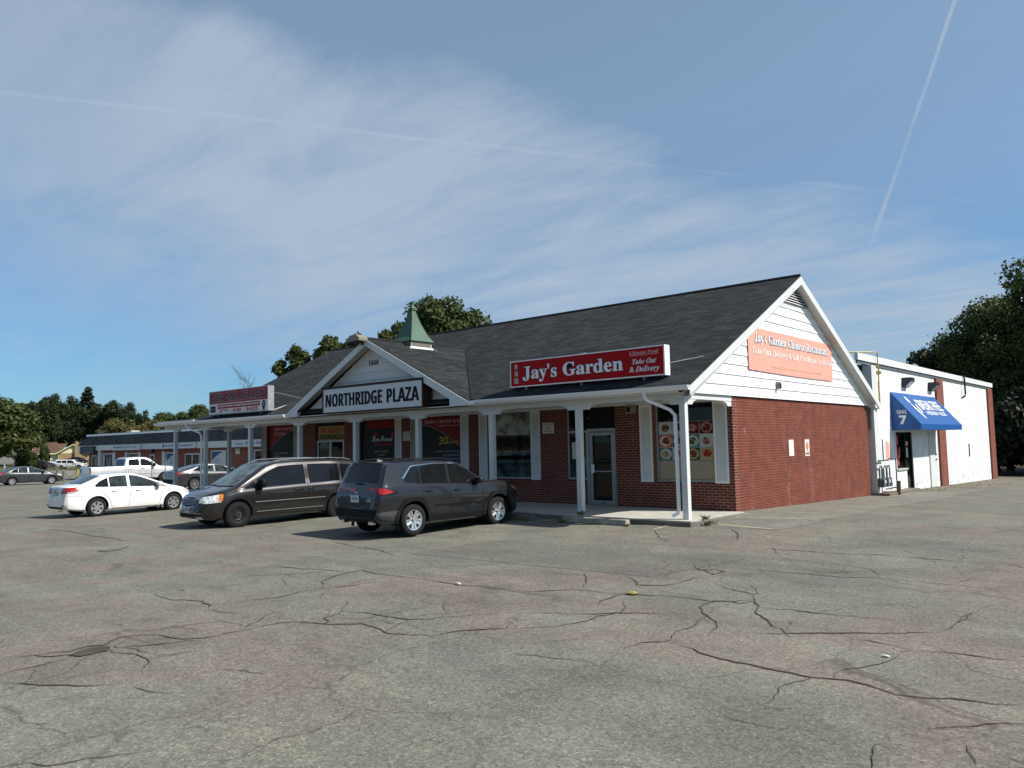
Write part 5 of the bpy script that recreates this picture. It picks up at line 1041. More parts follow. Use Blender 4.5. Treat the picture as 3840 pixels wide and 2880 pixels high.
# ---------------------------------------------------------------- vehicles
def interp(x, pts): return float(np.interp(x, [p[0] for p in pts], [p[1] for p in pts]))
def resample(pl, n):
    pl = [Vector((p[0], p[1], 0)) for p in pl]
    if len(pl) == 1: return [pl[0]]*(n+1)
    d = [0]
    for a, b in zip(pl, pl[1:]): d.append(d[-1]+(b-a).length)
    out = []
    for k in range(n+1):
        t = d[-1]*k/n; i = max(j for j in range(len(d)-1) if d[j] <= t+1e-9); out.append(pl[i].lerp(pl[i+1], min(1, (t-d[i])/max(1e-9, d[i+1]-d[i]))))
    return out
class Car:
    def __init__(s, S, name, label, cat, paint, loc, heading, group=None, detail=True):
        s.S = S; s.x0 = (S['xr']+S['xf'])/2; s.paint = paint
        s.root = thing(name, label, cat, loc, radians(heading), group); s.body(detail)
    def sm(s, x, pts, r=.035):
        L = s.S['L']; r = min(r, x, L-x) if 0 < x < L else 0
        return (interp(x-r, pts)+2*interp(x, pts)+interp(x+r, pts))/4
    def section(s, x):
        S = s.S; zb = interp(x, S['bot']); zt = s.sm(x, S['top']); W = interp(x, S['plan'])
        for xw in (S['xr'], S['xf']): W += S.get('flare', .018)*math.exp(-((x-xw)/.42)**2)
        bl = min(interp(x, S['belt']), zt-.10); H = bl-zb; tum = S.get('tum', .36)
        p = [(0, zb), (.55*W, zb), (W-.13, zb), (W-.05, zb+min(.05, H*.2)), (W-.016, zb+H*.22), (W-S.get('waist', .006), zb+H*.40), (W-.002, zb+H*.60), (W-.002, zb+H*.74), (W-.012, bl-H*.12), (W-.030, bl-.028), (W-.055, bl)]
        h = zt-.07-bl; w0 = W-.06; wt = w0-tum*h
        p += [(w0-tum*h*.33, bl+h*.33+.002), (w0-tum*h*.66, bl+h*.66+.004), (wt, zt-.068), (wt-.03, zt-.035), (wt-.09, zt-.012), (wt*.62, zt), (wt*.3, zt+.012), (0, zt+.016)]
        return p
    def body(s, detail):
        S = s.S; L = S['L']; st = sorted(set([0, .012, .03, .055, .09, .14, .2, .27]+[L-v for v in (0, .012, .03, .055, .09, .14, .2, .27)]+[.27+k*(L-.54)/50 for k in range(51)]+[p[0] for p in S['top']]))
        st = [v for i, v in enumerate(st) if i == 0 or v-st[i-1] > .006]
        bm = bmesh.new(); rings = []
        for x in st:
            p = s.section(x); n = len(p); X_ = x-s.x0
            ring = [bm.verts.new((X_, y, z)) for y, z in p]+[bm.verts.new((X_, -y, z)) for y, z in p[-2:0:-1]]
            rings.append(ring)
        m = len(rings[0])
        for a, b in zip(rings, rings[1:]):
            for k in range(m): bm.faces.new((a[k], a[(k+1) % m], b[(k+1) % m], b[k]))
        bm.faces.new(rings[0][::-1]); bm.faces.new(rings[-1]); bmesh.ops.recalc_face_normals(bm, faces=bm.faces[:])
        me = bpy.data.meshes.new('body'); bm.to_mesh(me); s.bvh = BVHTree.FromBMesh(bm); bm.free()
        me.materials.append(M[s.paint]); me.materials.append(M['black_plastic'])
        o = bpy.data.objects.new('body', me); COL.objects.link(o)
        if detail:
            cuts = []
            for xw in (S['xr'], S['xf']):
                b = MB(); W = interp(xw, S['plan'])
                for sg in (-1, 1):
                    n_ = 40; y0_, y1_ = sorted((sg*(W-.42), sg*(W+.25)))
                    ra_ = [b.bm.verts.new((xw-s.x0+S['ra']*cos(2*pi*k/n_+.013), y0_, S['rw']+.013+S['ra']*sin(2*pi*k/n_+.013))) for k in range(n_)]
                    rb_ = [b.bm.verts.new((v.co.x, y1_, v.co.z)) for v in ra_]
                    b.bm.faces.new(ra_[::-1]); b.bm.faces.new(rb_)
                    for k in range(n_): b.bm.faces.new((ra_[k], ra_[(k+1) % n_], rb_[(k+1) % n_], rb_[k]))
                cuts.append(b.build('cut', 'black_plastic'))
            if S.get('bed'):
                x0, x1, z0 = S['bed']; b = MB(); W = interp(1.5, S['plan']); b.box(x0-s.x0, x1-s.x0, -W+.12, W-.12, z0, 2.6); cuts.append(b.build('cut', 'black_plastic'))
            for c in cuts:
                md = o.modifiers.new('c', 'BOOLEAN'); md.operation = 'DIFFERENCE'; md.object = c; md.solver = 'EXACT'
                try: md.material_mode = 'TRANSFER'
                except Exception: pass
            dg = bpy.context.evaluated_depsgraph_get(); me2 = bpy.data.meshes.new_from_object(o.evaluated_get(dg)); o.modifiers.clear(); o.data = me2
            for c in cuts: bpy.data.objects.remove(c)
            me = me2
        me.polygons.foreach_set('use_smooth', [True]*len(me.polygons)); me.set_sharp_from_angle(angle=radians(S.get('sharp', 32)))
        o.parent = s.root; s.bodyo = o
    def hit(s, org, d, off):
        h = s.bvh.ray_cast(Vector(org), Vector(d), 8)
        if h[0] is None:
            h = s.bvh.find_nearest(Vector(org)+Vector(d)*3)
        nrm = h[1]
        if nrm.dot(Vector(d)) > 0: nrm = -nrm
        return h[0]+nrm*off
    def patch(s, view, top, bot, mat, name, off=.004, nu=12, nv=6, parent=None, side=1, th=0):
        """surface laid on the body seen from view ('side','front','rear','top'); polylines in that view"""
        A = resample(top, nu); B = resample(bot, nu); V = []; Fc = []
        for j in range(nv+1):
            for i in range(nu+1):
                q = A[i].lerp(B[i], j/nv)
                if view == 'side': org, d = (q.x-s.x0, side*3, q.y), (0, -side, 0)
                elif view == 'rear': org, d = (-s.x0-1, q.x*side, q.y), (1, 0, 0)
                elif view == 'front': org, d = (s.S['L']-s.x0+1, q.x*side, q.y), (-1, 0, 0)
                else: org, d = (q.x-s.x0, q.y*side, 3.5), (0, 0, -1)
                V.append(s.hit(org, d, off))
        for j in range(nv):
            for i in range(nu): k = j*(nu+1)+i; Fc.append((k, k+1, k+nu+2, k+nu+1))
        return mesh_obj(name, [tuple(v) for v in V], Fc, mat, parent or s.root, smooth=50)
    def both(s, *a, **k):
        for sd in (1, -1): s.patch(*a, side=sd, **k)
    def seam(s, pts, parent=None, w=.011, view='side', mat='black_plastic', name='panel_gap', both=True, off=.0025):
        for sd in ((1, -1) if both else (1,)):
            top = []; bot = []
            P = [Vector((p[0], p[1], 0)) for p in pts]
            for i, p in enumerate(P):
                t = (P[min(i+1, len(P)-1)]-P[max(i-1, 0)]).normalized(); n_ = Vector((-t.y, t.x, 0))*w/2; top.append(p+n_); bot.append(p-n_)
            s.patch(view, top, bot, mat, name, off=off, nu=max(8, len(pts)*3), nv=1, side=sd, parent=parent or s.bodyo)
    def arch(s, xw, r0, r1, a0, a1, mat, name='arch_trim', off=.012, hexed=False):
        hx = (lambda a: 1.10*cos(radians(25.7))/cos(radians((a-90+25.7) % 51.4-25.7))) if hexed else (lambda a: 1.0)
        for sd in (1, -1):
            T = [(xw+r1*hx(a0+(a1-a0)*k/24)*cos(radians(a0+(a1-a0)*k/24)), s.S['rw']+.01+r1*hx(a0+(a1-a0)*k/24)*sin(radians(a0+(a1-a0)*k/24))) for k in range(25)]
            B = [(xw+r0*cos(radians(a0+(a1-a0)*k/24)), s.S['rw']+.01+r0*sin(radians(a0+(a1-a0)*k/24))) for k in range(25)]
            s.patch('side', T, B, mat, name, off=off, nu=26, nv=1, side=sd)
    def handle(s, x, z, mat, w=.19):
        for sd in (1, -1):
            p = s.hit((x-s.x0, sd*3, z), (0, -sd, 0), 0); b = MB(); yy = p.y; b.tube([(p.x-w/2, yy, z), (p.x-w/2+.03, yy+sd*.032, z+.004), (p.x+w/2-.03, yy+sd*.032, z+.004), (p.x+w/2, yy, z)], .014, 6); b.build('door_handle', mat, s.root, smooth=60)
            b = MB(); b.box(p.x-w*.32, p.x+w*.32, yy-.01, yy+.002 if sd > 0 else yy+.01, z-.02, z+.025)
    def mirror(s, x, z, mat, sz=(.10, .13, .085), cap=None):
        for sd in (1, -1):
            p = s.hit((x-s.x0, sd*3, z-.03), (0, -sd, 0), 0); b = MB(); bmesh.ops.create_icosphere(b.bm, subdivisions=3, radius=1)
            for v in b.bm.verts:
                c = v.co; q = Vector((abs(c.x)**.7*math.copysign(1, c.x), abs(c.y)**.7*math.copysign(1, c.y), abs(c.z)**.7*math.copysign(1, c.z)))
                v.co = Vector((p.x+q.x*sz[0]*.8+(.02 if q.x > 0 else 0), p.y+sd*(.14+q.y*sz[1]), z+.05+q.z*sz[2]))
            mo = b.build('side_mirror', mat, s.root, smooth=60); b = MB(); b.box(p.x-.03, p.x+.05, min(p.y-sd*.02, p.y+sd*.10), max(p.y-sd*.02, p.y+sd*.10), z-.045, z+.0); b.build('mirror_arm', cap or 'black_plastic', mo)
    def wheels(s, style, tyre='black_rubber'):
        S = s.S; rw = S['rw']; rr = S['rim']; tw = S.get('tw', .215)
        root = None
        for xw in (S['xr'], S['xf']):
            for sd in (1, -1):
                W = interp(xw, S['plan'])+S.get('flare', .018)-.02; b = MB()
                b.lathe([(rr-.01, -.03), (rr, 0), (rr+.025, .006), (rw-.035, .004), (rw-.012, -.012), (rw, -.04), (rw, -tw+.04), (rw-.012, -tw+.012), (rw-.05, -tw), (rr, -tw), (rr-.03, -tw+.02)], 'y', 48)
                w = b.build('wheel', tyre, s.root, smooth=40); w.name = 'wheel'; w.location = (xw-s.x0, W*sd, rw); w.scale = (1, sd, 1)
                me = w.data
                if S.get('knobby'):
                    b = MB(); b.lathe([(rw-.014, -.002), (rw-.001, -.045), (rw-.001, -tw+.045), (rw-.014, -tw+.002)], 'y', 48)
                    for k in range(52):
                        a = 2*pi*k/52; Rm = Matrix.Rotation(a, 4, 'Y')
                        b.box(rw-.012, rw+.010, -.045, .004, -.012, .012, Rm); b.box(rw-.02, rw+.010, -tw+.0, -tw+.05, -.012, .012, Rm)
                    b.build('tread', tyre, w)
                mt = {'rav': 'alloy', 'swirl': 'alloy', 'steel': 'steel_black', 'multi': 'alloy', 'truck': 'chrome'}[style]
                b = MB(); b.lathe([(rr, -.004), (rr-.018, -.008), (rr-.03, -.03), (rr-.035, -.12), (rr-.03, -.17)], 'y', 40); b.build('rim', mt, w, smooth=40)
                MB().lathe([(rr-.03, -.115), (.0, -.12)], 'y', 24).build('brake_disc', 'black_plastic' if style != 'rav' else 'steel_black', w, smooth=40)
                b = MB()
                if style == 'rav':
                    for k in range(5):
                        Rm = Matrix.Rotation(2*pi*k/5+.3, 4, 'Y')
                        for t_ in (-1, 1): b.prism([Rm @ Vector(p) for p in ((.035, -.035, t_*.018), (.05, -.03, t_*.052), (rr-.012, -.006, t_*.080), (rr-.012, -.006, t_*.028))], Vector((0, -.03, 0)))
                        b.prism([Rm @ Vector(p) for p in ((.035, -.045, -.03), (.035, -.045, .03), (rr-.03, -.03, .035), (rr-.03, -.03, -.035))], Vector((0, -.02, 0)))
                elif style == 'swirl':
                    for k in range(6):
                        Rm = Matrix.Rotation(2*pi*k/6, 4, 'Y'); b.prism([Rm @ Vector(p) for p in ((.02, -.012, -.035), (.045, -.012, .04), (rr*.6, -.008, .075), (rr-.012, -.008, .045), (rr-.012, -.008, -.045), (rr*.6, -.014, -.005))], Vector((0, -.02, 0)))
                    b.lathe([(rr, -.006), (rr-.028, -.01)], 'y', 40)
                elif style == 'multi':
                    for k in range(10):
                        Rm = Matrix.Rotation(2*pi*k/10, 4, 'Y'); b.prism([Rm @ Vector(p) for p in ((.03, -.02, -.012), (.03, -.02, .012), (rr-.012, -.008, .022), (rr-.012, -.008, -.008))], Vector((0, -.03, 0)))
                elif style == 'steel':
                    n_ = 16; b.lathe([(rr-.012, -.03), (rr*.86, -.032)], 'y', 48); b.lathe([(rr*.66, -.026), (rr*.52, -.05), (rr*.40, -.052), (rr*.36, -.02), (rr*.16, -.02), (0, -.022)], 'y', 48)
                    for k in range(n_):
                        Rm = Matrix.Rotation(2*pi*k/n_, 4, 'Y'); b.prism([Rm @ Vector(p) for p in ((rr*.63, -.028, -.014), (rr*.63, -.028, .014), (rr*.88, -.031, .024), (rr*.88, -.031, -.024))], Vector((0, -.006, 0)))
                else:
                    for k in range(6):
                        Rm = Matrix.Rotation(2*pi*k/6, 4, 'Y'); b.prism([Rm @ Vector(p) for p in ((.05, -.02, -.04), (.05, -.02, .04), (rr-.012, -.008, .06), (rr-.012, -.008, -.06))], Vector((0, -.04, 0)))
                b.build('spokes', mt, w, smooth=30); MB().lathe([(.0, .0), (.030, -.002), (.034, -.03)], 'y', 16).build('hub_cap', 'alloy' if style != 'steel' else 'steel_black', w, smooth=40)
                if style == 'steel':
                    b = MB()
                    for k in range(5): Rm = Matrix.Rotation(2*pi*k/5, 4, 'Y'); b.tube([Rm @ Vector((.058, -.03, 0)), Rm @ Vector((.058, .0, 0))], .011, 6)
                    b.build('lug_nut', 'aluminium', w)
    def box(s, x0, x1, y0, y1, z0, z1, mat, name, bevel=0, parent=None):
        return MB().box(x0-s.x0, x1-s.x0, y0, y1, z0, z1).build(name, mat, parent or s.root, bevel=bevel)
    def plate(s, end, z, tilt=0):
        xq = -s.x0-1 if end == 'rear' else s.S['L']-s.x0+1; d = (1, 0, 0) if end == 'rear' else (-1, 0, 0)
        p = s.hit((xq, 0, z+.07), d, 0); q = s.hit((xq, 0, z-.07), d, 0); xo = (min if end == 'rear' else max)(p.x, q.x)
        sg = -1 if end == 'rear' else 1; b = MB(); b.box(min(xo+sg*.004, xo+sg*.014), max(xo+sg*.004, xo+sg*.014), -.155, .155, z-.078, z+.078); o = b.build('license_plate', 'poster_pale', s.root)
        u = (0, -1, 0) if end == 'rear' else (0, 1, 0); text('CNR 4817' if end == 'rear' else 'BXKL 190', (xo+sg*.015, .125 if end == 'rear' else -.125, z-.035), u, Z, .25, .075, 'letter_blue', o, 'sans', 0, .001)
        text('ONTARIO', (xo+sg*.015, .05 if end == 'rear' else -.05, z+.05), u, Z, .10, .018, 'letter_blue', o, 'sans', 0, .001)
    def floor(s): pass

RAV = dict(L=4.60, xr=.98, xf=3.67, rw=.355, ra=.425, rim=.232, tw=.225, flare=.012, tum=.24, waist=.036, sharp=24,
    top=[(0, .66), (.02, .76), (.04, 1.0), (.08, 1.09), (.15, 1.17), (.29, 1.50), (.31, 1.615), (.48, 1.66), (1.1, 1.683), (1.8, 1.685), (2.3, 1.655), (2.55, 1.60), (3.22, 1.20), (3.38, 1.155), (3.95, 1.115), (4.38, 1.05), (4.53, .97), (4.58, .78), (4.60, .62)],
    bot=[(0, .44), (.12, .33), (.5, .26), (1.4, .24), (3.2, .24), (4.2, .24), (4.5, .28), (4.6, .36)],
    plan=[(0, .74), (.03, .82), (.10, .87), (.3, .905), (.7, .918), (1.5, .915), (3.4, .915), (3.9, .912), (4.25, .885), (4.45, .81), (4.56, .68), (4.6, .56)],
    belt=[(0, 1.1), (.5, 1.16), (1.1, 1.14), (3.2, 1.06), (4.6, .98)])
def make_crossover():
    c = Car(RAV, 'parked_crossover', 'dark grey crossover seen from its rear corner, nearest the restaurant door', 'car', 'paint_graphite', (-5.33, -5.46, ground(-5.3, -5.46)-.005), 87.5)
    c.wheels('rav')
    c.both('side', [(.84, 1.42), (1.0, 1.535), (1.20, 1.555)], [(.72, 1.26), (.80, 1.20), (1.20, 1.17)], 'car_glass', 'quarter_window')
    c.both('side', [(1.25, 1.56), (1.65, 1.585), (2.04, 1.58)], [(1.25, 1.165), (2.04, 1.13)], 'car_glass', 'rear_door_window'); c.both('side', [(2.12, 1.58), (2.40, 1.56), (2.66, 1.44), (2.92, 1.28), (3.10, 1.135)], [(2.12, 1.125), (3.08, 1.085)], 'car_glass', 'front_door_window')
    c.both('side', [(.70, 1.30), (.98, 1.575), (1.65, 1.612), (2.42, 1.595), (2.70, 1.455)], [(.73, 1.28), (.995, 1.555), (1.65, 1.597), (2.41, 1.58), (2.69, 1.44)], 'chrome', 'window_trim', off=.007, nu=24, nv=1)
    c.patch('top', [(.165, -.64), (.165, 0), (.165, .64)], [(.335, -.56), (.335, 0), (.335, .56)], 'car_glass', 'rear_window', off=.006)
    c.patch('top', [(.345, -.55), (.345, 0), (.345, .55)], [(.40, -.57), (.40, 0), (.40, .57)], 'black_plastic', 'spoiler', off=.012)
    c.patch('top', [(3.20, -.70), (3.26, 0), (3.20, .70)], [(2.56, -.58), (2.50, 0), (2.56, .58)], 'car_glass', 'windshield', off=.005, nv=10)
    c.patch('rear', [(-.76, 1.10), (.76, 1.10)], [(-.72, .66), (.72, .66)], 'paint_black', 'hatch_shade', off=.004)  # black skin over the hatch, stands for the shade on the tail
    c.both('rear', [(.30, 1.055), (.60, 1.075), (.83, 1.115)], [(.34, 1.02), (.55, .985), (.83, .965)], 'lens_dark_red', 'tail_light', off=.012); c.both('side', [(.10, 1.09), (.36, 1.075), (.54, .985)], [(.10, .965), (.34, .955), (.54, .975)], 'black_plastic', 'light_surround', off=.008)
    c.both('side', [(.06, 1.10), (.22, 1.09), (.40, 1.02)], [(.06, .965), (.24, .975), (.42, 1.005)], 'lens_red', 'tail_light', off=.014)
    c.patch('rear', [(-.80, .64), (.80, .64)], [(-.70, .45), (.70, .45)], 'black_plastic', 'rear_bumper_trim', off=.012); c.both('side', [(.02, .58), (.55, .60)], [(.05, .44), (.53, .36)], 'grey_plastic', 'rear_bumper_trim', off=.010)
    c.plate('rear', .86); c.handle(1.42, .985, 'black_plastic', .21); c.handle(2.30, .965, 'black_plastic', .21); c.mirror(2.93, 1.12, 'paint_graphite')
    for xw, a0, a1 in ((.98, -18, 196), (3.67, -16, 196)): c.arch(xw, .425, .50, a0, a1, 'black_plastic', off=.022, hexed=True)
    c.both('side', [(1.46, .46), (3.18, .46)], [(1.46, .29), (3.18, .29)], 'black_plastic', 'sill_trim', off=.012); c.both('side', [(1.62, .66), (3.12, .64)], [(1.62, .63), (3.12, .61)], 'black_plastic', 'door_moulding', off=.014, nv=1)
    for pts in ([(1.235, 1.55), (1.235, 1.15), (1.26, .80), (1.36, .60), (1.42, .50), (1.45, .34)], [(2.08, 1.57), (2.08, 1.12), (2.10, .70), (2.10, .34)], [(3.12, 1.10), (3.14, .80), (3.20, .55), (3.20, .36)], [(1.45, .33), (3.2, .33)]): c.seam(pts)
    for sg in (-1, 1):
        b = MB(); zz = [(x, sg*(.60-.0), interp(x, RAV['top'])+.035+(.0 if .7 < x < 2.3 else -.03)) for x in (.55, .75, 1.2, 1.7, 2.15, 2.38)]; b.tube([(x-c.x0, y, z) for x, y, z in zz], .018, 6); b.build('roof_rail', 'black_plastic', c.root, smooth=60)
    b = MB(); b.prism([(.62-c.x0, -.012, 1.64), (.82-c.x0, -.012, 1.68), (.64-c.x0, -.012, 1.73)], (0, .024, 0)); b.build('antenna_fin', 'paint_silver', c.root)
    c.patch('front', [(-.5, .80), (.5, .80)], [(-.5, .55), (.5, .55)], 'black_plastic', 'grille', off=.005); c.both('side', [(4.15, .98), (4.42, .88)], [(4.22, .90), (4.44, .82)], 'lens_amber', 'headlight', off=.008)
    c.box(.03, .18, -.55, -.47, .30, .37, 'chrome', 'exhaust_tip', .008); c.box(.03, .18, .47, .55, .30, .37, 'chrome', 'exhaust_tip', .008); c.patch('rear', [(-.16, 1.20), (.16, 1.20)], [(-.18, 1.175), (.18, 1.175)], 'black_plastic', 'wiper', off=.02, nv=1)
    b = MB(); b.tube([(.045-c.x0, .05*cos(k*pi/8), .985+.036*sin(k*pi/8)) for k in range(17)], .006, 5); b.tube([(.045-c.x0, 0, .95), (.045-c.x0, 0, 1.02)], .005, 4); b.tube([(.045-c.x0, .03*cos(k*pi/6), .995+.02*sin(k*pi/6)) for k in range(13)], .004, 4); b.build('badge', 'chrome', c.root)
    text('HYBRID', (.035-c.x0, -.42, .80), (0, -1, 0), Z, .2, .03, 'chrome', c.root, 'sans', 0, .02); text('AWD', (.035-c.x0, -.46, .84), (0, -1, 0), Z, .12, .03, 'chrome', c.root, 'sans', 0, .02)
    for sg in (-1, 1): c.box(.53, .545, min(sg*.80, sg*.90), max(sg*.80, sg*.90), .16, .42, 'black_plastic', 'mud_flap')
make_crossover()
VAN = dict(L=5.15, xr=1.10, xf=4.18, rw=.345, ra=.405, rim=.215, tw=.225, flare=.022, tum=.30, waist=.015, knobby=True,
    top=[(0, .62), (.02, .95), (.06, 1.10), (.14, 1.30), (.30, 1.62), (.42, 1.70), (1.2, 1.745), (2.4, 1.75), (3.0, 1.72), (3.30, 1.64), (4.22, 1.08), (4.35, 1.04), (4.75, .95), (4.98, .84), (5.08, .72), (5.13, .60), (5.15, .50)],
    bot=[(0, .42), (.15, .30), (.5, .24), (1.5, .22), (3.8, .22), (4.6, .22), (4.95, .24), (5.15, .30)],
    plan=[(0, .80), (.05, .87), (.15, .92), (.4, .96), (1.0, .985), (4.1, .985), (4.5, .955), (4.8, .87), (4.98, .76), (5.10, .62), (5.15, .50)],
    belt=[(0, 1.12), (1, 1.10), (2.5, 1.06), (4.2, 1.00), (5.15, .92)])
def make_van():
    c = Car(VAN, 'parked_minivan', 'dark brownish grey minivan facing the camera on black steel wheels', 'minivan', 'paint_van', (-11.32, -6.22, ground(-11.3, -6.4)-.005), -93.5)
    c.wheels('steel')
    c.both('side', [(.36, 1.40), (.52, 1.56), (.95, 1.60)], [(.36, 1.22), (.95, 1.12)], 'car_glass', 'rear_quarter_window'); c.both('side', [(1.02, 1.605), (1.5, 1.625), (2.02, 1.62)], [(1.02, 1.115), (2.02, 1.075)], 'car_glass', 'sliding_door_window')
    c.both('side', [(2.14, 1.62), (2.6, 1.61), (2.95, 1.585), (3.35, 1.42), (3.62, 1.25)], [(2.14, 1.07), (3.60, 1.02)], 'car_glass', 'front_door_window'); c.both('side', [(3.68, 1.21), (3.98, 1.06)], [(3.66, 1.02), (4.02, 1.00)], 'car_glass', 'corner_window')
    c.both('side', [(1.0, 1.105), (2.5, 1.062), (4.05, 1.00)], [(1.0, 1.09), (2.5, 1.047), (4.05, .987)], 'chrome', 'window_trim', off=.010, nu=24, nv=1)
    c.patch('top', [(4.17, -.76), (4.24, 0), (4.17, .76)], [(3.33, -.62), (3.28, 0), (3.33, .62)], 'windshield_glass', 'windshield', off=.005, nv=12)
    c.patch('top', [(4.22, -.70), (4.30, 0), (4.22, .70)], [(4.18, -.72), (4.245, 0), (4.18, .72)], 'black_plastic', 'cowl', off=.010, nv=2)
    c.patch('rear', [(-.62, 1.60), (.62, 1.60)], [(-.7, 1.15), (.7, 1.15)], 'car_glass', 'rear_window', off=.005)
    g = c.patch('front', [(-.50, .80), (0, .815), (.50, .80)], [(-.38, .60), (0, .575), (.38, .60)], 'black_plastic', 'grille', off=.006)
    for k in range(5): z = .625+k*.036; w = .40+k*.024; c.patch('front', [(-w, z+.012), (w, z+.012)], [(-w, z), (w, z)], 'aluminium', 'grille_bar', off=.016, nv=1, parent=g)
    c.patch('front', [(-.54, .825), (0, .84), (.54, .825)], [(-.53, .808), (0, .822), (.53, .808)], 'chrome', 'grille_surround', off=.018, nv=1, parent=g); c.patch('front', [(-.40, .60), (0, .572), (.40, .60)], [(-.39, .59), (0, .560), (.39, .59)], 'chrome', 'grille_surround', off=.018, nv=1, parent=g)
    for sd in (1, -1):
        h = c.patch('side', [(4.62, .905), (4.86, .86), (5.03, .79)], [(4.64, .70), (4.90, .675), (5.04, .67)], 'lens_clear', 'headlight', off=.010, side=sd); c.patch('side', [(4.56, .91), (4.68, .89)], [(4.60, .74), (4.70, .70)], 'lens_amber', 'turn_signal', off=.014, side=sd, parent=h)
        c.patch('front', [(.56, .83), (.80, .87)], [(.55, .685), (.80, .69)], 'lens_clear', 'headlight', off=.010, side=sd); c.patch('front', [(.50, .33), (.66, .34)], [(.50, .26), (.66, .27)], 'lens_clear', 'fog_light', off=.012, side=sd)
        c.patch('rear', [(.70, 1.2), (.86, 1.2)], [(.72, .8), (.88, .8)], 'lens_red', 'tail_light', off=.008, side=sd)
    c.patch('front', [(-.58, .415), (.58, .415)], [(-.50, .29), (.50, .29)], 'black_plastic', 'lower_grille', off=.006); c.patch('front', [(-.66, .435), (0, .43), (.66, .435)], [(-.64, .418), (0, .413), (.64, .418)], 'aluminium', 'bumper_strip', off=.016, nv=1)
    c.plate('front', .50); c.handle(2.02, .935, 'paint_van', .20); c.handle(2.42, .925, 'paint_van', .20); c.mirror(3.52, 1.10, 'black_plastic', (.11, .15, .12))
    for z in (.665, .40): c.both('side', [(1.55, z+.012), (3.70, z)], [(1.55, z-.012), (3.70, z-.022)], 'aluminium' if z > .5 else 'grey_plastic', 'door_moulding', off=.014, nv=1)
    c.both('side', [(1.62, .415), (3.66, .40)], [(1.62, .400), (3.66, .385)], 'aluminium', 'door_moulding', off=.016, nv=1)
    for pts in ([(.98, 1.60), (.98, 1.1), (1.30, .82), (1.50, .62), (1.56, .30)], [(2.08, 1.64), (2.08, .60), (2.08, .30)], [(3.66, 1.18), (3.74, 1.0), (3.78, .6), (3.74, .30)], [(1.56, .29), (3.74, .28)], [(.98, .97), (2.06, .96)]): c.seam(pts)
    c.seam([(4.27, .74), (4.5, .72), (4.75, .66), (4.95, .56)], view='top'); 
    for sg in (-1, 1):
        b = MB(); b.tube([(x-c.x0, sg*.66, interp(x, VAN['top'])+(.04 if .7 < x < 2.9 else .005)) for x in (.5, .72, 1.2, 2.0, 2.8, 3.02)], .016, 6); b.build('roof_rail', 'grey_metal', c.root, smooth=60)
        c.box(3.55, 3.57, min(sg*.1, sg*.7), max(sg*.1, sg*.7), .5, .501, 'black', 'underbody')
    b = MB()
    for y0, y1 in ((-.55, .05), (.1, .6)): b.tube([(4.18-c.x0, y0, 1.115), (3.98-c.x0, y1, 1.235)], .009, 4)
    b.build('wiper', 'black_plastic', c.root)
make_van()
CIV = dict(L=4.55, xr=1.00, xf=3.67, rw=.318, ra=.375, rim=.205, tw=.205, flare=.014, tum=.42, waist=.012,
    top=[(0, .62), (.015, .78), (.04, .97), (.07, 1.035), (.14, 1.06), (.42, 1.085), (.52, 1.095), (1.18, 1.355), (1.40, 1.405), (1.95, 1.435), (2.35, 1.41), (2.62, 1.33), (3.55, .97), (3.75, .935), (4.15, .84), (4.38, .74), (4.50, .62), (4.55, .50)],
    bot=[(0, .36), (.1, .28), (.5, .22), (1.4, .20), (3.3, .20), (4.2, .19), (4.45, .21), (4.55, .28)],
    plan=[(0, .66), (.03, .72), (.10, .79), (.3, .84), (.8, .872), (1.5, .877), (3.3, .877), (3.8, .86), (4.15, .80), (4.35, .70), (4.48, .56), (4.55, .44)],
    belt=[(0, 1.0), (.7, 1.00), (1.3, .965), (2.5, .93), (3.6, .87), (4.55, .80)])
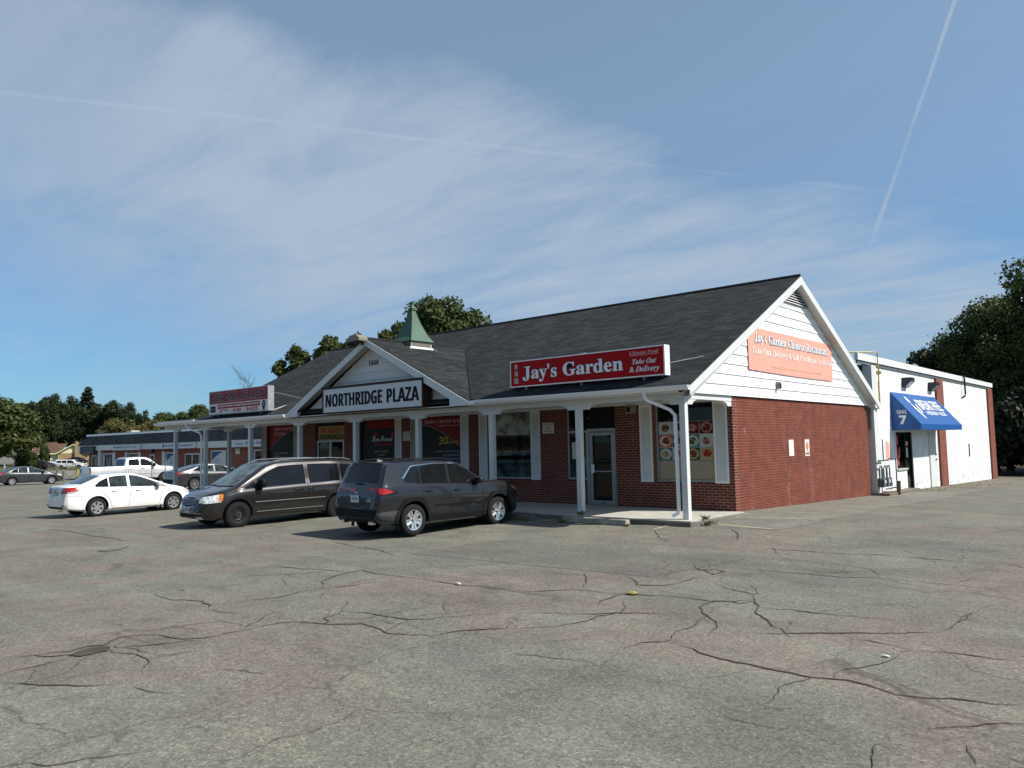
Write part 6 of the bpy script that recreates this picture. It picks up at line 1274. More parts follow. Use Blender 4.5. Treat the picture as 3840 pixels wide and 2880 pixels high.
def make_civic(name, label, paint, loc, hd, white, group=None):
    c = Car(CIV, name, label, 'sedan', paint, loc, hd, group); c.wheels('swirl')
    c.both('side', [(.92, 1.05), (1.10, 1.19), (1.38, 1.305)], [(.96, 1.005), (1.38, .985)], 'car_glass', 'quarter_window'); c.both('side', [(1.42, 1.315), (1.7, 1.35), (2.02, 1.355)], [(1.42, .985), (2.02, .965)], 'car_glass_light', 'rear_door_window')
    c.both('side', [(2.12, 1.355), (2.35, 1.335), (2.62, 1.25), (2.98, 1.11), (3.16, 1.02)], [(2.12, .962), (3.14, .925)], 'car_glass_light', 'front_door_window'); c.both('side', [(3.20, 1.005), (3.42, .925)], [(3.18, .925), (3.44, .912)], 'car_glass', 'corner_window')
    c.both('side', [(2.04, 1.35), (2.10, 1.352)], [(2.04, .96), (2.10, .957)], 'aluminium' if white else 'grey_metal', 'pillar_trim', off=.006, nu=3)
    c.patch('top', [(.57, -.60), (.52, 0), (.57, .60)], [(1.20, -.50), (1.24, 0), (1.20, .50)], 'car_glass_light', 'rear_window', off=.005, nv=10); c.patch('top', [(3.50, -.66), (3.56, 0), (3.50, .66)], [(2.66, -.52), (2.60, 0), (2.66, .52)], 'car_glass', 'windshield', off=.005, nv=10)
    for sd in (1, -1):
        c.patch('rear', [(.42, 1.00), (.78, 1.02)], [(.38, .80), (.78, .84)], 'lens_red', 'tail_light', off=.010, side=sd); c.patch('side', [(.03, 1.02), (.30, .985), (.46, .94)], [(.04, .84), (.20, .84), (.44, .925)], 'lens_red', 'tail_light', off=.012, side=sd)
        c.patch('side', [(.10, .865), (.40, .92)], [(.06, .84), (.22, .845)], 'lens_clear', 'reverse_light', off=.014, side=sd, nv=1); c.patch('side', [(4.10, .80), (4.38, .70)], [(4.06, .72), (4.40, .60)], 'lens_clear', 'headlight', off=.010, side=sd); c.patch('front', [(.40, .70), (.66, .76)], [(.40, .60), (.66, .62)], 'lens_clear', 'headlight', off=.010, side=sd)
        c.patch('rear', [(.50, .44), (.68, .45)], [(.50, .40), (.68, .41)], 'lens_dark_red', 'reflector', off=.008, side=sd)
    c.patch('rear', [(-.40, 1.0), (.40, 1.0)], [(-.42, .975), (.42, .975)], 'chrome', 'trunk_trim', off=.014, nv=1); c.plate('rear', .86)
    c.patch('rear', [(-.17, .955), (.17, .955)], [(-.2, .765), (.2, .765)], 'grey_plastic', 'plate_recess', off=.003); c.patch('rear', [(-.62, .38), (.62, .38)], [(-.55, .32), (.55, .32)], 'black_plastic', 'lower_bumper', off=.008)
    c.patch('front', [(-.38, .64), (.38, .64)], [(-.36, .56), (.36, .56)], 'black_plastic', 'grille', off=.006); c.handle(1.55, .835, paint, .19); c.handle(2.38, .825, paint, .19); c.mirror(3.08, .97, paint, (.09, .12, .08))
    for pts in ([(.98, 1.0), (1.18, .80), (1.40, .58), (1.46, .40), (1.50, .27)], [(2.07, .96), (2.10, .70), (2.06, .27)], [(3.22, .92), (3.24, .70), (3.16, .40), (3.12, .27)], [(1.50, .26), (3.12, .26)]): c.seam(pts, w=.010)
    c.seam([(.0, .745), (.24, .73), (.55, .72)], w=.008)
    b = MB(); b.box(-.0, .02, -.045, .045, -.03, .03); b.build('badge', 'chrome', c.root).location = (.022-c.x0, 0, .99)
    for sg in (-1, 1): c.box(3.20, 3.22, min(sg*.74, sg*.86), max(sg*.74, sg*.86), .12, .28, 'black_plastic', 'mud_flap')
    b = MB(); b.tube([(.1-c.x0, -.4, .26), (-.02-c.x0, -.4, .24)], .022, 8); b.build('exhaust_tip', 'chrome', c.root); return c
make_civic('parked_sedan', 'white sedan seen from its rear corner beside the minivan', 'paint_white', (-20.06, -6.86, ground(-20, -6.86)-.005), 93, True)
make_civic('parked_sedan', 'dark grey sedan at the far left edge of the car park', 'paint_grey', (-59.75, 1.85, ground(-59.7, 1.9)-.01), 86, False)
ACC = dict(CIV); sc_ = 4.88/4.55
def stretch(P, k, kz=1.0): return [(a*k, b*kz) for a, b in P]
ACC.update(L=4.88, xr=1.08, xf=3.91, rw=.335, ra=.395, rim=.235, top=[(0, .64), (.015, .80), (.04, .98), (.08, 1.05), (.18, 1.075), (.42, 1.10), (1.45, 1.37), (1.8, 1.42), (2.2, 1.45), (2.6, 1.42), (2.9, 1.33), (3.85, .98), (4.1, .94), (4.5, .86), (4.72, .76), (4.84, .62), (4.88, .50)], plan=[(a*sc_, b*1.06) for a, b in CIV['plan']], bot=stretch(CIV['bot'], sc_), belt=stretch(CIV['belt'], sc_, 1.01))
def make_accord():
    c = Car(ACC, 'parked_sedan', 'charcoal sedan with silver spoke wheels behind the open porch posts', 'sedan', 'paint_grey', (-33.45, 3.30, ground(-33.4, 3.3)-.01), 88); c.wheels('multi')
    c.both('side', [(1.00, 1.12), (1.25, 1.25), (1.50, 1.31)], [(1.05, 1.06), (1.50, 1.02)], 'car_glass', 'quarter_window'); c.both('side', [(1.55, 1.32), (1.9, 1.355), (2.2, 1.365)], [(1.55, 1.02), (2.2, 1.0)], 'car_glass_light', 'rear_door_window'); c.both('side', [(2.28, 1.365), (2.6, 1.34), (3.0, 1.20), (3.4, 1.03)], [(2.28, .995), (3.4, .95)], 'car_glass_light', 'front_door_window')
    c.both('side', [(1.0, 1.14), (1.4, 1.31), (2.2, 1.385), (2.65, 1.36), (3.42, 1.03)], [(1.0, 1.125), (1.4, 1.295), (2.2, 1.37), (2.65, 1.345), (3.42, 1.015)], 'chrome', 'window_trim', off=.008, nu=24, nv=1)
    c.patch('top', [(.50, -.62), (.44, 0), (.50, .62)], [(1.42, -.50), (1.46, 0), (1.42, .50)], 'car_glass_light', 'rear_window', off=.005, nv=10); c.patch('top', [(3.80, -.68), (3.87, 0), (3.80, .68)], [(2.96, -.54), (2.90, 0), (2.96, .54)], 'car_glass', 'windshield', off=.005, nv=10)
    for sd in (1, -1): c.patch('rear', [(.36, .98), (.84, 1.0)], [(.38, .86), (.84, .84)], 'lens_red', 'tail_light', off=.010, side=sd); c.patch('side', [(.03, 1.0), (.34, .97)], [(.04, .82), (.24, .84)], 'lens_red', 'tail_light', off=.012, side=sd)
    c.patch('rear', [(-.7, .62), (.7, .62)], [(-.66, .38), (.66, .38)], 'black_plastic', 'lower_bumper', off=.006); c.plate('rear', .78); c.handle(1.68, .87, 'paint_grey', .19); c.handle(2.56, .86, 'paint_grey', .19); c.mirror(3.25, 1.0, 'paint_grey', (.09, .12, .08))
    for pts in ([(1.05, 1.05), (1.3, .80), (1.5, .50), (1.52, .28)], [(2.24, 1.0), (2.24, .28)], [(3.42, .95), (3.4, .28)]): c.seam(pts)
make_accord()
TRK = dict(L=5.89, xr=1.24, xf=4.92, rw=.40, ra=.47, rim=.25, tw=.265, flare=.018, tum=.22, waist=.012,
    top=[(0, 1.28), (.01, 1.36), (2.20, 1.37), (2.23, 1.42), (2.32, 1.86), (2.42, 1.92), (3.2, 1.945), (3.70, 1.92), (3.98, 1.82), (4.52, 1.36), (4.66, 1.31), (5.3, 1.27), (5.70, 1.21), (5.82, 1.10), (5.87, .9), (5.89, .8)],
    bot=[(0, .56), (.3, .50), (1.0, .46), (4.8, .44), (5.6, .42), (5.89, .46)],
    plan=[(0, .94), (.03, .98), (.2, 1.0), (4.9, 1.0), (5.4, .97), (5.7, .90), (5.84, .80), (5.89, .74)],
    belt=[(0, 1.30), (2.2, 1.30), (2.3, 1.30), (4.4, 1.24), (5.89, 1.18)], bed=(.07, 2.15, .82))
def make_truck():
    c = Car(TRK, 'parked_pickup', 'silver white crew cab pickup truck parked before the shop row', 'pickup truck', 'paint_silver_white', (-47.35, 4.55, ground(-47, 4.5)-.01), 90); c.wheels('truck')
    c.both('side', [(2.48, 1.72), (2.55, 1.80), (3.18, 1.83)], [(2.46, 1.36), (3.18, 1.33)], 'car_glass', 'rear_door_window'); c.both('side', [(3.28, 1.83), (3.6, 1.81), (3.84, 1.70), (4.22, 1.40)], [(3.28, 1.325), (4.22, 1.29)], 'car_glass', 'front_door_window')
    c.patch('rear', [(-.62, 1.80), (.62, 1.80)], [(-.72, 1.42), (.72, 1.42)], 'car_glass', 'rear_window', off=.02); c.patch('top', [(4.46, -.78), (4.53, 0), (4.46, .78)], [(4.01, -.68), (3.97, 0), (4.01, .68)], 'car_glass', 'windshield', off=.006, nv=10)
    for sd in (1, -1): c.patch('rear', [(.84, 1.26), (.96, 1.26)], [(.84, .92), (.96, .92)], 'lens_red', 'tail_light', off=.010, side=sd); c.patch('side', [(5.45, 1.16), (5.75, 1.10)], [(5.45, .96), (5.78, .90)], 'lens_clear', 'headlight', off=.010, side=sd)
    c.both('side', [(.02, 1.385), (2.16, 1.39)], [(.02, 1.345), (2.16, 1.35)], 'black_plastic', 'bed_rail_cap', off=.010, nv=1); c.handle(2.60, 1.16, 'chrome', .22); c.handle(3.42, 1.15, 'chrome', .22); c.mirror(4.12, 1.32, 'black_plastic', (.11, .16, .14)); c.box(-.14, .02, -.9, .9, .50, .70, 'chrome', 'rear_bumper', .03)
    for pts in ([(2.22, 1.40), (2.22, .50)], [(2.42, 1.30), (2.42, .9), (2.3, .55)], [(3.23, 1.84), (3.23, .52)], [(4.20, 1.28), (4.22, .9), (4.2, .52)], [(2.06, .52), (4.2, .51)]): c.seam(pts, w=.014)
    c.both('side', [(1.85, .46), (4.35, .46)], [(1.85, .38), (4.35, .38)], 'black_plastic', 'running_board', off=.05, nv=1); c.both('side', [(.0, .80), (5.2, .78)], [(.0, .775), (5.2, .755)], 'chrome', 'body_line', off=.004, nv=1, nu=30)
make_truck()
def far_car(S, name, label, cat, paint, loc, hd, wins, light=True):
    c = Car(S, name, label, cat, paint, loc, hd, 'cars parked across the far street')
    c.wheels('multi')
    for t_, b_ in wins: c.both('side', t_, b_, 'car_glass', 'side_window', off=.008)
    L = S['L']; tp = S['top']; c.patch('top', S['ws'][0], S['ws'][1], 'car_glass', 'windshield', off=.01); c.patch('top', S['rg'][0], S['rg'][1], 'car_glass', 'rear_window', off=.01)
    for sd in (1, -1): c.patch('front', [(.45, .85*S.get('hz', 1)), (.72, .85*S.get('hz', 1))], [(.45, .68*S.get('hz', 1)), (.72, .68*S.get('hz', 1))], 'lens_clear', 'headlight', off=.01, side=sd); c.patch('rear', [(.5, .95*S.get('hz', 1)), (.78, .95*S.get('hz', 1))], [(.5, .78*S.get('hz', 1)), (.78, .78*S.get('hz', 1))], 'lens_red', 'tail_light', off=.01, side=sd)
    c.patch('front', [(-.42, .78*S.get('hz', 1)), (.42, .78*S.get('hz', 1))], [(-.42, .60*S.get('hz', 1)), (.42, .60*S.get('hz', 1))], 'black_plastic', 'grille', off=.01); c.mirror(S['mx'], S['mz'], paint); return c
SUB = dict(L=5.7, xr=1.35, xf=4.70, rw=.40, ra=.46, rim=.27, tw=.26, flare=.015, tum=.24, hz=1.15, mx=3.9, mz=1.22, top=[(0, 1.0), (.05, 1.2), (.25, 1.80), (.4, 1.87), (2, 1.89), (3.3, 1.87), (3.6, 1.80), (4.3, 1.27), (4.5, 1.22), (5.3, 1.12), (5.6, 1.02), (5.7, .8)], bot=[(0, .45), (.4, .36), (5.3, .34), (5.7, .42)], plan=[(0, .86), (.1, .93), (.4, .99), (5.0, .99), (5.4, .93), (5.62, .84), (5.7, .75)], belt=[(0, 1.2), (4.3, 1.16), (5.7, 1.1)], ws=([(4.25, -.74), (4.25, .74)], [(3.68, -.64), (3.68, .64)]), rg=([(.12, -.7), (.12, .7)], [(.24, -.64), (.24, .64)]))
CIV2 = dict(CIV, mx=3.05, mz=.97, ws=([(3.5, -.64), (3.5, .64)], [(2.68, -.52), (2.68, .52)]), rg=([(.57, -.58), (.57, .58)], [(1.2, -.5), (1.2, .5)]))
wS = [([(.45, 1.70), (1.3, 1.76)], [(.40, 1.30), (1.3, 1.25)]), ([(1.4, 1.76), (2.3, 1.77)], [(1.4, 1.25), (2.3, 1.22)]), ([(2.42, 1.77), (3.3, 1.74), (3.95, 1.30)], [(2.42, 1.22), (3.95, 1.19)])]
wC = [([(1.0, 1.12), (1.38, 1.30), (2.02, 1.355)], [(1.0, 1.0), (2.02, .965)]), ([(2.12, 1.355), (2.62, 1.25), (3.16, 1.02)], [(2.12, .962), (3.14, .925)])]
far_car(SUB, 'parked_suv', 'large white SUV parked behind the chain link fence across the street', 'SUV', 'paint_white', (-161.8, 39.7, -1.42), 48, wS)
far_car(SUB, 'parked_suv', 'black SUV behind the left part of the chain link fence', 'SUV', 'paint_black', (-162.0, 32.0, -1.30), 240, wS)
far_car(CIV2, 'parked_car', 'maroon car with red tail lights behind the fence beside the black SUV', 'car', 'paint_maroon', (-160.2, 34.6, -1.28), 128, wC)
far_car(CIV2, 'parked_car', 'silver car on the lawn in front of the tan brick house', 'car', 'paint_silver', (-182.5, 43.2, -1.0), 262, wC)
far_car(CIV2, 'parked_car', 'pale grey car half hidden behind the corner of the shop row', 'car', 'paint_silver', (-162.5, 44.6, -1.5), 50, wC)
far_car(CIV2, 'parked_car', 'dark car in the driveway under the cream gable of the house', 'car', 'paint_black', (-182.6, 48.0, -.5), 60, wC)
# ---------------------------------------------------------------- trees
rng = np.random.default_rng(7)
def leaf_cloud(centres, radii, n_per, size, seed, squash=.8, flat=.35):
    """leaf quads scattered through clump volumes, denser at the skin of each clump"""
    g = np.random.default_rng(seed); P = []; S_ = []
    for c, r, n in zip(centres, radii, n_per):
        d = g.normal(size=(n, 3)); d /= np.linalg.norm(d, axis=1)[:, None]
        rad = r*(g.uniform(.25, 1.0, n)**.45)*(1+.22*g.normal(size=n)*.6)
        p = d*rad[:, None]; p[:, 2] *= squash; P.append(p+np.array(c)); S_.append(d)
    P = np.concatenate(P); Dn = np.concatenate(S_); n = len(P)
    nrm = Dn+g.normal(size=(n, 3))*.75+np.array([0, 0, .35]); nrm /= np.linalg.norm(nrm, axis=1)[:, None]
    a = g.normal(size=(n, 3)); u = np.cross(nrm, a); u /= np.linalg.norm(u, axis=1)[:, None]; v = np.cross(nrm, u)
    s = size*g.uniform(.55, 1.35, n)[:, None]
    V = np.empty((n, 4, 3)); V[:, 0] = P-u*s*.9; V[:, 1] = P-v*s*.55+nrm*s*.15; V[:, 2] = P+u*s*.9; V[:, 3] = P+v*s*.55+nrm*s*.12
    return V.reshape(-1, 3), n
def quads_mesh(name, V, n, mat):
    me = bpy.data.meshes.new(name); me.vertices.add(4*n); me.vertices.foreach_set('co', V.astype(np.float32).ravel())
    me.loops.add(4*n); me.loops.foreach_set('vertex_index', np.arange(4*n, dtype=np.int32)); me.polygons.add(n)
    me.polygons.foreach_set('loop_start', np.arange(0, 4*n, 4, dtype=np.int32)); me.polygons.foreach_set('loop_total', np.full(n, 4, dtype=np.int32)); me.update(calc_edges=True); me.materials.append(M[mat]); return me
def make_tree(kind, H, R, trunk_h, nleaf, lsize, mat, seed, shape='round', ncl=60, airy=0.0):
    g = np.random.default_rng(seed); C_ = []; Rd = []
    Hc = H-trunk_h; cz = trunk_h+Hc/2
    for k in range(ncl):
        if shape == 'cone':
            t = g.uniform(0, 1)**1.15; z = trunk_h+Hc*t*.97; rr = R*(1-t)**.85*(.85+.3*((k*7) % 5)/5); a = g.uniform(0, 2*pi); q = g.uniform(.45, 1.0); C_.append((rr*q*cos(a), rr*q*sin(a), z)); Rd.append(max(.35, R*.26*(1.05-t)+.25))
        else:
            d = g.normal(size=3); d /= np.linalg.norm(d); q = g.uniform(.2, 1.0)**.42*.80
            lob = 1+.16*sin(3*atan2(d[1], d[0])+seed)+.12*sin(5*d[2]+seed*2)
            if shape == 'column': ex = .85
            else: ex = 1.0
            wz = 1.0 if d[2] > 0 else .92
            C_.append((d[0]*R*q*lob*ex, d[1]*R*q*lob*ex, cz+d[2]*Hc/2*q*wz)); Rd.append(R*g.uniform(.16, .33)*(1-.25*airy))
    tot = sum(r**2 for r in Rd); n_per = [max(8, int(nleaf*r**2/tot)) for r in Rd]
    V, n = leaf_cloud(C_, Rd, n_per, lsize, seed+1)
    crown = quads_mesh('crown', V, n, mat)
    b = MB(); r0 = max(.08, H*.018)
    lean = g.normal(size=2)*.02*H
    b.tube([(0, 0, -.3), (lean[0]*.2, lean[1]*.2, trunk_h*.6), (lean[0]*.6, lean[1]*.6, trunk_h+Hc*.35), (lean[0], lean[1], trunk_h+Hc*.8)], r0, 8, r0*.25)
    order = sorted(range(len(C_)), key=lambda i: -Rd[i])[:22]
    for i in order:
        c = C_[i]; z0 = trunk_h*.75+(c[2]-trunk_h)*.35; b.tube([(lean[0]*.4, lean[1]*.4, z0), (c[0]*.45, c[1]*.45, z0+(c[2]-z0)*.4), (c[0]*.92, c[1]*.92, c[2])], r0*.42, 6, r0*.08)
    tr = b.build('trunk', 'bark', None, smooth=60); tm = tr.data; bpy.data.objects.remove(tr)
    return crown, tm
PROTO = {}
def plant(kind, x, y, z, s, rz, name, label, cat='tree', group=None, sz=None):
    crown, tm = PROTO[kind]
    t = thing(name, label, cat, (x, y, z), rz, group); t.scale = (s, s, sz or s)
    for nm, me in (('crown', crown), ('trunk', tm)):
        o = bpy.data.objects.new(nm, me); COL.objects.link(o); o.parent = t
    return t
PROTO['maple'] = make_tree('maple', 13.6, 3.7, 5.6, 30000, .17, 'leaf_mid', 3, ncl=85)
PROTO['broad'] = make_tree('broad', 14, 5.2, 1.6, 26000, .26, 'leaf_dark', 5, ncl=90)
PROTO['broad2'] = make_tree('broad2', 13, 4.6, 1.0, 24000, .25, 'leaf_mid', 9, ncl=80)
PROTO['bright'] = make_tree('bright', 12, 5.2, .5, 26000, .26, 'leaf_bright', 12, ncl=90)
PROTO['olive'] = make_tree('olive', 9, 4.6, 1.0, 20000, .24, 'leaf_olive', 15, ncl=70)
PROTO['conifer'] = make_tree('conifer', 16, 3.4, 1.0, 22000, .24, 'leaf_conifer', 21, shape='cone', ncl=120)
PROTO['big'] = make_tree('big', 19, 8.0, 3.5, 60000, .20, 'leaf_mid', 31, ncl=150, airy=1.0)
PROTO['sprig'] = make_tree('sprig', 9.5, 1.7, 4.5, 6000, .15, 'leaf_bright', 41, shape='column', ncl=30)
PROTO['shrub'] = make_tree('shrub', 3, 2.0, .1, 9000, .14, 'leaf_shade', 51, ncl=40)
def bare(seed, H):
    g = random.Random(seed); b = MB()
    def br(p, d, l, r, lv):
        q = [p]; dd = Vector(d)
        for k in range(3): dd = (dd+Vector((g.uniform(-.25, .25), g.uniform(-.25, .25), g.uniform(-.05, .2)))).normalized(); q.append(q[-1]+dd*l/3)
        b.tube(q, r, 4, r*.5, caps=False)
        if lv:
            for k in range(4): br(q[1+k % 3], (dd+Vector((g.uniform(-.9, .9), g.uniform(-.9, .9), g.uniform(-.1, .7)))).normalized(), l*.62, r*.5, lv-1)
    br(Vector((0, 0, 0)), Vector((0, 0, 1)), H*.55, .09, 4)
    return b
# behind the plaza
plant('maple', -34.3, 22.5, -.6, 1.0, .4, 'maple_tree', 'large rounded green tree rising behind the copper cupola', sz=1.09)
plant('maple', -32.0, 26.5, -.6, .86, 2.0, 'maple_tree', 'lower right shoulder tree behind the plaza ridge beside the large rounded tree', sz=.90)
plant('sprig', -33.4, 16.9, -.5, 1.0, 1.0, 'young_tree', 'narrow tree just left of the copper spire', sz=1.22)
plant('sprig', -41.0, 16.8, -.6, 1.25, 2.2, 'young_tree', 'leafy tree top above the left roof slope beside the floodlight', sz=1.22)
plant('sprig', -39.6, 18.0, -.6, .9, .2, 'young_tree', 'small leafy tip directly left of the floodlight', sz=1.23)
plant('sprig', -43.0, 15.2, -.6, .95, 3.2, 'young_tree', 'pointed leafy shoot above the left roof slope', sz=1.14)
plant('sprig', -44.2, 14.6, -.6, .9, 4.2, 'young_tree', 'lowest leafy shoot beside the bare branches', sz=1.02)
tb = thing('bare_tree', 'leafless grey twiggy tree top at the left end of the plaza roof', 'tree', (-45.2, 13.8, 1.6)); bare(4, 6.6).build('trunk', 'bark', tb)
# the row beyond the street, each its own size and green
row = [('bright', -137.4, 18.6, 13.2, 1.5, 'tall bright green broad tree at the left edge'),
 ('broad', -172.8, 36.2, 15.4, 1.0, 'dark tree top between the bright tree and the rounded dark tree'), ('broad', -187.6, 45.5, 18.2, .92, 'wide dark tree rising straight behind the brown house roof'), ('broad', -200.0, 53.0, 16.0, 1.0, 'dark tree between the wide dark tree and the pointed evergreen'), ('broad', -194.0, 41.0, 15.6, 1.1, 'dark green tree behind the left side of the house'),
 ('conifer', -195.0, 54.3, 19.0, 1.8, 'tallest pointed evergreen right of the wide dark tree'), ('broad', -176.0, 49.0, 15.0, .9, 'dark rounded tree right of the pointed evergreen'), ('broad', -169.3, 51.5, 15.6, .85, 'dark ragged tree above the left end of the shop row'), ('olive', -137.3, 39.2, 9.5, .95, 'olive brown tree low above the shop row roof'),
 ('olive', -132.0, 44.0, 9.0, .9, 'second olive tree above the middle of the shop row roof'), ('broad', -160.7, 52.5, 13.4, .62, 'small dark tip above the olive tree'), ('broad2', -150.6, 54.0, 12.0, .95, 'soft grey green tree above the shop row'), ('broad2', -143.0, 54.5, 11.6, .8, 'pale green tree left of the martial arts sign'), ('broad2', -136.0, 53.3, 12.7, .82, 'dark green tree touching the martial arts sign'),
 ('olive', -141.0, 47.5, 9.6, .9, 'olive tree under the soft grey green tree'), ('broad', -128.0, 58.0, 12.2, .9, 'dark tree hidden mostly by the martial arts sign'), ('broad', -190.0, 30.0, 14.0, 1.1, 'dark tree behind the tall bright tree at the left edge')]
Hs = dict(bright=12, broad=14, broad2=13, olive=9, conifer=16)
for k, (kd, x, y, h, s, lb) in enumerate(row):
    if x < -165 and kd != 'bright': kq = 1.17; x, y, h, s = CAM.x+(x-CAM.x)*kq, CAM.y+(y-CAM.y)*kq, h*kq-.3, s*kq
    zg = max(ground(x, y), -1.9); plant(kd, x, y, zg, s, k*1.3, 'pine_tree' if kd == 'conifer' else 'broadleaf_tree', lb, 'tree', 'trees beyond the far street', sz=h/Hs[kd])
plant('bright', -139.1, 24.7, -1.5, .34, 1, 'small_tree', 'small bright green tree in front of the fence', 'tree', sz=.37)
plant('broad2', -175.8, 39.0, -1.2, .24, 2, 'small_tree', 'thin young tree before the white house front', 'tree', sz=.42)
plant('olive', -142.3, 20.6, -1.5, .30, 3, 'small_tree', 'rusty olive bush tree at the very left edge', 'tree', sz=.40)
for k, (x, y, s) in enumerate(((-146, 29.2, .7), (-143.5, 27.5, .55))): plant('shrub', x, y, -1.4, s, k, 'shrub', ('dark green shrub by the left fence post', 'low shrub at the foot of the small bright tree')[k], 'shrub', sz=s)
# right hand wood behind the block building
plant('big', 4.4, 52.5, -1.2, .95, .3, 'broadleaf_tree', 'huge dark tree at the right edge, cut off by the frame', sz=.97)
plant('big', -1.6, 49.5, -1.2, .62, 2.1, 'broadleaf_tree', 'dark tree above the far corner of the white block building', sz=.735)
plant('broad', -5.4, 53.0, -1.2, .74, 1.1, 'broadleaf_tree', 'smaller dark tree over the white parapet', sz=.86)
plant('broad', -8.8, 54.5, -1.2, .62, 4.0, 'broadleaf_tree', 'lowest round tree top over the white parapet', sz=.72)
plant('big', 16.0, 50.0, -1.2, 1.0, 5.0, 'broadleaf_tree', 'unseen tall tree right of the frame edge, added to shade the shrubs', sz=1.0)  # out-of-frame tree added so its shadow falls on the undergrowth
plant('big', 20.0, 60.0, -1.2, 1.0, 1.0, 'broadleaf_tree', 'unseen tall tree furthest right, added to shade the shrubs', sz=1.0)  # second unseen tree added to thicken that shadow
plant('big', 12.0, 58.0, -1.2, .9, 4.3, 'broadleaf_tree', 'dark tree filling the right edge behind the huge tree', sz=.85)
ug = [(-3.0, 44.5), (-.6, 42.5), (1.5, 41.5), (3.6, 41.0), (5.8, 41.8), (8.2, 43), (0.5, 46), (3, 46.5), (6, 47), (10, 48), (-1.5, 47.5), (12.5, 45)]
UL = ['dark shrub right behind the far pilaster of the block building', 'dark shrub second from the far pilaster, over the gravel edge', 'dark shrub third from the far pilaster', 'frontmost dark shrub near the right edge', 'dark shrub cut by the right edge of the photo', 'shaded shrub just beyond the right edge',
      'low shrub in the second rank behind the gravel edge', 'taller shrub in the second rank under the huge tree', 'second rank shrub at the right edge', 'rear shrub far under the right hand trees', 'rear shrub hidden by the block building corner', 'outermost shrub on the right']
for k, (x, y) in enumerate(ug):
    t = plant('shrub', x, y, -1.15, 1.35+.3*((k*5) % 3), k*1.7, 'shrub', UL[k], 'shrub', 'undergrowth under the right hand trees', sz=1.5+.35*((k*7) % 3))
for k, (x, y) in enumerate(((-2.5, 50), (1, 56), (5.5, 54), (8, 60), (14, 55), (3, 62))): plant('broad', x, y, -1.2, .85, k, 'broadleaf_tree', ('low dark tree behind the white parapet', 'low dark tree under the huge tree', 'low dark tree right of the huge trunk', 'deepest low tree of the wood', 'low tree outside the right edge', 'low rear tree left of the deepest one')[k], 'tree', 'inner trees of the right hand wood', sz=.62)
# dry leaves blown along the foot of the white wall
V, n = leaf_cloud([(1.3, 24, -.58), (1.6, 28, -.66), (2.2, 31, -.7), (1.0, 35, -.78), (3.5, 34, -.78), (2.5, 20, -.5)], [1.0]*6, [0]*6, .03, 5) if False else (None, 0)
g = np.random.default_rng(3); nl = 2600; yy = g.uniform(15, 38, nl); xx = .15+np.abs(g.normal(size=nl))*(.5+.11*(yy-15)); zz = np.array([ground(a, b) for a, b in zip(xx, yy)])+.012
aa = g.uniform(0, 2*pi, nl); ss = g.uniform(.015, .035, nl); V = np.empty((nl, 4, 3))
for k in range(4): V[:, k, 0] = xx+np.cos(aa+k*pi/2)*ss; V[:, k, 1] = yy+np.sin(aa+k*pi/2)*ss*1.3; V[:, k, 2] = zz+g.uniform(0, .025, nl)
simple('leaf_litter', (.24, .19, .11), .9, var=.4, scale=20)
me = quads_mesh('fallen_leaves', V.reshape(-1, 3), nl, 'leaf_litter'); o = bpy.data.objects.new('fallen_leaves', me); COL.objects.link(o); o['kind'] = 'stuff'; o['label'] = 'dry fallen leaves along the foot of the white block wall'; o['category'] = 'leaves'
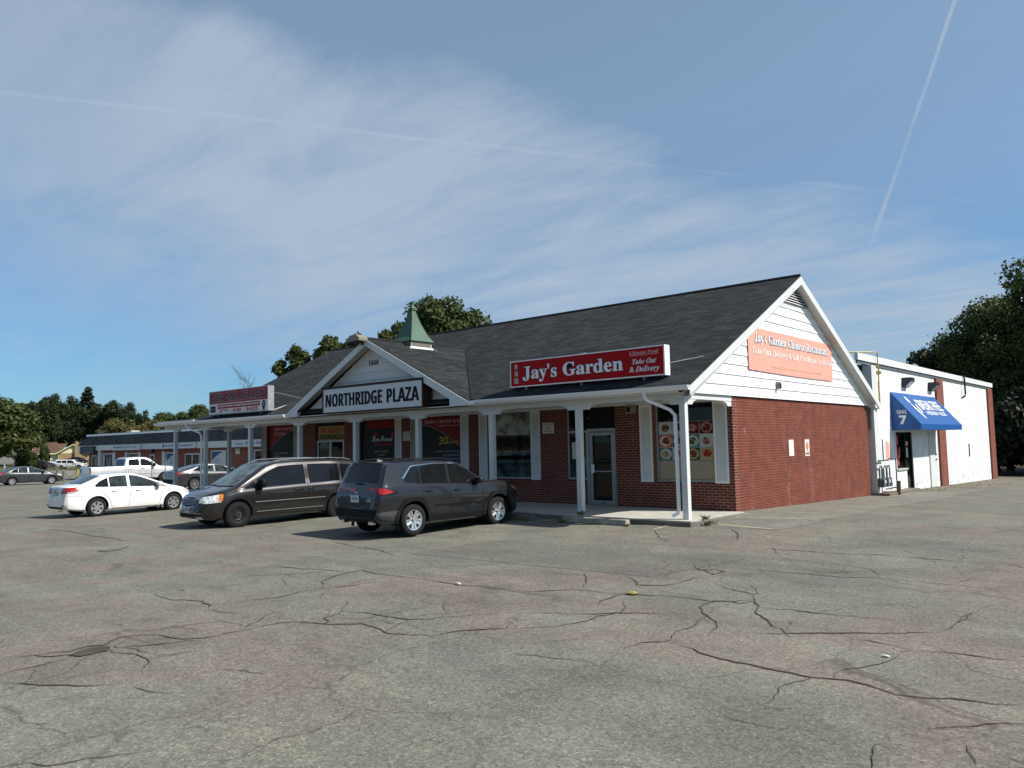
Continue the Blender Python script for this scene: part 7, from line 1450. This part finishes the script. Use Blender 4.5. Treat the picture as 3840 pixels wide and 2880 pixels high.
# person walking on the verge, far left
def person(name, label, loc, rz, h=1.55):
    J = [(0, 0, .86), (0, 0, 1.05), (.03, 0, 1.28), (.08, 0, 1.38), (.12, 0, 1.46), (.14, 0, 1.56), (.03, .17, 1.30), (.10, .22, 1.08), (.24, .20, .92), (.03, -.17, 1.30), (-.06, -.22, 1.06), (.02, -.22, .88), (.02, .09, .84), (.16, .10, .46), (.10, .10, .06), (.24, .10, .03), (-.02, -.09, .84), (-.06, -.10, .45), (-.28, -.10, .10), (-.18, -.10, .03)]
    Rr_ = [.13, .125, .15, .06, .085, .10, .06, .045, .035, .06, .045, .035, .085, .06, .042, .035, .085, .06, .042, .035]
    E_ = [(0,1), (1,2), (2,3), (3,4), (4,5), (2,6), (6,7), (7,8), (2,9), (9,10), (10,11), (0,12), (12,13), (13,14), (14,15), (0,16), (16,17), (17,18), (18,19)]
    me = bpy.data.meshes.new('person'); me.from_pydata(J, E_, []); o = bpy.data.objects.new('body', me); COL.objects.link(o)
    md = o.modifiers.new('s', 'SKIN'); sv_ = me.skin_vertices[0].data
    for i, r in enumerate(Rr_): sv_[i].radius = (r, r)
    sv_[0].use_root = True; sb_ = o.modifiers.new('d', 'SUBSURF'); sb_.levels = sb_.render_levels = 1
    dg = bpy.context.evaluated_depsgraph_get(); m2 = bpy.data.meshes.new_from_object(o.evaluated_get(dg)); bpy.data.objects.remove(o)
    for nm in ('cloth_blue', 'skin', 'cloth_white'): m2.materials.append(M[nm])
    for p in m2.polygons: p.material_index = 1 if (p.center.z > 1.41 or (p.center.z < .98 and abs(p.center.y) > .17)) else (0 if p.center.z > .3 else 2)
    m2.polygons.foreach_set('use_smooth', [True]*len(m2.polygons))
    t = thing(name, label, 'person', loc, rz); t.scale = (h/1.66,)*3; ob = bpy.data.objects.new('body', m2); COL.objects.link(ob); ob.parent = t
    b = MB(); b.lathe([(0, .06), (.06, .05), (.10, .0), (.105, -.05)], 'z', 14, Matrix.Translation((.13, 0, 1.60))); b.build('hair', 'bark', t, smooth=60)
    b = MB(); b.lathe([(.13, .0), (.17, -.22), (.20, -.38), (.16, -.40)], 'z', 14, Matrix.Translation((0, 0, 1.0))); b.build('coat', 'cloth_blue', t, smooth=60)
person('person', 'person in a light blue coat walking bent forward on the far left verge', (-166.0, 29.0, -1.48), radians(250), 1.6)

# brick hall mirrored in the shop windows, plus unseen trees added to darken reflections
hb = thing('brick_hall', 'orange brick hall with a pale metal gable across the lot, seen only as reflections', 'building', (-62, -58, -.9))
MB().box(-9, 9, -8, 0, 0, 3.6).build('wall', 'brick_tan', hb); b = MB(); b.prism([(-9.6, .5, 3.5), (9.6, .5, 3.5), (0, .5, 7.5)], (0, -9, 0)); b.build('roof', 'lamp_beige', hb)
TL = [a+' added unseen across the lot to darken reflections, '+b for a in ('tall street tree', 'street tree with a low crown', 'wide street tree') for b in ('left of the hall', 'beside the hall', 'opposite the minivan', 'opposite the restaurant', 'at the far right')]
for k in range(15):
    x = -120+k*13.5+(k*37 % 5); y = -52-(k*23 % 9)
    if abs(x+62) < 14: y = -74
    plant('broad' if k % 2 else 'broad2', x, y, -.9, 1.0+.15*(k % 3), k, 'broadleaf_tree', f'street tree added unseen across the lot to darken reflections, number {k+1} from the left' if False else TL[k], 'tree', 'unseen trees added across the lot to darken reflections', sz=.95+.1*(k % 3))
